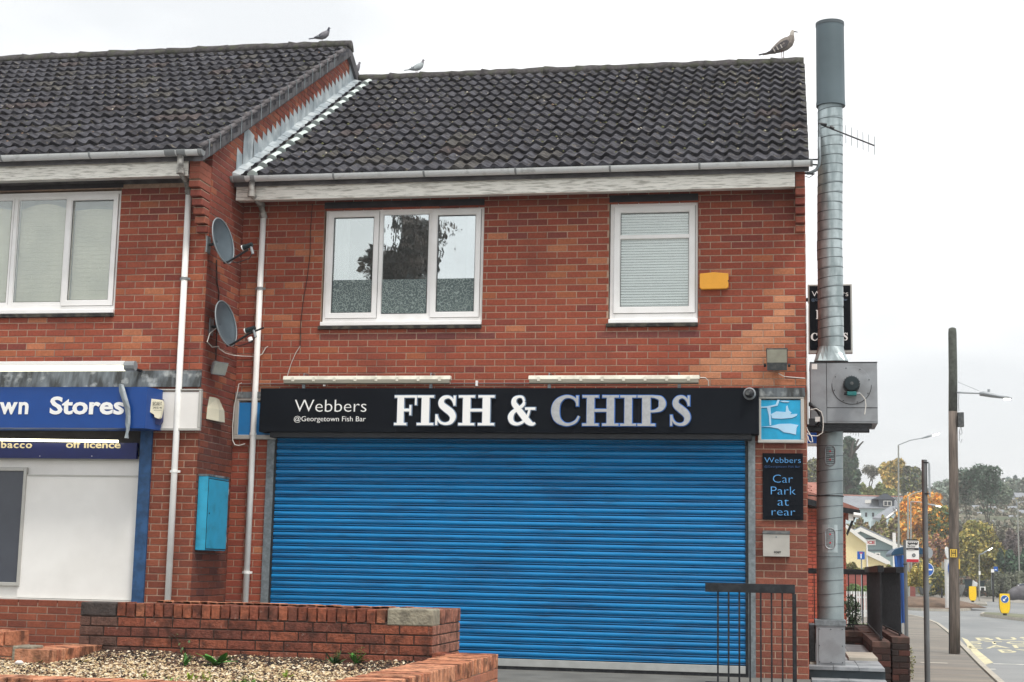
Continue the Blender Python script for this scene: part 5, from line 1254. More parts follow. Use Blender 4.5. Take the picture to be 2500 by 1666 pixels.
# weeds -----------------------------------------------------------------
def leafface(b, base, d, L, W_, up, col, seg=3, bend=.3):
    d = Vector(d).normalized(); s_ = d.cross(Vector((0, 0, 1))).normalized(); pts = []
    for k in range(seg+1):
        t = k/seg; c = Vector(base)+d*(L*t)+Vector((0, 0, up*t-bend*L*t*t)); w_ = W_*math.sin(math.pi*(.12+.82*t))
        pts.append((c-s_*w_, c+Vector((0, 0, -.15*w_)), c+s_*w_))
    for k in range(seg):
        for j in (0, 1):
            b.cc = tuple(v*(.85 if j else 1.1) for v in col); b.face(pts[k][j], pts[k][j+1], pts[k+1][j+1], pts[k+1][j])
def weed(name, label, px, py, n, L, W_, col, up=.06, seed=1, stems=0, z=None, cat='plant', spread=.02, group=None):
    c = gnd(px, py, .375); z = bedz(c.x, c.y); r = random.Random(seed); L *= 1.35; W_ *= 1.5; up *= 1.3; t = thing(name, label, cat, (c.x, c.y, z), group); b = MB()
    for k in range(n):
        a = 6.28*k/n+r.uniform(-.3, .3); l = L*r.uniform(.6, 1.15); f = r.uniform(.7, 1.3)
        leafface(b, (c.x+r.uniform(-spread, spread), c.y+r.uniform(-spread, spread), z+r.uniform(0, .02)), (math.cos(a), math.sin(a), 0), l, W_*r.uniform(.7, 1.1), up*r.uniform(.5, 1.6), [v*f for v in col])
    b.build('foliage', m_leaf, t)
    if stems:
        s_ = MB(); s_.cc = (.25, .2, .06); lf = MB()
        for k in range(stems):
            q = Vector((c.x+r.uniform(-.03, .03), c.y+r.uniform(-.03, .03), z)); h = L*r.uniform(.8, 1.6); q2 = q+Vector((r.uniform(-.02, .02), 0, h)); s_.tube([q, q2], .0018, 4)
            for j in range(9):
                a = j*2.4; zz = q.z+h*(.3+.7*j/9); leafface(lf, (q.x+(q2.x-q.x)*(.3+.7*j/9), q.y, zz), (math.cos(a), math.sin(a), 0), L*.32, W_*.5, .01, [v*r.uniform(.8, 1.3) for v in col])
        s_.build('stem', m_leaf, t); lf.build('stem_leaf', m_leaf, t)
    return t
GRN = (.06, .19, .03); YGR = (.32, .42, .06); DGR = (.03, .085, .02)
weed('weed', 'large broad leaved green plantain weed against the planter back wall', 530, 1622, 15, .12, .022, GRN, .07, 1, 0)
weed('weed', 'dark leafy nettle weed near the right end of the planter wall', 870, 1622, 12, .07, .012, GRN, .05, 2, 5)
weed('weed', 'very dark low weed just left of the leafy nettle weed', 818, 1622, 16, .06, .010, DGR, .05, 3, 5)
weed('seedling', 'upright yellow green seedling at left in the bark chips', 469, 1652, 6, .03, .008, YGR, .03, 4, 3)
weed('seedling', 'yellow green seedling to the right of the upright one in the chips', 508, 1655, 6, .035, .008, YGR, .02, 5, 3)
weed('seedling', 'small spiky green seedling nearest the front coping at left', 412, 1668, 8, .04, .005, (.12, .25, .04), .05, 6, 1)
weed('seedling', 'small spiky green tuft beside the block at the left stepped wall', 95, 1612, 8, .035, .005, (.12, .22, .05), .03, 8, 0)
weed('seedling', 'pale green seedling at the foot of the right half of the planter wall', 700, 1650, 7, .035, .008, YGR, .03, 14, 2)
weed('seedling', 'tiny bright seedling left of the crimson flower near the front edge', 560, 1668, 6, .03, .007, YGR, .02, 15, 2)
weed('weed', 'straggly green weed by the foot of the creeping wall sprig', 452, 1618, 8, .045, .010, GRN, .05, 16, 2)
weed('seedling', 'small yellow green seedling in the middle left of the chips', 350, 1650, 6, .03, .007, YGR, .02, 17, 1)
t = weed('flowering_plant', 'low green plant with one crimson flower at the bottom edge', 605, 1672, 22, .06, .012, (.14, .26, .04), .04, 7, 3, spread=.06)
c = gnd(617, 1672, .41); b = MB(); r = random.Random(3)
for k in range(14):
    a = k*2.4; b.cc = (.42, .012, .04); leafface(b, (c.x, c.y, c.z), (math.cos(a), math.sin(a), 0), .02, .009, .012, (.42*r.uniform(.6, 1.3), .012, .05), 2, .1)
b.build('flower', m_leaf, t)
# sprig growing from the wall face
t = thing('wall_weed', 'creeping sprig rooted in a joint of the planter back wall', 'plant', (at(433, 1550, PY).x, PY, .45)); b = MB(); r = random.Random(5)
for (x, y) in ((415, 1545), (424, 1552), (419, 1556), (432, 1560), (440, 1570), (446, 1580), (436, 1577), (455, 1568), (462, 1563), (440, 1588), (447, 1586), (430, 1548)):
    c = at(x, y, PY-.02); leafface(b, c, (r.uniform(-1, 1), -.6, 0), .026, .009, r.uniform(-.02, .02), (.09*r.uniform(.7, 1.4), .13, .05), 2)
b.build('foliage', m_leaf, t); MB().tube([at(x, y, PY-.01) for x, y in [(445, 1604), (441, 1585), (433, 1560), (420, 1549)]], .002, 4).build('stem', m_bark, t)
# litter: two pale stones, a yellow leaf
t = thing('white_stone', 'pale white stone lying on the chips at far left', 'stone', tuple(gnd(47, 1622, .36))); c = gnd(47, 1622, .36)
b = MB(); b.ring([[(c.x+math.cos(a)*.034*f, c.y+math.sin(a)*.02*f, c.z+h) for a in [6.28*k/9 for k in range(9)]] for f, h in ((.8, 0), (1, .012), (.5, .026))]); b.build('stone', mat('pale_stone', rgb(225, 222, 218), .8), t)
t = thing('yellow_leaf', 'fallen yellow leaf on the chips by the left arm of the planter', 'leaf', tuple(gnd(205, 1616, .37))); c = gnd(205, 1616, .37); b = MB(); leafface(b, c, (.8, -.5, 0), .05, .02, .02, (.6, .55, .05), 3, .1); leafface(b, c, (-.7, -.5, 0), .03, .015, .02, (.6, .5, .05), 3, .1); b.build('leaf_blade', m_leaf, t)

# ================================================================== BIRDS
def bird(name, label, cat, foot, s, head_up, tail_dn, mats, gull=False, group=None, flip=1, only_front=False):
    """one continuous body lofted along a curve from tail to crown; s = pixel-free metre scale of body length"""
    bm_, wm, hm_, bar = mats; F = Vector(foot); t = thing(name, label, cat, tuple(F), group)
    # (x, z, half width y, half height) along tail -> head, unit = body length
    if gull:
        pr = [(-.62, .13, .03, .008), (-.44, .17, .05, .022), (-.30, .25, .08, .08), (-.12, .35, .12, .14), (.06, .45, .14, .175), (.20, .55, .125, .16), (.28, .65, .09, .11), (.31, .75, .065, .075), (.315, .83, .058, .066), (.335, .89, .055, .058), (.36, .92, .03, .035)]
        lz = .26
    else:
        pr = [(-.60, .20, .035, .02), (-.40, .22, .055, .035), (-.22, .26, .10, .10), (-.04, .31, .15, .155), (.12, .37, .17, .18), (.26, .47, .14, .155), (.35, .60, .09, .10), (.38, .71, .058, .06), (.395, .78, .055, .058), (.42, .82, .035, .035)]
        lz = .2
    pr = [(x, z, hy, hz*(1.22 if -.35 < x < .3 else 1)) for x, z, hy, hz in pr]
    rings = []
    for i, (x, z, hy, hz) in enumerate(pr):
        a, c = pr[max(i-1, 0)], pr[min(i+1, len(pr)-1)]; d = Vector((c[0]-a[0], 0, c[1]-a[1])).normalized(); n = Vector((-d.z, 0, d.x))
        rings.append([F+Vector((flip*(x*s+n.x*hz*s*math.sin(k)), hy*s*math.cos(k), z*s+n.z*hz*s*math.sin(k))) for k in [2*math.pi*j/14 for j in range(14)]])
    nb = len(pr)-4
    b = MB(); b.ring(rings); 
    me = b.mesh('body', [bm_, hm_], True); k = 14
    idx = [0]*len(b.f)
    for i in range(nb, len(pr)-1):
        for j in range(14): idx[i*14+j] = 1
    idx[-1] = 1; me.polygons.foreach_set('material_index', idx); link('body', me, t)
    hx, hz = pr[-2][0], pr[-2][1]
    # beak
    bk = MB(); bl = .16 if gull else .085; p0 = F+Vector((flip*(hx+.03)*s, 0, (hz-.005)*s)); p1 = p0+Vector((flip*bl*s, 0, -.035*s)); bk.tube([p0, (p0+p1)/2, p1], [.022*s, .018*s, .006*s], 8); bk.build('beak', m_beak, t, smooth=True)
    for sy in (-1, 1): MB().tube([F+Vector((flip*(hx+.005)*s, sy*.047*s, (hz+.012)*s)), F+Vector((flip*(hx+.005)*s, sy*.052*s, (hz+.012)*s))], .010*s, 8).build('eye', m_beak, t)
    # folded wings with bars
    for sy in (-1, 1):
        w = MB(); pts = [(-.46, .235), (-.30, .215), (-.06, .215), (.14, .27), (.22, .38), (.16, .47), (.0, .44), (-.22, .33), (-.42, .26)] if not gull else [(-.50, .19), (-.30, .20), (-.05, .26), (.14, .36), (.22, .50), (.16, .58), (.0, .52), (-.20, .37), (-.40, .24)]
        a_ = [F+Vector((flip*x*s, sy*(.155 if not gull else .142)*s*(1-.55*max(0, -x-.05)*1.5), z*s)) for x, z in pts]; c_ = [p-Vector((0, sy*.05*s, 0)) for p in a_]
        w.ring([a_, c_]); w_ = w.build('wing', wm, t, bevel=.004)
        for q in (.0, .10) if not gull else (-.02, -.14, -.25):
            x0 = -.14-q if not gull else q; b = MB(); p = [F+Vector((flip*x*s, sy*(.160 if not gull else .146)*s*(1-.3*max(0, -x)), z*s)) for x, z in ((x0, .24), (x0+.035, .24), (x0-.02, .36), (x0-.055, .36))]
            if gull: p = [v+Vector((0, 0, (.02+(x0+.1)*.5)*s)) for v in p]
            b.ring([p, [v-Vector((0, sy*.01, 0)) for v in p]]); b.build('wing_bar', bar, w_)
    if gull:
        b = MB(); 
        for q in (0, 1): b.hexa([F+Vector((flip*x*s, y*s, z*s)) for x, y, z in ((-.40, -.03, .20), (-.74-.0*q, -.02, .12+.03*q), (-.74, .02, .12+.03*q), (-.40, .03, .20))], [F+Vector((flip*x*s, y*s, z*s)) for x, y, z in ((-.40, -.03, .225), (-.76, -.02, .13+.03*q), (-.76, .02, .13+.03*q), (-.40, .03, .225))])
        b.build('tail', wm, t)
    else:
        MB().hexa([F+Vector((flip*x*s, y*s, z*s)) for x, y, z in ((-.45, -.04, .20), (-.76, -.055, .175), (-.76, .055, .175), (-.45, .04, .20))], [F+Vector((flip*x*s, y*s, z*s)) for x, y, z in ((-.45, -.04, .24), (-.76, -.055, .20), (-.76, .055, .20), (-.45, .04, .24))]).build('tail', wm, t)
    for sy in (-1, 1):
        x = .02+.03*sy; l = MB().tube([F+Vector((flip*x*s, sy*.05*s, lz*s+.02)), F+Vector((flip*(x-.01)*s, sy*.05*s, .0))], [.02*s, .008*s], 6)
        l.tube([F+Vector((flip*(x-.01)*s, sy*.05*s, .004)), F+Vector((flip*(x+.07)*s, sy*.05*s, .004))], .007*s, 5); l.build('leg', m_leg, t)
    return t
zr_top = RZ+.005-.09+.125
bird('pigeon', 'dark grey pigeon standing on the higher left roof ridge', 'pigeon', (at(785, 109, apex).x, apex, zl(apex)+.095-.09+.127), .255, 0, 0, (m_feath_pm, m_feath_pd, m_feath_pd, m_feath_pl), group='pigeons on the roofs')
bird('pigeon', 'pale grey pigeon standing on the lower roof ridge', 'pigeon', (at(1016, 190, 4.3).x, 4.3, zr_top), .245, 0, 0, (m_feath_pl, m_feath_pl, m_feath_pm, m_feath_pd), group='pigeons on the roofs')
bird('pigeon', 'dull pigeon half hidden behind the gable end of the left roof', 'pigeon', (at(860, 185, 4.28).x, 4.28, zl(2*apex-4.28)+.075), .26, 0, 0, (m_feath_pm, m_feath_pm, m_feath_pm, m_feath_pd), group='pigeons on the roofs')
bird('gull', 'mottled brown young gull standing near the right end of the ridge', 'gull', (at(1910, 152, 4.3).x, 4.3, zr_top), .43, 0, 0, (m_feath_g, m_feath_gd, m_feath_gl, m_feath_gl), gull=True)

# ================================================================== FLUE AND FAN
FYY = .80
def fx(px, y=600): return at(px, y, FYY).x
fl = thing('extraction_flue', 'tall grey ribbed metal extraction flue beside the right corner of the shop', 'flue', (.28, FYY, .15))
def cyl(b, c0, c1, r0, r1, n=28, cap=True):
    c0, c1 = Vector(c0), Vector(c1); b.ring([[(c0.x+r0*math.cos(2*math.pi*k/n), c0.y+r0*math.sin(2*math.pi*k/n), c0.z) for k in range(n)], [(c1.x+r1*math.cos(2*math.pi*k/n), c1.y+r1*math.sin(2*math.pi*k/n), c1.z) for k in range(n)]], caps=cap); return b
ztop = at(2027, 59, FYY).z; zc = at(2027, 260, FYY).z
cxT = at(2027, 150, FYY).x; rT = (at(2062, 150, FYY).x-at(1992, 150, FYY).x)/2
b = MB(); cyl(b, (cxT, FYY, zc), (cxT, FYY, ztop), rT, rT*.985); cap = b.build('flue_cap', m_flued, fl, auto=True)
MB().tube([(cxT, FYY, ztop-.03), (cxT, FYY, ztop+.008)], rT*1.01, 28).build('cap_rim', m_flueband, cap, auto=True)
b = MB(); cyl(b, (cxT, FYY, zc-.004), (cxT, FYY, zc+.045), rT*1.02, rT*1.02); b.build('cap_collar', m_flued, cap, auto=True)
# upper duct: foil segments with seams, slightly wandering
pts_u = [(2026.5, 258), (2027, 300), (2027, 420), (2026, 470), (2026, 560), (2025, 600), (2027, 640), (2028, 760), (2029, 850)]
def duct(parent, pl, r, seam, m1, m2, tilt=.02, foil=None):
    P = [at(x, y, FYY) for x, y in pl]; b = MB(); rings = []
    for p in P: rings.append([(p.x+r*math.cos(2*math.pi*k/28), p.y+r*math.sin(2*math.pi*k/28), p.z) for k in range(28)])
    b.ring(rings); d = b.build('duct', m1, parent, auto=True)
    z = P[0].z-.06; i = 0; rr_ = random.Random(2)
    while z > P[-1].z+.03:
        for j in range(len(P)-1):
            if P[j].z >= z >= P[j+1].z: f = (P[j].z-z)/(P[j].z-P[j+1].z); c = P[j]+(P[j+1]-P[j])*f
        # spiral seam ring, tilted
        tl_ = rr_.uniform(-tilt, tilt)+tilt; ring = [(c.x+(r+.002)*math.cos(a), c.y+(r+.002)*math.sin(a), z+tl_*math.cos(a)) for a in [2*math.pi*k/28 for k in range(29)]]
        MB().tube(ring, .0032, 5, caps=False).build('duct_seam', m2, d)
        if foil:
            b2 = MB(); z2 = z-seam+.006
            b2.ring([[(c.x+(r+.0026)*math.cos(a), c.y+(r+.0026)*math.sin(a), zz+tl_*math.cos(a)) for a in [2*math.pi*k/28 for k in range(28)]] for zz in (z2, z-.006)], caps=False)
            if i % 1 == 0: b2.build('duct_band', foil, d, smooth=True)
        z -= seam*(1+rr_.uniform(-.08, .08)); i += 1
    return d
rU = .138
duct(fl, pts_u, rU, .109, m_flue, m_flueband, .012, m_foil)
# lower duct
rL = (at(2058, 1300, FYY).x-at(1993, 1300, FYY).x)/2
pts_l = [(2026, 1045), (2026, 1200), (2026, 1350), (2027, 1430), (2028, 1512)]
dl = duct(fl, pts_l, rL, .135, m_flue, m_flueband, .014)
for (py, tape) in ((1115, False), (1316, True)):
    c = at(2026, py, FYY); y0 = FYY-rL
    def onc(dx, dz, e=0): a = dx/rL; return (c.x+(rL+e)*math.sin(a), c.y-(rL+e)*math.cos(a), c.z+dz)
    if tape:
        b = MB(); 
        for k in range(8):
            x0, x1 = -.085+k*.02125, -.085+(k+1)*.02125; b.face(onc(x0, -.15, .0035), onc(x1, -.15, .0035), onc(x1, .15, .0035), onc(x0, .15, .0035))
        b.build('foil_patch', m_foil, dl, smooth=True)
    ov = [(math.cos(a)*.052, math.sin(a)*.052+(.06 if math.sin(a) >= 0 else -.06)) for a in [2*math.pi*k/24 for k in range(24)]]
    b = MB(); b.tube([onc(x, z, .008) for x, z in ov+[ov[0]]], .007, 6, caps=False); b.build('hatch_rim', m_boxgrey, dl)
    b = MB(); n0 = len(ov)
    for k in range(-4, 5): b.tube([onc(-.04, k*.021, .006), onc(0, k*.021, .010), onc(.04, k*.021, .006)], .003, 4)
    b.build('access_hatch', m_flueband if not tape else m_boxgrey, dl)
    for dz in (-.045, .045): MB().tube([onc(0, dz, .008), onc(0, dz, .022)], .010, 8).build('hatch_knob', m_red, dl)
# black strap
c = at(2026, 1212, FYY); MB().tube([(c.x+(rL+.004)*math.cos(a), c.y+(rL+.004)*math.sin(a), c.z) for a in [2*math.pi*k/28 for k in range(29)]], .007, 5, caps=False).build('strap', m_blackm, dl)
MB().tube([(c.x-rL, c.y, c.z), (.02, c.y, c.z+.01), (.0, c.y, c.z+.02)], .007, 5).build('strap_tail', m_blackm, dl)
# square to round transition
za, zb = at(2029, 848, FYY).z, at(2029, 886, FYY).z; c = at(2028, 850, FYY); b = MB(); rings = []
sq = []
for k in range(28):
    a = 2*math.pi*k/28; m_ = max(abs(math.cos(a)), abs(math.sin(a))); sq.append((math.cos(a)/m_, math.sin(a)/m_))
for t_ in (0, .5, 1):
    rings.append([(c.x+((1-t_)*rU*math.cos(2*math.pi*k/28)+t_*.185*sq[k][0]), c.y+((1-t_)*rU*math.sin(2*math.pi*k/28)+t_*.185*sq[k][1]), za+(zb-za)*t_) for k in range(28)])
b.ring(rings); b.build('transition_piece', m_foil, fl)
# fan box
BYF = .42
p0, p1 = at(1977.5, 886, BYF), at(2143.5, 1034, BYF)
fb = thing('fan_unit', 'square grey sheet steel fan box with black motor on the flue', 'fan unit', ((p0.x+p1.x)/2, .8, p1.z))
bx = MB().box((p0.x, BYF, p1.z), (p1.x, BYF+.72, p0.z)).build('fan_box', m_boxgrey, fb, bevel=.003)
sx = at(2018, 950, BYF).x; sz = at(2060, 996, BYF).z; e_ = .006
MB().box((p0.x+.004, BYF-.006, p1.z+.004), (sx-.002, BYF-.001, p0.z-.006)).build('side_panel', m_boxgrey, bx, bevel=.001)
MB().box((sx+.003, BYF-.008, sz+.003), (p1.x-.004, BYF-.001, p0.z-.006)).build('motor_plate', m_boxgrey, bx, bevel=.001)
MB().box((sx+.003, BYF-.005, p1.z+.02), (p1.x-.004, BYF-.001, sz-.003)).build('lower_panel', m_boxgrey, bx, bevel=.001)
MB().box((p0.x-.003, BYF-.012, p0.z), (p1.x+.003, BYF+.72, p0.z+.006)).build('top_flange', m_dark, bx)
MB().box((sx-.0025, BYF-.007, p1.z), (sx+.0025, BYF-.001, p0.z-.002)).build('panel_gap', m_dark, bx); MB().box((sx, BYF-.007, sz-.003), (p1.x-.002, BYF-.001, sz+.003)).build('panel_gap', m_dark, bx)
mc = at(2079, 941, BYF); rp = (at(2127, 941, BYF).x-at(2031, 941, BYF).x)/2
b = MB(); b.ring([circle((mc.x, BYF-.009, mc.z), rp, 36), circle((mc.x, BYF-.014, mc.z), rp*.99, 36), circle((mc.x, BYF-.02, mc.z), rp*.45, 36)]); b.build('round_plate', m_boxgrey, bx, auto=True)
MB().tube(circle((mc.x, BYF-.012, mc.z), rp, 37)[18:]+[circle((mc.x, BYF-.012, mc.z), rp, 37)[0]], .0035, 5).build('plate_groove', m_dark, bx)
for k in range(8):
    a = k*math.pi/4+.3; MB().tube([(mc.x+rp*.93*math.cos(a), BYF-.012, mc.z+rp*.93*math.sin(a)), (mc.x+rp*.93*math.cos(a), BYF-.02, mc.z+rp*.93*math.sin(a))], .006, 6).build('plate_bolt', m_dark, bx)
b = MB(); R_ = .082
b.ring([circle((mc.x, BYF-.02, mc.z), R_*1.05), circle((mc.x-.004, BYF-.16, mc.z), R_), circle((mc.x-.004, BYF-.175, mc.z), R_*.9), circle((mc.x-.004, BYF-.18, mc.z), R_*.3)]); mo = b.build('motor', m_motor, bx, auto=True)
for k in range(20):
    a = 2*math.pi*k/20; MB().box((-.0015, 0, 0), (.0015, .13, .008)).build if False else None
b = MB()
for k in range(20):
    a = 2*math.pi*k/20; u_, v_ = Vector((math.cos(a), 0, math.sin(a))), Vector((-math.sin(a), 0, math.cos(a))); cc = Vector((mc.x-.004, 0, mc.z))
    pts = [cc+u_*R_*.97-v_*.0018, cc+u_*(R_+.008)-v_*.0018, cc+u_*(R_+.008)+v_*.0018, cc+u_*R_*.97+v_*.0018]; b.ring([[p+Vector((0, BYF-.155, 0)) for p in pts], [p+Vector((0, BYF-.03, 0)) for p in pts]])
b.build('cooling_fins', m_motor, mo, kind='stuff'); MB().tube([(mc.x-.004, BYF-.18, mc.z), (mc.x-.004, BYF-.188, mc.z)], .018, 10).build('motor_hub', m_flooddk, mo)
MB().box((mc.x-.055, BYF-.17, mc.z-.13), (mc.x+.045, BYF-.09, mc.z-.085)).build('terminal_box', m_teal, bx, bevel=.008)
for sx_ in (-.085, .05): MB().tube([(mc.x+sx_, BYF-.13, mc.z-.107), (mc.x+sx_+.035, BYF-.13, mc.z-.107)], .014, 8).build('cable_gland', m_dark if sx_ < 0 else m_lamp, bx)
MB().tube([(mc.x+.085, BYF-.13, mc.z-.107)]+[at(x, y, BYF-.06) for x, y in [(2105, 966), (2112, 975), (2114, 990), (2112, 1005), (2111, 1012)]], .006, 6).build('motor_cable', m_cable, bx)
MB().box(tuple(at(1982, 902, BYF-.008)-Vector((0, .0, 0))), tuple(at(1995, 889, BYF-.006))).build('data_label', m_offwhite, bx)
# steel bracket under
q0, q1 = at(1976, 1030, BYF+.1), at(2128, 1040, BYF+.1)
b = MB(); b.box((0.0, BYF+.02, p1.z-.045), (q1.x, BYF+.07, p1.z-.003)); b.box((0.0, BYF+.6, p1.z-.045), (q1.x, BYF+.65, p1.z-.003)); b.build('steel_bracket', m_blackm, bx)
b = MB(); b.box((0.0, BYF+.02, p1.z-.085), (q1.x-.04, BYF+.05, p1.z-.047)); b.build('steel_brace', m_blackm, bx)
# black conduit bundle left of the fan box
t = thing('flexible_conduit', 'black flexible conduit with loops of pale cable beside the fan box', 'cable', (.03, .3, 2.7))
MB().tube([at(x, y, .33) for x, y in [(1974, 985), (1985, 993), (1997, 1003), (2004, 1016), (2003, 1030), (1996, 1040)]], .022, 8).build('conduit', m_blackm, t, smooth=True)
MB().box(tuple(at(1973, 1040, .36)), tuple(at(1990, 1022, .30))).build('junction_box', m_dark, t); MB().box(tuple(at(1990, 1030, .33)), tuple(at(2002, 1018, .31))).build('pale_tag', m_offwhite, t)
for k, pl in enumerate(([(1978, 1001), (1993, 998), (2005, 1006), (2009, 1020), (2010, 1040), (2008, 1057), (1996, 1065), (1980, 1064), (1970, 1058), (1966, 1048)], [(1964, 965), (1966, 985), (1964, 1010), (1966, 1035), (1972, 1052), (1982, 1068), (1984, 1080), (1976, 1078), (1970, 1066)], [(1972, 1065), (1974, 1075), (1980, 1081)])):
    MB().tube([at(x, y, .05 if k else .28) for x, y in pl], .0055, 5).build('cable', m_cable, t)
t = thing('corner_conduit', 'slim white vertical conduit up the right corner of the shop', 'conduit', (.02, .02, 2.6))
MB().tube([at(x, y, -.015) for x, y in [(1972.5, 1036), (1971.5, 900), (1971, 755), (1971, 742)]], .010, 8).build('conduit', m_upvc, t, smooth=True)
# base box + small box
p0, p1 = at(1992, 1516, .55), at(2064, 1610, .55)
bb = MB().box((p0.x, .55, .135), (p1.x, .55+.42, p0.z)).build('flue_base', m_boxgrey, fl, bevel=.004)
MB().box((p0.x-.012, .535, p0.z-.05), (p1.x+.012, .985, p0.z+.012)).build('base_flange', m_galv, bb, bevel=.003)
MB().box((p0.x+.025, .542, .16), (p1.x-.02, .549, p0.z-.075)).build('base_door', m_boxgrey, bb, bevel=.002)
for fx_ in (0, .5, 1):
    for fz_ in (0, .5, 1):
        if fx_ == .5 and fz_ == .5: continue
        x = p0.x+.035+(p1.x-p0.x-.065)*fx_; z = .17+(p0.z-.255)*fz_; MB().tube([(x, .542, z), (x, .536, z)], .006, 6).build('door_screw', m_dark, bb)
p0, p1 = at(1974, 1525, .9), at(1991, 1592, .9); t = thing('small_duct_box', 'small stained metal box low behind the flue base', 'duct box', ((p0.x+p1.x)/2, .9, p1.z)); MB().box((.012, .9, .135), (p1.x, 1.3, p0.z)).build('box_body', m_galv, t, bevel=.01)

# ---- aerials
def aerial(label, pa, pb2, Y, n, el, up=True):
    a, c = at(*pa, Y), at(*pb2, Y); t = thing('tv_aerial', label, 'aerial', tuple(a)); MB().tube([a, c], .009, 6).build('boom', m_dark, t)
    for k in range(n):
        p = a+(c-a)*((k+1.0)/n*.74+.26); MB().tube([p+Vector((0, 0, el)), p-Vector((0, 0, el))], .0035, 5).build('element', m_galv, t)
    return t, a, c
t, a, c = aerial('television aerial with vertical rods crossing behind the upper flue', (2003, 304), (2135, 356), .50, 7, .105)
MB().tube([at(x, y, .45) for x, y in [(2001, 296), (2001, 335), (2000, 342)]], .010, 8).build('mast', m_galv, t)
MB().tube([at(x, y, .45) for x, y in [(2000, 336), (2001, 385), (2000, 402), (1993, 415), (1980, 422), (1970, 424)]], .018, 10).build('mast_bend', m_galv, t, smooth=True)
MB().tube([at(1998, 302, .45), at(2018, 305, .48)], .016, 6).build('clamp', m_dark, t); MB().tube([at(2026, 310, .5), at(2036, 315, .5)], .02, 6).build('dipole_box', m_dark, t)
MB().tube([at(1966, 423, .3), at(1985, 425, .42)], .014, 6).build('wall_bracket', m_dark, t)
MB().tube([at(1966, 431, .3), at(1976, 434, .3), at(1990, 424, .3)], .004, 5).build('aerial_cable', m_cabled, t)
b = MB(); b.tube([at(1976, 390, .4), at(1995, 390, .5)], .010, 6); b.tube([at(1980, 402, .4), at(1995, 403, .5)], .010, 6); b.build('flue_stay', m_blackm, fl)
t, a, c = aerial('smaller far television aerial just under the fan box', (2052, 1040), (2096, 1052), 8.2, 5, .09)
MB().tube([a, (-.01, 8.2, a.z+.02)], .014, 6).build('wall_arm', m_galv, t)

# ---- projecting signs
PYS = 2.0
a, c = at(1972, 695, PYS), at(2082, 862, PYS)
t = thing('projecting_sign', 'black projecting Fish and Chips sign half hidden behind the flue', 'sign', ((a.x+c.x)/2, PYS, c.z))
MB().box((a.x, PYS, c.z), (c.x, PYS+.10, a.z)).build('sign_frame', m_frameol, t, bevel=.005)
MB().box((a.x+.02, PYS-.006, c.z+.035), (c.x-.02, PYS-.001, a.z-.02)).build('sign_face', m_black, t)
SYY = PYS-.0065
fitpx('Webbers', 1982, 2071, 710, 724, SYY, m_white, t, bold=-.012)
fitpx('@Georgetown Fish Bar', 1981, 2069, 729, 735, SYY, m_grey_edge, t, bold=-.01)
for s_, x0, x1, ya, yb in (('F', 1992, 2007, 757, 779), ('I', 2008, 2019, 757, 779), ('S', 2021, 2035, 757, 779), ('H', 2037, 2060, 757, 779), ('&', 2014, 2040, 787, 807), ('C', 1979, 1996, 813, 832), ('H', 1998, 2020, 813, 832), ('I', 2022, 2032, 813, 832), ('P', 2034, 2052, 813, 832), ('S', 2057, 2070, 813, 832)):
    glyph(s_, at(x0, 820, SYY).x, at(x1, 820, SYY).x, at(2030, yb, SYY).z, at(2030, ya, SYY).z, SYY, .004, 0, m_white, t)
MB().box((0, PYS+.03, c.z+.2), (a.x, PYS+.06, c.z+.24)).build('sign_bracket', m_dark, t)
MB().box((0, PYS+.03, a.z-.2), (a.x, PYS+.06, a.z-.16)).build('sign_bracket', m_dark, t)
a, c = at(1971, 1028, PYS), at(2022, 1087, PYS)
t = thing('blue_projecting_sign', 'small royal blue sign with white x mark below the fan box', 'sign', ((a.x+c.x)/2, PYS, c.z))
MB().box((a.x, PYS, c.z+.02), (c.x, PYS+.08, a.z)).build('sign_face', m_royal, t); MB().box((a.x, PYS-.01, c.z-.01), (c.x, PYS+.09, c.z+.019)).build('sign_frame', m_frameol, t)
for dz in (1, -1): MB().tube([at(1979, 1048-4.5*dz, PYS-.005), at(1991, 1048+4.5*dz, PYS-.005)], .008, 4).build('x_mark', m_white, t)

# ================================================================== STEPS, WALLS, RAILINGS AT RIGHT
sp = thing('entrance_steps', 'grey paved landing with dark tiled steps at the foot of the flue', 'steps', (.35, .3, -.9))
b = MB().box((.006, .34, G), (.79, 5.6, .10)).build('landing_base', m_riser, sp)
r = random.Random(4)
xs_ = [.004, .26, .52, .785]; ys_ = [.30, .78, 1.3, 1.9, 2.6, 3.4, 4.3, 5.6]
for i in range(3):
    for j in range(7): MB().box((xs_[i]+.002, ys_[j]+.002, .101), (xs_[i+1]-.002, ys_[j+1]-.002, .138+r.uniform(-.002, .002))).build('landing_slab', m_slate, b, bevel=.003)
for k in range(7): MB().box((.01+k*.111, .332, .012), (.01+k*.111+.108, .3395, .10)).build('riser_tile', m_riser, b)
for j in range(3):
    yb_ = .332-.34*(j+1); zt_ = .02-.15*j
    o = MB().box((.03, yb_+.002, G), (.79, yb_+.338, zt_-.03)).build('step_base', m_riser, sp)
    for i in range(2): MB().box((.03+.38*i, yb_-.02, zt_-.029), (.03+.38*i+.378, yb_+.336, zt_)).build('step_slab', m_slate, o, bevel=.003)
MB().box((.02, .6, .139), (.20, .9, .16)).build('pale_slab', m_kerb, sp); MB().box((.46, 1.6, .139), (.78, 2.9, .17)).build('pale_slab', m_kerb, sp)
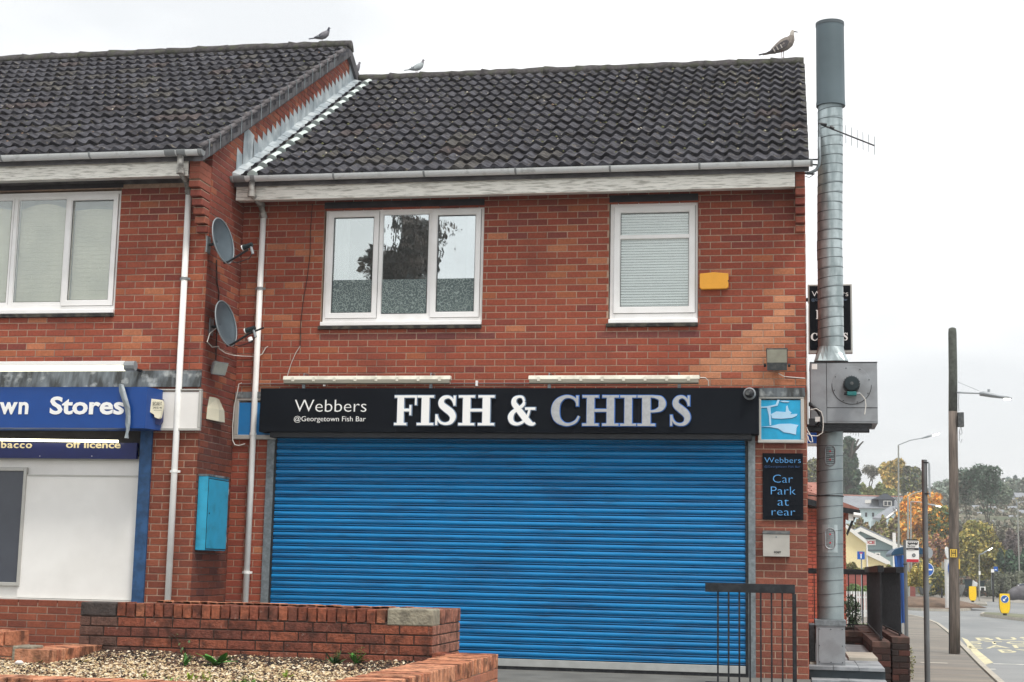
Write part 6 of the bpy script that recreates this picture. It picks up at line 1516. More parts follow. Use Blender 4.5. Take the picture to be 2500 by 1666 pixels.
def gardenwall(label, x0, x1, y0, y1, zt, seed, profile=None, group='brick dwarf walls by the steps'):
    t = thing('dwarf_wall', label, 'wall', ((x0+x1)/2, y0, G), group); rr_ = random.Random(seed)
    w_ = MB().box((x0+.006, y0+.006, G), (x1-.006, y1, zt-.078)).build('wall_core', m_mortar_dk, t)
    dk = lambda u, z, r: r.choice([(.055, .03, .026), (.045, .028, .025), (.075, .036, .03), (.04, .03, .028), (.11, .045, .035)])
    brick_wall('brick', w_, (0, y0, 0), (1, 0, 0), (0, -1, 0), x0, x1, G, zt-.08, colour=dk, limit=80, zoff=zt-.08-.075*14)
    brick_wall('brick', w_, (x0, 0, 0), (0, 1, 0), (-1, 0, 0), y0+.002, y1, G, zt-.08, colour=dk, limit=0, zoff=zt-.08-.075*14)
    brick_wall('brick', w_, (x1, 0, 0), (0, 1, 0), (1, 0, 0), y0+.002, y1, G, zt-.08, colour=dk, limit=0, zoff=zt-.08-.075*14)
    n = int((y1-y0)/.225)
    for k in range(n):
        c_ = MB().box((x0-.004, y0-.004+k*.225, zt-.077), (x1+.004, y0+k*.225+.219, zt+rr_.uniform(-.004, .004))).build('coping', m_capb, w_, bevel=.006)
    return t
m_capb = mat('weathered_coping_brick', (.14, .075, .06), .9, var=.3, scale=18, dirt=rgb(60, 54, 50), dirt_amt=.7, dirt_scale=6)
gardenwall('left of two dark brick dwarf walls carrying black railings beside the steps', .79, .995, 3.0, 9.0, .30, 1)
gardenwall('right of two dark brick dwarf walls carrying black railings, next to the pavement', 1.05, 1.262, 3.5, 9.0, .335, 2)
def railing(name, label, p0, p1, zb, zt, pitch, bar=.016, top=(.05, .09), seed=1, base=True, group=None):
    p0, p1 = Vector((*p0, 0)), Vector((*p1, 0)); L = (p1-p0).length; d = (p1-p0)/L; n_ = Vector((-d.y, d.x, 0)); t = thing(name, label, 'railing', (p0.x, p0.y, zb), group)
    def rail(z0, z1, w_):
        b = MB(); b.hexa([p0-n_*w_+Vector((0, 0, z0)), p1-n_*w_+Vector((0, 0, z0)), p1+n_*w_+Vector((0, 0, z0)), p0+n_*w_+Vector((0, 0, z0))], [p0-n_*w_+Vector((0, 0, z1)), p1-n_*w_+Vector((0, 0, z1)), p1+n_*w_+Vector((0, 0, z1)), p0+n_*w_+Vector((0, 0, z1))]); return b
    rail(zt-top[1], zt, top[0]/2).build('top_rail', m_blackm, t, bevel=.003)
    if base: rail(zb+.03, zb+.05, .02).build('bottom_rail', m_blackm, t)
    me = MB().box((-bar/2, -bar/2, 0), (bar/2, bar/2, zt-top[1]-zb-.05)).mesh('railing_bar', m_blackm); n = int(L/pitch)
    for k in range(n+1):
        p = p0+d*(.02+(L-.04)*k/n); o = bpy.data.objects.new('railing_bar', me); COL.objects.link(o); o.parent = t; o.matrix_parent_inverse = Matrix.Translation(-t.location); o.location = (p.x, p.y, zb+.05)
    for f in (.04, .5, .96):
        p = p0+d*L*f; MB().box((p.x-.012, p.y-.012, zb-.0), (p.x+.012, p.y+.012, zb+.05)).build('railing_foot', m_blackm, t)
    return t
railing('steel_railing', 'black steel railing running back along the left dwarf wall by the steps', (.905, 3.12), (1.0, 8.9), .30, 1.215, .115, top=(.075, .085))
railing('steel_railing', 'black steel railing running back along the right dwarf wall by the pavement', (1.178, 3.8), (1.10, 8.9), .335, 1.205, .115, top=(.10, .075))
# rear wall and railing
t = gardenwall('low brick wall across the back of the landing under the rear railing', .03, .99, 5.7, 5.93, .315, 5, group=None)
railing('steel_railing', 'black steel railing facing across the back of the landing', (.04, 9.0), (1.06, 9.0), .26, 1.18, .11, top=(.05, .085))
MB().box((-.0, 8.9, G), (1.05, 9.12, .26)).build('rear_wall', m_mortar_dk, t)
# front railing
ra, rb = at(1722, 1428, -1.0), at(1941, 1430, -1.0)
fr = railing('steel_railing', 'short black steel railing standing in front of the shutter right end and letter box pier', (ra.x, -1.0), (rb.x, -1.0), -.06, .99, .108, bar=.017, top=(.05, .088), base=False)
for o in list(fr.children):
    if o.name.startswith('railing_foot'): bpy.data.objects.remove(o)
MB().box((-1.0, -1.02, -.02), (rb.x+.01, -.98, .035)).build('bottom_rail', m_blackm, fr)
# remove first two bars so the top rail overhangs at left
bars = sorted([o for o in fr.children if o.name.startswith('railing_bar')], key=lambda o: o.location.x); bpy.data.objects.remove(bars[0]); bpy.data.objects.remove(bars[1]) if False else None
MB().box((rb.x-.02, -1.02, -.1), (rb.x+.012, -.985, .90)).build('end_post', m_blackm, fr)

# ivy / shrub behind the rear railing
# ================================================================== TREES AND SHRUBS
def leaf_cloud(clumps, n, size, cols, seed, flat=.6, hollow=.35):
    """many small leaf quads spread through a set of ellipsoids: clumps = [(centre, (rx, ry, rz), weight)]"""
    rs = np.random.RandomState(seed); w_ = np.array([c[2] for c in clumps], float); w_ /= w_.sum()
    ci = rs.choice(len(clumps), n, p=w_); C = np.array([tuple(c[0]) for c in clumps])[ci]; Rr = np.array([tuple(c[1]) for c in clumps])[ci]
    d = rs.normal(size=(n, 3)); d /= np.linalg.norm(d, axis=1)[:, None]; rad = rs.uniform(hollow, 1.08, n)**.6; P = C+d*Rr*rad[:, None]
    a = rs.normal(size=(n, 3)); a /= np.linalg.norm(a, axis=1)[:, None]; b_ = np.cross(a, rs.normal(size=(n, 3))); b_ /= np.linalg.norm(b_, axis=1)[:, None]
    s_ = size*rs.uniform(.5, 1.4, n)[:, None]; V = np.stack([P-a*s_, P-b_*s_*flat, P+a*s_, P+b_*s_*flat], 1)
    me = bpy.data.meshes.new('crown'); me.from_pydata(V.reshape(-1, 3).tolist(), [], (np.arange(n)[:, None]*4+np.arange(4)).tolist()); me.materials.append(m_leaf)
    cc = np.array(cols); k = rs.randint(0, len(cols), n); clk = rs.uniform(.75, 1.25, len(clumps))[ci]
    col = cc[k]*rs.uniform(.65, 1.35, (n, 1))*clk[:, None]; col = np.concatenate([col, np.ones((n, 1))], 1)
    ca_ = me.color_attributes.new('col', 'FLOAT_COLOR', 'CORNER'); ca_.data.foreach_set('color', np.repeat(col, 4, axis=0).ravel()); me.update(); return me
def branches(b, p, d, L, r, depth, rr, tips, spread=.5, up=.15, k=2):
    q = p+d*L*.5+Vector((rr.uniform(-1, 1), rr.uniform(-1, 1), 0))*L*.05; e = p+d*L; b.tube([p, q, e], [r, r*.82, r*.62], 6 if depth > 2 else 4, caps=False)
    if depth == 0: tips.append(e); return
    for i in range(k+(1 if rr.random() < .35 else 0)):
        nd = (d+Vector((rr.uniform(-1, 1), rr.uniform(-1, 1), rr.uniform(-.5, .8)))*spread+Vector((0, 0, up))).normalized(); branches(b, e, nd, L*rr.uniform(.6, .85), r*.6, depth-1, rr, tips, spread, up, k)
    tips.append(e)
def tree(name, label, x0, x1, ytop, ybase, Y, cols, n=5000, size=None, seed=1, trunk_h=.3, depth=4, spread=.5, density=1, clump=None, zb=None, cat='tree', group=None, barecol=None, shape='round'):
    """pixel extents of the crown at world depth Y"""
    a, c = at(x0, ybase, Y), at(x1, ybase, Y); top = at((x0+x1)/2, ytop, Y).z; cx = (a.x+c.x)/2; Wd = c.x-a.x; base = a.z if zb is None else zb
    H = top-base; rr = random.Random(seed); t = thing(name, label, cat, (cx, Y, base), group)
    b = MB(); tips = []; tr = Vector((cx, Y, base-.3)); L0 = H*trunk_h+.3
    if depth > 0:
        branches(b, tr, Vector((rr.uniform(-.05, .05), 0, 1)).normalized(), L0, H*.022+.03, depth, rr, tips, spread)
        # squeeze the limbs into the crown's extents
        mxx = max(abs(v[0]-cx) for v in b.v); mz = max(v[2] for v in b.v)-base; mY = max(abs(v[1]-Y) for v in b.v)
        fx_, fz_, fy_ = (Wd*.5)/mxx, (H*.97)/mz, (Wd*.5)/mY
        b.v = [(cx+(v[0]-cx)*fx_, Y+(v[1]-Y)*fy_, base+(v[2]-base)*fz_) for v in b.v]; tips = [Vector((cx+(v[0]-cx)*fx_, Y+(v[1]-Y)*fy_, base+(v[2]-base)*fz_)) for v in tips]
        b.build('trunk', m_bark, t)
    if n:
        n = int(n*1.6); cl = []
        nc = clump or 16
        if shape == 'round':
            for k in range(nc):
                u = rr.uniform(-1, 1); v = rr.uniform(-1, 1); zz = rr.uniform(.25 if trunk_h > .15 else .05, .93); wz = math.sin(math.pi*min(1, max(.12, (zz-.05)*1.0)))**.6
                s_ = rr.uniform(.13, .24); cl.append(((cx+u*Wd*.36*wz, Y+v*Wd*.3*wz, base+H*zz*.98-s_*H*.2), (Wd*s_, Wd*s_, H*s_*.62), s_**2))
            tw = sum(q[2] for q in cl); lo_ = .33 if trunk_h > .15 else .1; cl.append(((cx, Y, base+H*(lo_+.93)/2), (Wd*.40, Wd*.33, H*(.93-lo_)*.46), tw*.8))
        elif shape == 'tips':
            for q in tips:
                if q.z > base+H*.45: s_ = rr.uniform(.06, .13); cl.append(((q.x, q.y, q.z), (Wd*s_*1.3, Wd*s_*1.3, H*s_*.5), s_))
        elif shape == 'cone':
            for k in range(nc):
                zz = rr.uniform(.05, .97)**1.1; w_ = (1-zz)*.42+.05; u = rr.uniform(-1, 1); cl.append(((cx+u*Wd*w_, Y+rr.uniform(-1, 1)*Wd*w_, base+H*zz), (Wd*.13, Wd*.13, H*.06), .1))
        elif shape == 'mass':
            for k in range(nc):
                u = (k+.5)/nc*2-1+rr.uniform(-.05, .05); s_ = rr.uniform(.5, 1); cl.append(((cx+u*Wd*.46, Y+rr.uniform(-1, 1)*H*.4, base+H*.42*s_), (Wd/nc*1.1, H*.5, H*.5*s_), 1))
        sz = (size or max(Wd, H)*.018)*.8
        link('crown', leaf_cloud(cl, n, sz, cols, seed), t)
    return t
OLV = [(.16, .17, .06), (.21, .20, .08), (.12, .14, .055)]; GOLD = [(.52, .38, .13), (.44, .33, .13), (.58, .43, .18), (.32, .27, .12)]; ORGE = [(.56, .27, .07), (.48, .22, .06), (.62, .36, .11), (.34, .20, .08)]
DKG = [(.045, .085, .055), (.06, .10, .06), (.035, .065, .05)]; GRY = [(.18, .18, .14), (.13, .14, .11), (.22, .20, .15)]; YGN = [(.32, .27, .09), (.25, .23, .08), (.40, .32, .12), (.17, .17, .07)]
BRN = [(.20, .14, .10), (.26, .17, .11), (.15, .11, .09)]; RDB = [(.36, .17, .12), (.28, .15, .11), (.42, .24, .16)]; HZG = [(.24, .32, .31), (.20, .28, .27)]; BLG = [(.09, .13, .10), (.12, .16, .12)]
def sat(c, k=1.15): return [tuple(max(.008, (sum(v)/3+(x-sum(v)/3)*k)*1.3) for x in v) for v in c]
OLV, GOLD, ORGE, DKG, YGN, RDB = map(sat, (OLV, GOLD, ORGE, DKG, YGN, RDB))
# far skyline
def scrub(name, pix, n, size, cols, seed, label):
    """ground cover over a stretch of the hillside: leaf clusters scattered on the slope"""
    rs_ = random.Random(seed); cl = []
    for (px, py, Y, w_, h_) in pix: p = at(px, py, Y); cl.append(((p.x, p.y, p.z), (w_, w_*.8, h_), w_))
    o = link(name, leaf_cloud(cl, n, size, cols, seed), None, kind='stuff', label=label, cat='undergrowth'); return o
rq = random.Random(77); pix = []
for k in range(150):
    py = rq.uniform(1222, 1305); pix.append((rq.uniform(2320, 2530), py, 215+(1290-py)*1.0-2, rq.uniform(1.2, 2.6), rq.uniform(.6, 1.3)))
for k in range(60):
    py = rq.uniform(1215, 1300); pix.append((rq.uniform(2050, 2320), py, 215+(1290-py)*1.0, rq.uniform(1.2, 2.6), rq.uniform(.8, 1.6)))
scrub('hillside_scrub', pix, 36000, .30, [(.17, .17, .12), (.22, .20, .15), (.13, .15, .11), (.25, .22, .17)], 5, 'grey brown scrub between the houses on the hillside')
pix = [(2300+k*12, 1208+rq.uniform(-5, 7), 330, 5, 3.2) for k in range(20)]
scrub('far_woodland', pix, 12000, .5, [(.17, .22, .18), (.20, .25, .20), (.23, .25, .19)], 6, 'dull green far woodland along the hilltop')
for k, (x0, x1, yt, yb, Y, cols, sh, lab, s_) in enumerate([
    (2452, 2474, 1168, 1225, 420, HZG, 'cone', 'hazy far pine standing left on the skyline at the right edge', 1), (2472, 2490, 1163, 1225, 430, HZG, 'cone', 'hazy far pine, middle one on the skyline at the right edge', 2), (2484, 2515, 1174, 1230, 410, HZG, 'round', 'hazy broad far tree touching the right edge of the skyline', 3)]):
    tree('pine_tree' if sh == 'cone' else 'broadleaf_tree', lab, x0, x1, yt, yb, Y, cols, 2500, seed=30+s_, depth=0, shape=sh, clump=26, size=.55)
tree('conifer_tree', 'tall dark green tree rising just right of the lower flue', 2036, 2110, 1068, 1215, 215, DKG+[(.13, .16, .09)], 9000, seed=3, depth=2, shape='cone', clump=60, size=.42)
tree('broadleaf_tree', 'grey green tree seen between the shop corner and the flue', 1958, 2026, 1112, 1215, 210, GRY+OLV, 3500, seed=4, depth=3, clump=18, size=.3)
tree('bare_tree', 'bare twiggy grey tree between the dark tree and the golden tree', 2092, 2152, 1134, 1212, 240, GRY, 700, seed=5, depth=6, shape='tips', size=.22, spread=.6)
tree('shrub', 'olive green bushes below the bare tree above the slate roof', 2080, 2190, 1172, 1222, 225, OLV+[(.2, .25, .09)], 7000, seed=6, depth=0, shape='mass', clump=12, size=.35, cat='shrub')
tree('golden_tree', 'round golden yellow tree above the slate roofed terrace', 2146, 2218, 1119, 1225, 235, GOLD+OLV[:1], 8500, seed=7, depth=4, clump=30, size=.33)
tree('broadleaf_tree', 'thin dark olive tree right of the golden tree, behind the grey pole', 2196, 2258, 1136, 1222, 228, GRY+DKG[:1]+OLV, 5500, seed=8, depth=5, clump=26, size=.28)
tree('orange_tree', 'broad orange autumn tree behind the grey sign pole', 2178, 2324, 1196, 1345, 160, ORGE+[(.40, .34, .13)], 14000, seed=9, depth=5, clump=44, size=.30, zb=2.5)
tree('broadleaf_tree', 'mixed olive and orange tree between the grey pole and the telegraph pole', 2262, 2332, 1232, 1345, 152, OLV+ORGE[:1]+DKG[:1], 6500, seed=10, depth=4, clump=24, size=.26)
tree('shrub', 'brown green shrubbery behind the gabled roofs', 2062, 2200, 1252, 1352, 150, OLV+BRN+[(.30, .24, .10)], 12000, seed=11, depth=0, shape='mass', clump=18, size=.26, cat='shrub')
tree('shrub', 'rust red shrub just left of the telegraph pole', 2264, 2335, 1290, 1366, 140, RDB+BRN+YGN[:1], 7000, seed=12, depth=0, shape='mass', clump=8, size=.2, cat='shrub')
tree('shrub', 'orange brown bank of bushes behind the bus stop', 2180, 2290, 1290, 1420, 146, ORGE[1:]+BRN+YGN, 12000, seed=13, depth=0, shape='mass', clump=12, size=.22, cat='shrub')
tree('shrub', 'yellow green bush beside the blue arrow sign', 2245, 2330, 1345, 1446, 132, YGN+OLV+BLG, 9000, seed=14, depth=0, shape='mass', clump=9, size=.2, cat='shrub')
tree('birch_tree', 'large yellow green birch right of the telegraph pole', 2328, 2452, 1268, 1448, 150, YGN+OLV[:2], 20000, seed=15, depth=6, clump=64, size=.24, trunk_h=.22)
tree('umbrella_tree', 'tall dark feathery tree close right of the telegraph pole', 2328, 2402, 1140, 1345, 185, BLG+GRY[:1], 3400, seed=16, depth=6, shape='tips', size=.21, spread=.42, trunk_h=.5)
tree('umbrella_tree', 'tall dark feathery tree with two stems, right of its neighbour', 2366, 2462, 1132, 1350, 182, BLG+DKG[:1], 4300, seed=17, depth=6, shape='tips', size=.21, spread=.5, trunk_h=.45)
tree('broadleaf_tree', 'rounded dull green tree on the hill behind the feathery trees', 2396, 2480, 1180, 1236, 260, [(.15, .20, .13), (.19, .23, .15), (.12, .17, .12)], 9000, seed=18, depth=0, clump=30, size=.4, trunk_h=.05)
tree('broadleaf_tree', 'grey green trees on the hill left behind the feathery trees', 2318, 2392, 1172, 1236, 262, [(.15, .20, .14), (.19, .22, .16)], 7000, seed=19, depth=0, clump=26, size=.4, trunk_h=.05)
tree('shrub', 'purple brown twiggy thicket at the right edge', 2398, 2530, 1270, 1390, 165, [(.17, .14, .13), (.21, .17, .15), (.13, .11, .11)], 15000, seed=20, depth=0, shape='mass', clump=14, size=.24, cat='shrub')
tree('shrub', 'dark green bush under the purple thicket', 2432, 2530, 1318, 1402, 150, DKG+[(.08, .13, .08)], 9000, seed=21, depth=0, shape='mass', clump=8, size=.24, cat='shrub')
tree('shrub', 'grey green ground bushes above the boulder', 2404, 2530, 1388, 1452, 140, [(.16, .18, .12), (.12, .14, .10), (.20, .21, .15)], 12000, seed=22, depth=0, shape='mass', clump=16, size=.17, cat='shrub')
tree('shrub', 'dark brown undergrowth below the birch', 2318, 2420, 1400, 1450, 147, BRN+BLG, 6000, seed=24, depth=0, shape='mass', clump=10, size=.2, cat='shrub')
tree('hedge', 'clipped brown green hedge in front of the cream gable', 2040, 2192, 1366, 1412, 84, OLV+BRN[:1]+[(.38, .28, .12), (.26, .24, .10)], 11000, seed=25, depth=0, shape='mass', clump=20, size=.12, cat='hedge')
tree('shrub', 'yellow autumn bush just right of the bus stop pole', 2206, 2256, 1368, 1428, 70, YGN+[(.55, .42, .14)], 5500, seed=26, depth=0, shape='mass', clump=6, size=.085, cat='shrub')
tree('ivy', 'dark glossy ivy climbing behind the rear railing', 2058, 2106, 1448, 1536, 9.6, [(.03, .06, .025), (.05, .09, .04), (.10, .13, .09)], 900, seed=27, depth=3, shape='round', clump=14, size=.022, trunk_h=.1, cat='plant')
tree('shrub', 'bright low green plants behind the rear railing', 2088, 2128, 1508, 1540, 10.2, [(.20, .28, .08), (.28, .34, .10)], 450, seed=28, depth=0, shape='mass', clump=5, size=.02, cat='plant')
tree('grass_tuft', 'pale weeds growing along the pavement edge at the wall foot', 2214, 2236, 1566, 1664, 4.6, [(.25, .26, .12), (.3, .28, .16)], 160, seed=29, depth=0, shape='round', clump=7, size=.016, cat='plant', trunk_h=0)
tree('shrub', 'green verge plants behind the picket fence', 2060, 2122, 1420, 1448, 66, [(.14, .22, .08), (.20, .28, .10)], 3000, seed=31, depth=0, shape='mass', clump=8, size=.07, cat='shrub')
# reflected trees and houses behind the camera (seen only mirrored in the window panes)
def rtree(label, x, y, H, Wd, seed, cols, n):
    rr = random.Random(seed); t = thing('street_tree', label, 'tree', (x, y, G)); b = MB(); tips = []
    branches(b, Vector((x, y, G)), Vector((0, 0, 1)), H*.3, .32, 6, rr, tips, .5)
    mz = max(v[2] for v in b.v)-G; mxx = max(abs(v[0]-x) for v in b.v); my = max(abs(v[1]-y) for v in b.v)
    f = lambda v: (x+(v[0]-x)*Wd*.5/mxx, y+(v[1]-y)*Wd*.5/my, G+(v[2]-G)*H/mz)
    b.v = [f(v) for v in b.v]; b.build('trunk', m_bark, t)
    cl = [(f(q), (Wd*.07, Wd*.07, H*.035), 1) for q in tips if f(q)[2] > G+H*.35]
    link('crown', leaf_cloud(cl, n, .22, cols, seed), t)
rtree('dark tree behind the viewer, mirrored in the middle pane of the upper window', -18.9, -62, 21.5, 10.0, 5, [(.06, .045, .04), (.085, .065, .055)], 8500)
rtree('smaller dark tree behind the viewer, mirrored in the right pane of the upper window', -13.1, -63, 18.0, 6.5, 8, [(.06, .045, .04), (.085, .065, .055)], 4500)

# haze: one closed box of thin air round everything
hz = bpy.data.materials.new('thin_haze'); hz.use_nodes = True; hn = hz.node_tree; hn.nodes.remove(hn.nodes['Principled BSDF']); pv = hn.nodes.new('ShaderNodeVolumePrincipled'); pv.inputs['Color'].default_value = (.99, 1, 1, 1); pv.inputs['Density'].default_value = .0007; pv.inputs['Anisotropy'].default_value = .2
hn.links.new(pv.outputs[0], hn.nodes['Material Output'].inputs['Volume'])
MB().box((-500, -150, -2.5), (600, 900, 48)).build('haze', hz, None, kind='stuff')
# ================================================================== FAR BUILDINGS
def pbox(x0, x1, yt, yb, Y, D): a, c = at(x0, yb, Y), at(x1, yt, Y); return (a.x, Y, a.z), (c.x, Y+D, c.z)
# annexe
an = thing('brick_annexe', 'bright red brick outbuilding with red tiles behind the flue', 'building', (.5, 17, G))
ax1 = at(2066, 1400, 17).x; az = at(2066, 1240, 17).z
w_ = MB().box((-3, 17.01, G), (ax1-.01, 22, az)).build('wall', m_mortar_dk, an)
brick_wall('brick', w_, (0, 17, 0), (1, 0, 0), (0, -1, 0), -.05, ax1, .0, az, colour=lambda u, z, r: r.choice([(.44, .10, .06), (.40, .085, .055), (.48, .13, .08)]), limit=300)
brick_wall('brick', w_, (ax1, 0, 0), (0, 1, 0), (1, 0, 0), 17.1, 22, .0, az, colour=lambda u, z, r: (.42, .1, .06), limit=0)
b = MB(); xe = at(2096, 1250, 17).x; b.prism([(-3, az+1.25), (ax1-.1, az+.12), (xe, az-.02), (xe, az-.10), (ax1-.1, az-.0), (-3, az+.95)], 'y', 16.7, 22.3); b.build('roof', m_redtile, an)
rfo = MB(); rfo.prism([(-3, az+.94), (ax1-.2, az+.02), (xe+.02, az-.06), (xe+.02, az-.16), (ax1-.2, az-.10), (-3, az+.80)], 'y', 16.66, 16.72); rfo.build('verge_board', m_blackm, an)
MB().hexa([(ax1+.0, 16.8, az-.55), (ax1+.03, 16.8, az-.6), (ax1+.03, 16.86, az-.6), (ax1, 16.86, az-.55)], [(xe-.1, 16.8, az-.14), (xe-.04, 16.8, az-.14), (xe-.04, 16.86, az-.14), (xe-.1, 16.86, az-.14)]).build('eaves_bracket', m_dark, an)
MB().box((xe-.22, 16.7, az-.28), (xe-.12, 16.76, az-.10)).build('pale_board', m_barge, an)
MB().tube([(xe-.12, 16.6, az-.16), (xe+.03, 16.6, az-.18)], .05, 8).build('gutter', m_barge, an)
# annexe tile rows visible left of the flue
r = random.Random(6); b = MB()
for j in range(6):
    for i in range(7):
        x = -.75+i*.16+(j % 2)*.02; z = at(1984, 1213-j*6.5, 19).z; b.tube([(x, 18.95+j*.25, z-.03), (x, 19.25+j*.25, z+.02)], .05, 6)
b.build('roof_tiles', m_redtile, an, kind='stuff')
MB().hexa([(-1.2, 19, az), (.45, 19, az), (.45, 20.8, az), (-1.2, 20.8, az)], [(-1.2, 19, at(1984, 1214, 19).z), (.45, 19, at(1984, 1214, 19).z), (.45, 20.8, at(1984, 1178, 20.8).z), (-1.2, 20.8, at(1984, 1178, 20.8).z)]).build('rear_roof', m_redtile, an)
# slate roofed terrace with dormer
Y = 190; t = thing('slate_terrace', 'pale terraced house with long slate roof and dark dormer on the hillside', 'house', tuple(at(2130, 1262, Y)))
a, c = at(2040, 1270, Y), at(2185, 1240, Y); MB().box((a.x, Y, a.z-4), (c.x, Y+7, c.z)).build('wall', m_render_w, t)
e0, e1, r0, r1 = at(2030, 1241, Y-.4), at(2190, 1243, Y-.4), at(2030, 1209, Y+3.6), at(2205, 1214, Y+3.6)
b = MB(); b.hexa([e0, e1, e1+Vector((0, 8, 0)), e0+Vector((0, 8, 0))], [e0+Vector((0, 0, .1)), e1+Vector((0, 0, .1)), e1+Vector((0, 8, .1)), e0+Vector((0, 8, .1))]); b.face(e0+Vector((0, 0, .1)), e1+Vector((0, 0, .1)), r1, r0); b.face(r0, r1, e1+Vector((0, 8, .1)), e0+Vector((0, 8, .1))); b.face(e1+Vector((0, 0, .1)), e1+Vector((0, 8, .1)), r1); rf = b.build('roof', m_slroof, t)
MB().tube([r0, r1], .12, 5).build('ridge', m_redtile, rf)
p = at(2119, 1226, Y+1.4); MB().box((p.x-.4, p.y-.5, p.z-.2), (p.x+.4, p.y-.3, p.z+.25)).build('rooflight', m_barge, rf)
a, c = at(2146, 1238, Y-.2), at(2183, 1220, Y-.2); dm = MB(); dm.box((a.x, Y-.2, a.z), (c.x, Y+3, c.z)); dm.prism([(a.x-.9, c.z), (c.x+.2, c.z), ((a.x+c.x)/2+.1, c.z+.75), ((a.x+c.x)/2-.3, c.z+.75)], 'y', Y-.4, Y+3); dm.build('dormer', m_dormer, t)
a, c = at(2157, 1236, Y-.3), at(2177, 1223, Y-.3); w_ = MB().box((a.x, Y-.3, a.z), (c.x, Y-.22, c.z)).build('window', m_barge, t); 
MB().box((a.x+.1, Y-.34, a.z+.1), ((a.x+c.x)/2-.05, Y-.31, c.z-.1)).build('pane', m_glassd, w_); MB().box(((a.x+c.x)/2+.05, Y-.34, a.z+.1), (c.x-.1, Y-.31, c.z-.1)).build('pane', m_glassd, w_)
for px in (2112, 2129): a, c = at(px, 1262, Y), at(px+5, 1252, Y); MB().box((a.x, Y-.05, a.z), (c.x, Y-.01, c.z)).build('window', m_glassd, t)
Y = 170; t = thing('lean_to_roof', 'low building with mossy slate roof sloping down in front of the terrace', 'house', tuple(at(2165, 1268, Y)))
b = MB(); P = [at(2130, 1264, Y), at(2163, 1266, Y), at(2205, 1234, Y+4), at(2172, 1237, Y+4)]; b.hexa([p-Vector((0, 0, .25)) for p in P], P); b.build('roof', m_slroof, t)
b = MB(); b.tube([P[1]+Vector((0, -.2, 0)), P[2]+Vector((0, -.2, 0))], .14, 4); b.build('bargeboard', m_barge, t); MB().box((P[0].x, Y+.5, P[0].z-4), (P[1].x, Y+4, P[0].z-.3)).build('wall', m_render_w, t)
# cream gable
Y = 95; t = thing('cream_gabled_house', 'cream rendered gable with white bargeboard behind the hedge', 'house', tuple(at(2085, 1400, Y)))
pk = at(2060, 1277, Y); ev = at(2114, 1318, Y); ba = at(2114, 1400, Y)
b = MB(); b.prism([(pk.x-3, G), (ev.x, G), (ev.x, ev.z), (pk.x, pk.z), (pk.x-3, pk.z-1.8)], 'y', Y, Y+6); b.build('wall', m_cream_r, t)
def barge(b, p, q, Y, th=.28, dep=.35): b.prism([(p.x, p.z-th), (q.x, q.z-th), (q.x, q.z), (p.x, p.z)], 'y', Y-dep, Y-.01)
b = MB(); barge(b, pk, ev, Y); b.build('bargeboard', m_barge, t); MB().tube([(ev.x+.05, Y-.1, ev.z-.1), (ev.x+.08, Y-.1, ba.z)], .06, 6).build('downpipe', m_barge, t)
p, q = at(2114, 1345, Y+.5), at(2172, 1372, Y+.5); b = MB(); b.prism([(p.x, p.z-.3), (q.x, q.z-.3), (q.x, q.z), (p.x+1, p.z-.35), (p.x, p.z)], 'y', Y-.2, Y+3); b.build('lean_to_roof', m_barge, t)
b = MB(); b.prism([(p.x, G), (q.x, G), (q.x, q.z-.31), (p.x, p.z-.31)], 'y', Y, Y+3); b.build('lean_to_wall', m_cream_r, t)
# grey-green gable
Y = 110; t = thing('grey_gabled_building', 'grey green gabled building with white bargeboard and red lettered sign', 'building', tuple(at(2140, 1400, Y)))
pk = at(2101, 1288, Y); el_ = at(2080, 1298, Y); er = at(2205, 1336, Y)
b = MB(); b.prism([(el_.x-.5, G), (er.x, G), (er.x, er.z), (pk.x, pk.z), (el_.x-.5, el_.z)], 'y', Y, Y+9); b.build('wall', m_grey_r, t)
b = MB(); barge(b, pk, er, Y, .32); b.build('bargeboard', m_barge, t); b = MB(); barge(b, el_, pk, Y, .32); b.build('bargeboard', m_barge, t)
b = MB(); b.prism([(pk.x, pk.z+.02), (er.x, er.z+.02), (er.x, er.z+.12), (pk.x, pk.z+.14)], 'y', Y-.3, Y+9); b.build('roof', m_slroof, t)
zz = at(2150, 1343, Y).z; MB().box((at(2115, 1343, Y).x, Y-.05, zz-.06), (er.x, Y-.01, zz)).build('string_line', m_dormer, t)
a, c = at(2115, 1331, Y-.1), at(2138, 1318, Y-.1); sb = MB().box((a.x, Y-.12, a.z), (c.x, Y-.02, c.z)).build('shop_sign', m_barge, t)
text('ICE', a.x+.05, c.x-.08, a.z+.1, c.z-a.z-.2, Y-.125, m_red, sb, bold=.04)
MB().tube([at(2114, 1315, Y-.2), at(2139, 1315, Y-.2)], .04, 5).build('sign_lamp', m_dark, sb)
a, c = at(2137, 1359, Y-.1), at(2149, 1350, Y-.1); w_ = MB().box((a.x, Y-.1, a.z), (c.x, Y-.01, c.z)).build('window', m_barge, t); MB().box((a.x+.08, Y-.13, a.z+.08), (c.x-.08, Y-.105, c.z-.08)).build('pane', m_glassd, w_)
a, c = at(2180, 1350, Y-2), at(2187, 1301, Y-2); MB().box((a.x, Y-2, G), (c.x, Y-1.8, c.z)).build('white_post', m_barge, t)
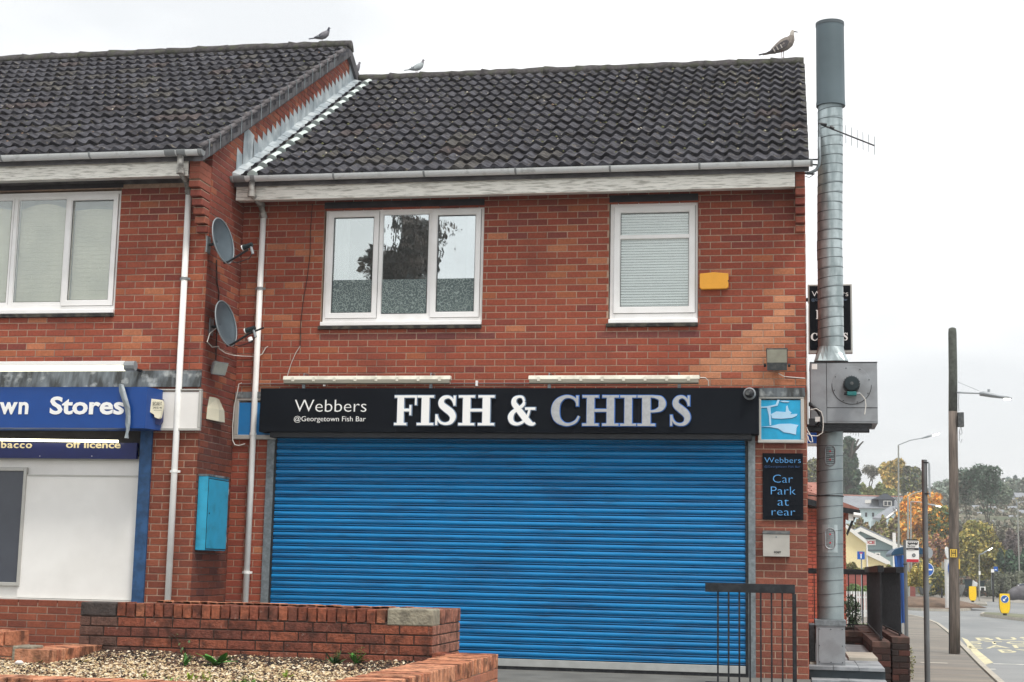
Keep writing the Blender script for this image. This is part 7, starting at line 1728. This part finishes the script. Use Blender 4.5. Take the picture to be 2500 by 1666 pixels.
# hillside terraces
r = random.Random(12); k = 0
for (px, py, wd) in ((2336, 1228, 16), (2352, 1245, 13), (2345, 1262, 14), (2372, 1232, 12), (2385, 1250, 15), (2398, 1268, 15), (2380, 1285, 14), (2412, 1236, 16), (2425, 1252, 18), (2420, 1270, 14), (2436, 1290, 17), (2448, 1240, 22), (2452, 1262, 16), (2470, 1232, 20), (2475, 1252, 20), (2478, 1276, 18), (2492, 1218, 22), (2496, 1240, 20), (2498, 1262, 20), (2360, 1280, 13)):
    Y = 215+(1290-py)*1.0; a, c = at(px-wd/2, py+6, Y), at(px+wd/2, py-3, Y); t = thing('hillside_house', ('pale', 'cream', 'white')[k % 3]+' hillside house, '+('low', 'middle', 'high')[0 if py > 1262 else (1 if py > 1242 else 2)]+' on the slope '+('near the telegraph pole' if px < 2362 else 'behind the first feathery tree' if px < 2395 else 'between the two feathery trees' if px < 2425 else 'right of the feathery trees' if px < 2465 else 'just off the right edge' if px < 2480 else 'at the very right edge'), 'house', (a.x, Y, a.z), group='hillside houses among the trees'); k += 1
    MB().box((a.x, Y, a.z-2.5), (c.x, Y+4, c.z)).build('wall', (m_render_w, m_cream_r, m_barge)[(k-1) % 3], t)
    b = MB(); b.prism([(Y-.3, c.z), (Y+4.3, c.z), (Y+2, c.z+1.0)], 'x', a.x-.1, c.x+.1); b.build('roof', m_slroof, t)
    for j in range(2): x = a.x+(c.x-a.x)*(.25+.4*j); MB().box((x, Y-.04, a.z+.05), (x+(c.x-a.x)*.14, Y-.005, c.z-.15)).build('window', m_glassd, t)
# red brick wall + picket fence
Y = 75; p, q = at(2040, 1402, Y), at(2122, 1445, Y); t = thing('boundary_wall', 'dull red brick boundary wall seen through the rear railing', 'wall', (p.x, Y, q.z)); MB().box((p.x-6, Y, G), (q.x, Y+.3, p.z)).build('wall_face', mat('far_red_brick', rgb(150, 84, 76), .9, var=.15, scale=3, stretch=(.4, 1, 3)), t); MB().box((p.x-6, Y-.03, p.z+.002), (q.x+.03, Y+.33, p.z+.1)).build('wall_coping', m_kerb, t)
Y = 60; p, q = at(2040, 1443, Y), at(2124, 1497, Y); t = thing('picket_fence', 'white picket fence seen through the rear railing', 'fence', (p.x, Y, G)); me = MB().box((-.045, 0, 0), (.045, .025, p.z-G)).mesh('picket', m_hedgew); x = p.x
while x < q.x: o = bpy.data.objects.new('picket', me); COL.objects.link(o); o.parent = t; o.matrix_parent_inverse = Matrix.Translation(-t.location); o.location = (x, Y, G); x += .125
for zz in (.25, .9): MB().box((p.x, Y+.03, G+zz), (q.x, Y+.07, G+zz+.08)).build('fence_rail', m_hedgew, t)
Y = 118; p, q = at(2216, 1400, Y), at(2235, 1452, Y); t = thing('brick_pier', 'red brick wall end right of the bus stop pole', 'wall', (p.x, Y, G)); MB().box((p.x, Y, G), (q.x, Y+4, p.z)).build('wall_face', MATS['far_red_brick'], t); MB().box((p.x-.05, Y-.05, p.z+.002), (q.x+.05, Y+4, p.z+.12)).build('wall_coping', m_redtile, t)

# ================================================================== STREET FURNITURE
def pole(name, label, px, ytop, Y, w_px, m, cat='pole', ybase=None, zb=G, tilt=0):
    c = at(px, ytop, Y); r_ = w_px*( (c-CAM).dot(FW))/FPX/2; t = thing(name, label, cat, (c.x, Y, zb)); p = MB().tube([(c.x+tilt, Y, zb), (c.x, Y, c.z)], [r_*1.03, r_], 14).build('shaft', m, t, smooth=False, auto=True); return t, c, r_
# telegraph pole
TY = 26.35; base = gnd(2331.5, 1597, G); t = thing('telegraph_pole', 'weathered wooden telegraph pole with mossy cut top beside the road', 'pole', (base.x, base.y, G)); TY = base.y
tp = at(2325, 800, TY); R0 = .138; R1 = .112
pts = [(base.x, TY, G)]; rs_ = [R0]
for k in range(1, 9): f = k/8; pts.append((base.x+(tp.x-base.x)*f+.006*math.sin(k*2), TY, G+(tp.z-.15-G)*f)); rs_.append(R0+(R1-R0)*f)
MB().tube(pts[:7], rs_[:7], 16, caps=True).build('pole_shaft', m_wood, t, smooth=True)
MB().tube(pts[6:]+[(tp.x, TY, tp.z-.03), (tp.x, TY, tp.z)], rs_[6:]+[R1*.9, R1*.35], 16).build('mossy_top', m_woodtop, t, smooth=True)
MB().tube([(base.x-R0-.01, TY, G), (at(2318, 1000, TY).x-.0, TY, at(2318, 1000, TY).z)], .012, 5).build('pole_cable', m_dark, t)
b0 = at(2336, 958, TY-.1); b1 = at(2393, 961, TY-.1)
lp = thing('street_lamp', 'grey street lamp bracketed off the wooden telegraph pole', 'street lamp', (b0.x, TY, b0.z)); MB().tube([b0, at(2352, 959, TY-.1), b1], [.03, .026, .02], 8).build('lamp_arm', m_lamp, lp); MB().tube([at(2336, 932, TY-.1), at(2391, 955, TY-.1)], .006, 4).build('stay_wire', m_lamp, lp)
b = MB(); H_ = [(2392, 962, .055, .085), (2402, 962, .07, .12), (2418, 965, .065, .12), (2440, 969, .045, .10), (2462, 971, .035, .09), (2470, 973, .015, .04)]; rings = []
for (x, y, hz, hy) in H_: p = at(x, y, TY-.1); rings.append([(p.x, p.y+hy*math.cos(a), p.z+hz*math.sin(a)) for a in [2*math.pi*k/12 for k in range(12)]])
b.ring(rings); b.build('lamp_head', m_lamp, lp, smooth=True); MB().tube([at(2414, 957, TY-.1), at(2414, 951, TY-.1)], .035, 8).build('photocell', m_lamp, lp)
p = at(2459, 973, TY-.1); MB().box((p.x-.08, p.y-.06, p.z-.035), (p.x+.08, p.y+.06, p.z-.012)).build('lamp_lens', m_lit, lp)
a, c = at(2339, 1042, TY-.14), at(2353, 1007, TY-.14); cx_ = thing('pole_box', 'small dark grey equipment box strapped to the telegraph pole', 'box', (a.x, TY, a.z)); MB().box((a.x, TY-.16, a.z), (c.x, TY+.02, c.z)).build('box_body', m_flooddk, cx_, bevel=.006)
b = MB(); b.tube([at(x, y, TY-.1) for x, y in [(2341, 960), (2340, 985), (2341, 1005)]], .006, 4); b.tube([at(x, y, TY-.1) for x, y in [(2345, 1043), (2342, 1056), (2346, 1062), (2349, 1058), (2347, 1043)]], .006, 4); b.tube([at(x, y, TY-.1) for x, y in [(2343, 1050), (2342, 1075), (2346, 1082), (2349, 1072)]], .005, 4); b.build('hanging_cables', m_dark, cx_)
MB().tube([at(2335, 1020, TY-.15), at(2341, 1016, TY-.15)], .01, 4).build('box_strap', m_dark, cx_)
a, c = at(2319, 1362, TY-.17), at(2337.5, 1340, TY-.17); hs = thing('hydrant_sign', 'yellow hydrant plate with black H on the telegraph pole', 'sign', (a.x, TY, a.z)); MB().box((a.x, TY-.17, a.z), (c.x, TY-.155, c.z)).build('sign_plate', m_hyd, hs)
b = MB(); ww, hh = c.x-a.x, c.z-a.z; y_ = TY-.1725
for q in ((.2, .12, .3, .88), (.7, .12, .8, .88), (.3, .44, .7, .56)): b.box((a.x+ww*q[0], y_, a.z+hh*q[1]), (a.x+ww*q[2], TY-.1702, a.z+hh*q[3]))
b.build('letter_h', m_dark, hs); b = MB(); 
for q in ((0, 0, 1, .05), (0, .95, 1, 1), (0, .05, .05, .95), (.95, .05, 1, .95)): b.box((a.x+ww*q[0], y_, a.z+hh*q[1]), (a.x+ww*q[2], TY-.1702, a.z+hh*q[3]))
b.build('plate_border', m_dark, hs); text('100', a.x+ww*.38, a.x+ww*.62, a.z+hh*.66, hh*.14, TY-.1705, m_dark, hs); text('8', a.x+ww*.44, a.x+ww*.56, a.z+hh*.18, hh*.16, TY-.1705, m_dark, hs)
a, c = at(2338, 1390, TY-.05), at(2343.5, 1365, TY-.05); ys = thing('side_plate', 'narrow yellow plate on the right side of the telegraph pole', 'sign', (a.x, TY, a.z)); MB().box((a.x, TY-.06, a.z), (c.x, TY+.1, c.z)).build('plate', m_hyd, ys)
# grey sign pole (near)
PYY = 5.6; c0, c1 = at(2256.5, 1123, PYY), at(2264, 1640, PYY); t = thing('sign_post', 'tall grey metal sign post nearest the viewer, its sign edge on', 'sign post', (c1.x, PYY, G))
r_ = 6.6*(c0-CAM).dot(FW)/FPX; d = (c1-c0)/(c1.z-c0.z); MB().tube([c0+d*(G-c0.z), c0], r_, 16).build('post', m_pole, t, auto=True)
cc = at(2261.5, 1206, PYY); MB().tube([(cc.x, PYY, cc.z-.008), (cc.x, PYY, cc.z+.008)], r_+.008, 14).build('post_clip', m_dark, t)
cc = at(2259, 1130, PYY); MB().tube([(cc.x, PYY, cc.z-.008), (cc.x, PYY, cc.z+.008)], r_+.008, 14).build('post_clip', m_dark, t)
a, c = at(2266.5, 1210, PYY), at(2269.5, 1127, PYY); MB().hexa([(a.x, PYY-.04, a.z), (a.x+.004, PYY-.04, a.z), (a.x+.075, PYY+.5, a.z), (a.x+.071, PYY+.5, a.z)], [(a.x, PYY-.04, c.z), (a.x+.004, PYY-.04, c.z), (a.x+.075, PYY+.5, c.z), (a.x+.071, PYY+.5, c.z)]).build('sign_plate', m_lamp, t)
# bus stop flag
BY = 16.5; t, c, r_ = pole('bus_stop', 'bus stop flag on a brown grey post with a bus symbol and red band', 2209.5, 1319, BY, 8.5, m_pole, 'bus stop')
def fl_(x0, x1, y0, y1, dy, name, m): a, c = at(x0, y1, BY-.03-dy), at(x1, y0, BY-.03-dy); return MB().box((a.x, BY-.03-dy, a.z), (c.x, BY-.025-dy+.002, c.z)).build(name, m, t)
fl_(2212, 2243, 1318, 1373, 0, 'flag_plate', m_white); fl_(2213, 2243, 1317.5, 1320, .004, 'flag_edge', m_dark); fl_(2213, 2243, 1338.5, 1343, .004, 'flag_strip', m_dark); fl_(2213.5, 2243, 1366, 1372.5, .004, 'red_band', m_red)
fl_(2216, 2240.5, 1323, 1329, .004, 'bus_symbol', m_dark)
for k in range(5): fl_(2218+k*4.4, 2221+k*4.4, 1324.2, 1326.2, .008, 'bus_symbol_window', m_white)
for k in (2221, 2236): p = at(k, 1329, BY-.036); MB().tube([p, p-Vector((0, .004, 0))], .018, 10).build('bus_symbol_wheel', m_dark, t)
a, c = at(2216, 1335.5, BY-.035), at(2234, 1331.5, BY-.035); text('Bus Stop', a.x, c.x, a.z, (c.z-a.z), BY-.032, m_dark, t)
a, c = at(2216, 1342.3, BY-.035), at(2232, 1339.5, BY-.035); text('Georgetown', a.x, c.x, a.z, (c.z-a.z), BY-.037, m_white, t)
p = at(2231, 1356, BY-.034); MB().ring([circle((p.x, p.y, p.z), .036, 20), circle((p.x, p.y-.003, p.z), .036, 20)]).build('round_symbol', m_dark, t); MB().ring([circle((p.x, p.y-.0035, p.z), .025, 20), circle((p.x, p.y-.006, p.z), .025, 20)]).build('round_symbol_inner', m_lamp, t)
MB().tube([(c.x, BY, at(2209, 1375, BY).z-.01), (c.x, BY, at(2209, 1375, BY).z+.01)], .001, 4) ; cc = at(2209.5, 1378, BY); MB().tube([(cc.x, BY, cc.z-.01), (cc.x, BY, cc.z+.01)], r_*1.25, 10).build('post_clip', m_dark, t)
# bus shelter
Ys = 33.0; t = thing('bus_shelter', 'royal blue bus shelter with dark domed roof behind the bus stop flag', 'bus shelter', (at(2200, 1450, Ys).x, Ys, G))
def shp(x, y, Y=Ys): p = at(x, y, Y); return (p.x, p.z)
rp_ = [shp(2176, 1357), (shp(2177, 1350)), shp(2184, 1342), shp(2200, 1336), shp(2222, 1333), shp(2245, 1336), shp(2262, 1343), shp(2266, 1352), shp(2264, 1359), shp(2262, 1354), shp(2200, 1354), shp(2183, 1357)]
b = MB(); b.prism(rp_, 'y', Ys, Ys+3.2); b.build('shelter_roof', m_blueshroof, t, bevel=.02)
b = MB(); b.prism([shp(2183.5, 1357), shp(2205, 1355), shp(2208, 1440), shp(2210, 1520), shp(2198, 1524), shp(2190, 1440)], 'y', Ys+.1, Ys+.16); b.build('end_panel', m_bluesh, t)
for xa, xb in (((2186, 1358), (2200, 1522)), ((2204, 1356), (2209.5, 1522))): b = MB(); b.tube([Vector((shp(*xa)[0], Ys+.04, shp(*xa)[1])), Vector((shp(*xb)[0], Ys+.04, shp(*xb)[1]))], .045, 6); b.build('shelter_post', m_bluesh, t)
for xa in ((2201, 1520), (2209, 1520)): x, z = shp(*xa); MB().tube([(x, Ys+.04, z), (x, Ys+.04, G)], .03, 6).build('foot', m_lamp, t)
b = MB(); b.prism([shp(2203, 1395), shp(2206, 1395), shp(2207.5, 1410), shp(2204, 1412)], 'y', Ys+.05, Ys+.08); b.build('white_notice', m_white, t)
# tall street lamp on the left (lit)
def streetlamp(label, px, ybot, ytop, hx, hy, Y, w_, lit=True, arm2=None):
    p = at(px, ytop, Y); q = at(px+.5, ybot, Y); h = at(hx, hy, Y); t = thing('street_lamp', label, 'street lamp', (q.x, Y, G), group='distant street lamp columns'); s_ = (p-CAM).dot(FW)/FPX
    MB().tube([(q.x, Y, G), q, p], [w_*s_*.65, w_*s_*.6, w_*s_*.4], 8).build('column', mat('lamp_column', rgb(150, 152, 146), .6, .1, var=.1), t)
    MB().tube([p, p+(h-p)*.5+Vector((0, 0, .08)), h], w_*s_*.28, 6).build('lamp_arm', m_lamp, t)
    d = (h-p).normalized(); b = MB(); b.tube([h-d*.05, h+d*.35, h+d*.75], [w_*s_*.35, w_*s_*.6, w_*s_*.25], 8); b.build('lamp_head', m_lamp, t)
    if lit: MB().tube([h+d*.6-Vector((0, .05, .03)), h+d*1.0-Vector((0, .05, .03))], [w_*s_*.4, w_*s_*.25], 8).build('lamp_lens', m_lit, t)
    return t
streetlamp('tall far street lamp left, its lit head hanging over the golden tree', 2193.5, 1345, 1087, 2252, 1070, 75, 4.5)
streetlamp('pale lamp column left of two close together before the orange tree', 2216.5, 1345, 1213, 2248, 1200, 95, 4.5, lit=False)
streetlamp('pale lamp column right of two close together before the orange tree', 2223.5, 1345, 1225, 2268, 1232, 120, 4, lit=True)
streetlamp('low pale street lamp in front of the birch above the plain yellow bollard', 2390.5, 1452, 1357, 2397, 1353, 112, 3.2)
t = thing('notice_plate', 'small white notice on the low pale street lamp', 'sign', tuple(at(2391, 1400, 111.8))); a, c = at(2389.5, 1404, 111.8), at(2394, 1395, 111.8); MB().box((a.x, 111.8, a.z), (c.x, 111.85, c.z)).build('plate', m_white, t)
# dead-end sign
Y = 52; t, c, r_ = pole('dead_end_sign', 'blue dead end road sign with white T and red bar above the railing', 2103, 1348, Y, 3.5, m_lamp, 'sign'); a, c = at(2093, 1366, Y-.08), at(2111, 1347, Y-.08)
MB().box((a.x, Y-.10, a.z), (c.x, Y-.08, c.z)).build('sign_plate', m_bluesign, t); ww, hh = c.x-a.x, c.z-a.z
MB().box((a.x+ww*.43, Y-.106, a.z+hh*.12), (a.x+ww*.58, Y-.101, a.z+hh*.72)).build('white_bar', m_white, t); MB().box((a.x+ww*.28, Y-.106, a.z+hh*.73), (a.x+ww*.74, Y-.101, a.z+hh*.87)).build('red_bar', m_red, t)
# round arrow sign
Y = 82; t, c, r_ = pole('arrow_sign', 'round blue road sign with white arrow pointing left, crossed by the grey post', 2263, 1340, Y, 5, m_lamp, 'sign', zb=G+.05); p = at(2262.5, 1391, Y-.15); R_ = 17*(p-CAM).dot(FW)/FPX
MB().ring([circle((p.x, Y-.15, p.z), R_, 32), circle((p.x, Y-.17, p.z), R_, 32)]).build('sign_rim', m_white, t); MB().ring([circle((p.x, Y-.171, p.z), R_*.92, 32), circle((p.x, Y-.18, p.z), R_*.92, 32)]).build('sign_disc', m_bluesign, t)
b = MB(); b.box((p.x-R_*.45, Y-.19, p.z-R_*.10), (p.x+R_*.78, Y-.181, p.z+R_*.10)); b.prism([(p.x-R_*.80, p.z), (p.x-R_*.42, p.z+R_*.38), (p.x-R_*.26, p.z+R_*.38), (p.x-R_*.50, p.z), (p.x-R_*.26, p.z-R_*.38), (p.x-R_*.42, p.z-R_*.38)], 'y', Y-.1895, Y-.1815); b.build('white_arrow', m_white, t)
p = at(2266, 1350, Y-.05); b = MB(); b.ring([[(p.x+.29*math.cos(a), Y-.05+.1*math.cos(a), p.z+.36*math.sin(a)) for a in [2*math.pi*k/24 for k in range(24)]], [(p.x+.29*math.cos(a), Y-.02+.1*math.cos(a), p.z+.36*math.sin(a)) for a in [2*math.pi*k/24 for k in range(24)]]]); b.build('turned_disc', m_lamp, t)
a, c = at(2248, 1430, Y), at(2272, 1408, Y)
# white post with discs
Y = 84; t, c, r_ = pole('white_sign_post', 'thick white sign post with a tilted round sign behind the telegraph pole', 2312.5, 1366, Y, 14, m_bollw, 'sign post', zb=G+.05)
p = at(2311, 1350, Y); b = MB(); b.ring([[(p.x+.16*math.cos(a)+s_, Y-.2+.3*math.cos(a), p.z+.36*math.sin(a)-.10*math.cos(a)) for a in [2*math.pi*k/24 for k in range(24)]] for s_ in (0, .05)]); b.build('round_sign_back', m_bollw, t); MB().tube([(p.x+.1, Y, c.z-.3), (p.x+.12, Y, p.z+.3)], .09, 8).build('dark_stem', m_dark, t)
a, c = at(2314, 1402, Y-.2), at(2320, 1374, Y-.2); MB().ring([[(a.x+.08*math.cos(q)+.1, Y-.25, (a.z+c.z)/2+.36*math.sin(q)) for q in [2*math.pi*k/20 for k in range(20)]], [(a.x+.08*math.cos(q)+.1, Y-.2, (a.z+c.z)/2+.36*math.sin(q)) for q in [2*math.pi*k/20 for k in range(20)]]]).build('blue_disc', m_bluesign, t)
# yellow bollards
def ybollard(label, px, ytop, ybase, w_, Y, arrow):
    p = at(px, ybase, Y); s_ = (p-CAM).dot(FW)/FPX; zt = at(px, ytop, Y).z; t = thing('traffic_bollard', label, 'bollard', (p.x, Y, p.z), group='yellow traffic bollards'); W_ = w_*s_/2; H_ = zt-p.z
    sh_ = [(-W_*.62, .13), (-W_*.92, .30), (-W_, .55), (-W_*.93, .97), (-W_*.85, 1.0), (W_*.85, 1.0), (W_*.93, .97), (W_, .55), (W_*.92, .30), (W_*.62, .13)]
    MB().prism([(p.x+x, p.z+z*H_) for x, z in sh_], 'y', Y-.10, Y+.10).build('bollard_shell', m_yb, t, bevel=.02)
    MB().prism([(p.x+x*1.06, p.z+H_*(.13+(z-.13)*1.01)) for x, z in sh_], 'y', Y-.05, Y+.05).build('rubber_edge', m_blackm, t)
    MB().tube([(p.x, Y, p.z), (p.x, Y, p.z+.14*H_)], W_*.38, 10).build('bollard_foot', m_blackm, t); MB().tube([(p.x, Y, p.z), (p.x, Y, p.z+.02)], W_*.7, 12).build('base_plate', m_blackm, t)
    if arrow:
        c = Vector((p.x, Y-.10, p.z+H_*.76)); R_ = W_*.70; MB().ring([circle((c.x, c.y, c.z), R_*1.1, 28), circle((c.x, c.y-.008, c.z), R_*1.1, 28)]).build('disc_rim', m_white, t); MB().ring([circle((c.x, c.y-.009, c.z), R_, 28), circle((c.x, c.y-.016, c.z), R_, 28)]).build('disc', m_bluesign, t)
        d = Vector((-.707, 0, -.707)); n = Vector((-.707, 0, .707)); b = MB(); y2 = Vector((0, -.018, 0)); L = R_*.72
        q = [c-d*L-n*R_*.13, c-d*L+n*R_*.13, c+d*L*.3+n*R_*.13, c+d*L*.3+n*R_*.5, c+d*L, c+d*L*.3-n*R_*.5, c+d*L*.3-n*R_*.13]; b.ring([[v+y2 for v in q], [v+y2+Vector((0, -.005, 0)) for v in q]]); b.build('white_arrow', m_white, t)
    return t
ybollard('yellow traffic bollard with blue arrow disc, nearest on the long island', 2453.5, 1450, 1505, 25, 68, True)
ybollard('plain yellow traffic bollard without a sign, farther back on the road', 2375, 1432, 1472, 18, 108, False)
# planters, bollard, boulder, bins, car
for lab, px, Y, w_ in (('round grey planter bowl behind the near grey post, left of two', 2257, 118, 32), ('round grey planter bowl half hidden by the telegraph pole, right of two', 2340, 118, 32)):
    p = at(px, 1443, Y); s_ = (p-CAM).dot(FW)/FPX*w_/2; t = thing('planter_bowl', lab, 'planter', (p.x, Y, p.z), group='round grey street planters'); b = MB(); b.ring([[(p.x+r_*s_*math.cos(a), Y+r_*s_*math.sin(a), p.z+z) for a in [2*math.pi*k/20 for k in range(20)]] for r_, z in ((.55, -.3), (.8, .05), (1, .42), (1, .52), (.9, .52), (.85, .45))]); b.build('bowl', m_plplant, t, smooth=False, auto=True)
p = at(2299.5, 1458, 120); t = thing('black_bollard', 'short black street bollard left of the white sign post', 'bollard', tuple(p)); MB().tube([p-Vector((0, 0, .2)), p+Vector((0, 0, .68)), p+Vector((0, 0, .76))], [.085, .08, .04], 10).build('post', m_blackm, t)
p = at(2498, 1462, 78); t = thing('boulder', 'big grey boulder lying beside the arrow bollard at the right edge', 'boulder', tuple(p)); b = MB(); rg_ = []
rr_ = random.Random(4)
for k in range(9):
    f = k/8; w_ = math.sin(math.pi*min(1, .1+f*.85))**.5; rg_.append([(p.x-.85+f*2.4, 78+.5*w_*math.cos(a), p.z-.1+max(-.1, .62*w_*(1-.22*f)*(.5+.5*math.sin(a)))*1.55+rr_.uniform(-.03, .03)) for a in [2*math.pi*j/14 for j in range(14)]])
b.ring(rg_); b.build('rock', m_boulder, t, smooth=True)
for lab, x0, x1, yt, yb in (('larger dark wheeled bin under the birch', 2356, 2373, 1414, 1437), ('smaller dark bin to the right of the low pale street lamp', 2392, 2404, 1418, 1436)):
    a, c = at(x0, yb, 125), at(x1, yt, 125); t = thing('wheeled_bin', lab, 'bin', (a.x, 125, a.z), group='dark bins under the birch'); MB().hexa([(a.x+.06, 125, a.z), (c.x-.06, 125, a.z), (c.x-.06, 125.6, a.z), (a.x+.06, 125.6, a.z)], [(a.x, 124.95, c.z-.12), (c.x, 124.95, c.z-.12), (c.x, 125.7, c.z-.12), (a.x, 125.7, c.z-.12)]).build('bin_body', mat('bin_dark_green', rgb(30, 48, 52), .5, var=.1), t); MB().box((a.x-.03, 124.9, c.z-.119), (c.x+.03, 125.75, c.z)).build('bin_lid', m_blackm, t, bevel=.02)
a, c = at(2374, 1432, 122), at(2386, 1421, 122); t = thing('white_sack', 'pale sack lying between the two dark bins', 'bag', (a.x, 122, a.z)); b = MB(); b.prism([(a.x, a.z), (c.x, a.z), (c.x+.03, c.z-.08), (c.x-.15, c.z-.0), (a.x+.08, c.z+.14)], 'y', 122, 122.4); b.build('sack', m_bollw, t, bevel=.04)
a, c = at(2393, 1442, 117), at(2406, 1433, 117); t = thing('road_barrier', 'small white framed dark sign board standing on the far pavement', 'sign', (a.x, 117, a.z)); b = MB(); b.box((a.x, 117, c.z-.06), (c.x, 117.05, c.z)); b.box((a.x, 117, a.z), (a.x+.05, 117.05, c.z-.06)); b.box((c.x-.09, 117, a.z), (c.x, 117.05, c.z-.06)); b.build('frame', m_white, t); MB().box((a.x+.06, 117.01, a.z+.05), (c.x-.1, 117.04, c.z-.07)).build('board', m_dark, t)
Y = 116; t, c, r_ = pole('parking_sign', 'small white sign on a black pole with a blue sign behind, right of the birch', 2423.5, 1396, Y, 4, m_blackm, 'sign')
a, c = at(2419.5, 1398, Y-.1), at(2427, 1390, Y-.1); MB().box((a.x, Y-.12, a.z), (c.x, Y-.1, c.z)).build('white_plate', m_white, t); a, c = at(2426, 1395, Y+.2), at(2436, 1384, Y+.2); MB().box((a.x, Y+.2, a.z), (c.x, Y+.23, c.z)).build('blue_plate', m_bluesign, t); MB().box((a.x+.1, Y+.18, a.z+.1), (c.x-.1, Y+.195, a.z+.16)).build('blue_plate_mark', m_white, t); MB().tube([at(2421, 1398, Y+.1), at(2421, 1440, Y+.1)], .03, 6).build('grey_post', m_lamp, t)
# car nose at the right edge
Y = 112; p = at(2488, 1449, Y); t = thing('parked_car', 'dark blue parked car, only its nose showing at the right edge', 'car', (p.x+2, Y, p.z))
b = MB(); s_ = [(0, .25), (-.02, .55), (.12, .72), (1.1, .86), (1.7, 1.32), (3.0, 1.40), (3.7, .95), (4.2, .9), (4.25, .3)]; b.prism([(p.x+x, p.z+z) for x, z in s_], 'y', Y, Y+1.7); b.build('car_body', m_carblue, t, bevel=.08)
MB().prism([(p.x+x, p.z+z) for x, z in ((1.2, .88), (1.72, 1.27), (2.2, 1.3), (2.2, .9))], 'y', Y-.012, Y-.002).build('side_window', m_glassd, t)
for x in (.8, 3.4):
    wv = MB(); wv.ring([circle((p.x+x, Y-.02, p.z+.3), .31, 20), circle((p.x+x, Y+.2, p.z+.3), .31, 20)]); w0 = wv.build('wheel', m_blackm, t); MB().ring([circle((p.x+x, Y-.025, p.z+.3), .19, 16), circle((p.x+x, Y-.021, p.z+.3), .19, 16)]).build('wheel_rim', m_lamp, w0)
MB().box((p.x-.03, Y+.1, p.z+.52), (p.x+.06, Y+.4, p.z+.64)).build('headlight', m_white, t)
# red-brown house pieces / slim dark pole on the hill
streetlamp('thin dark pole standing on the hillside near the right edge', 2484.5, 1270, 1238, 2484, 1236, 140, 2.5, lit=False)
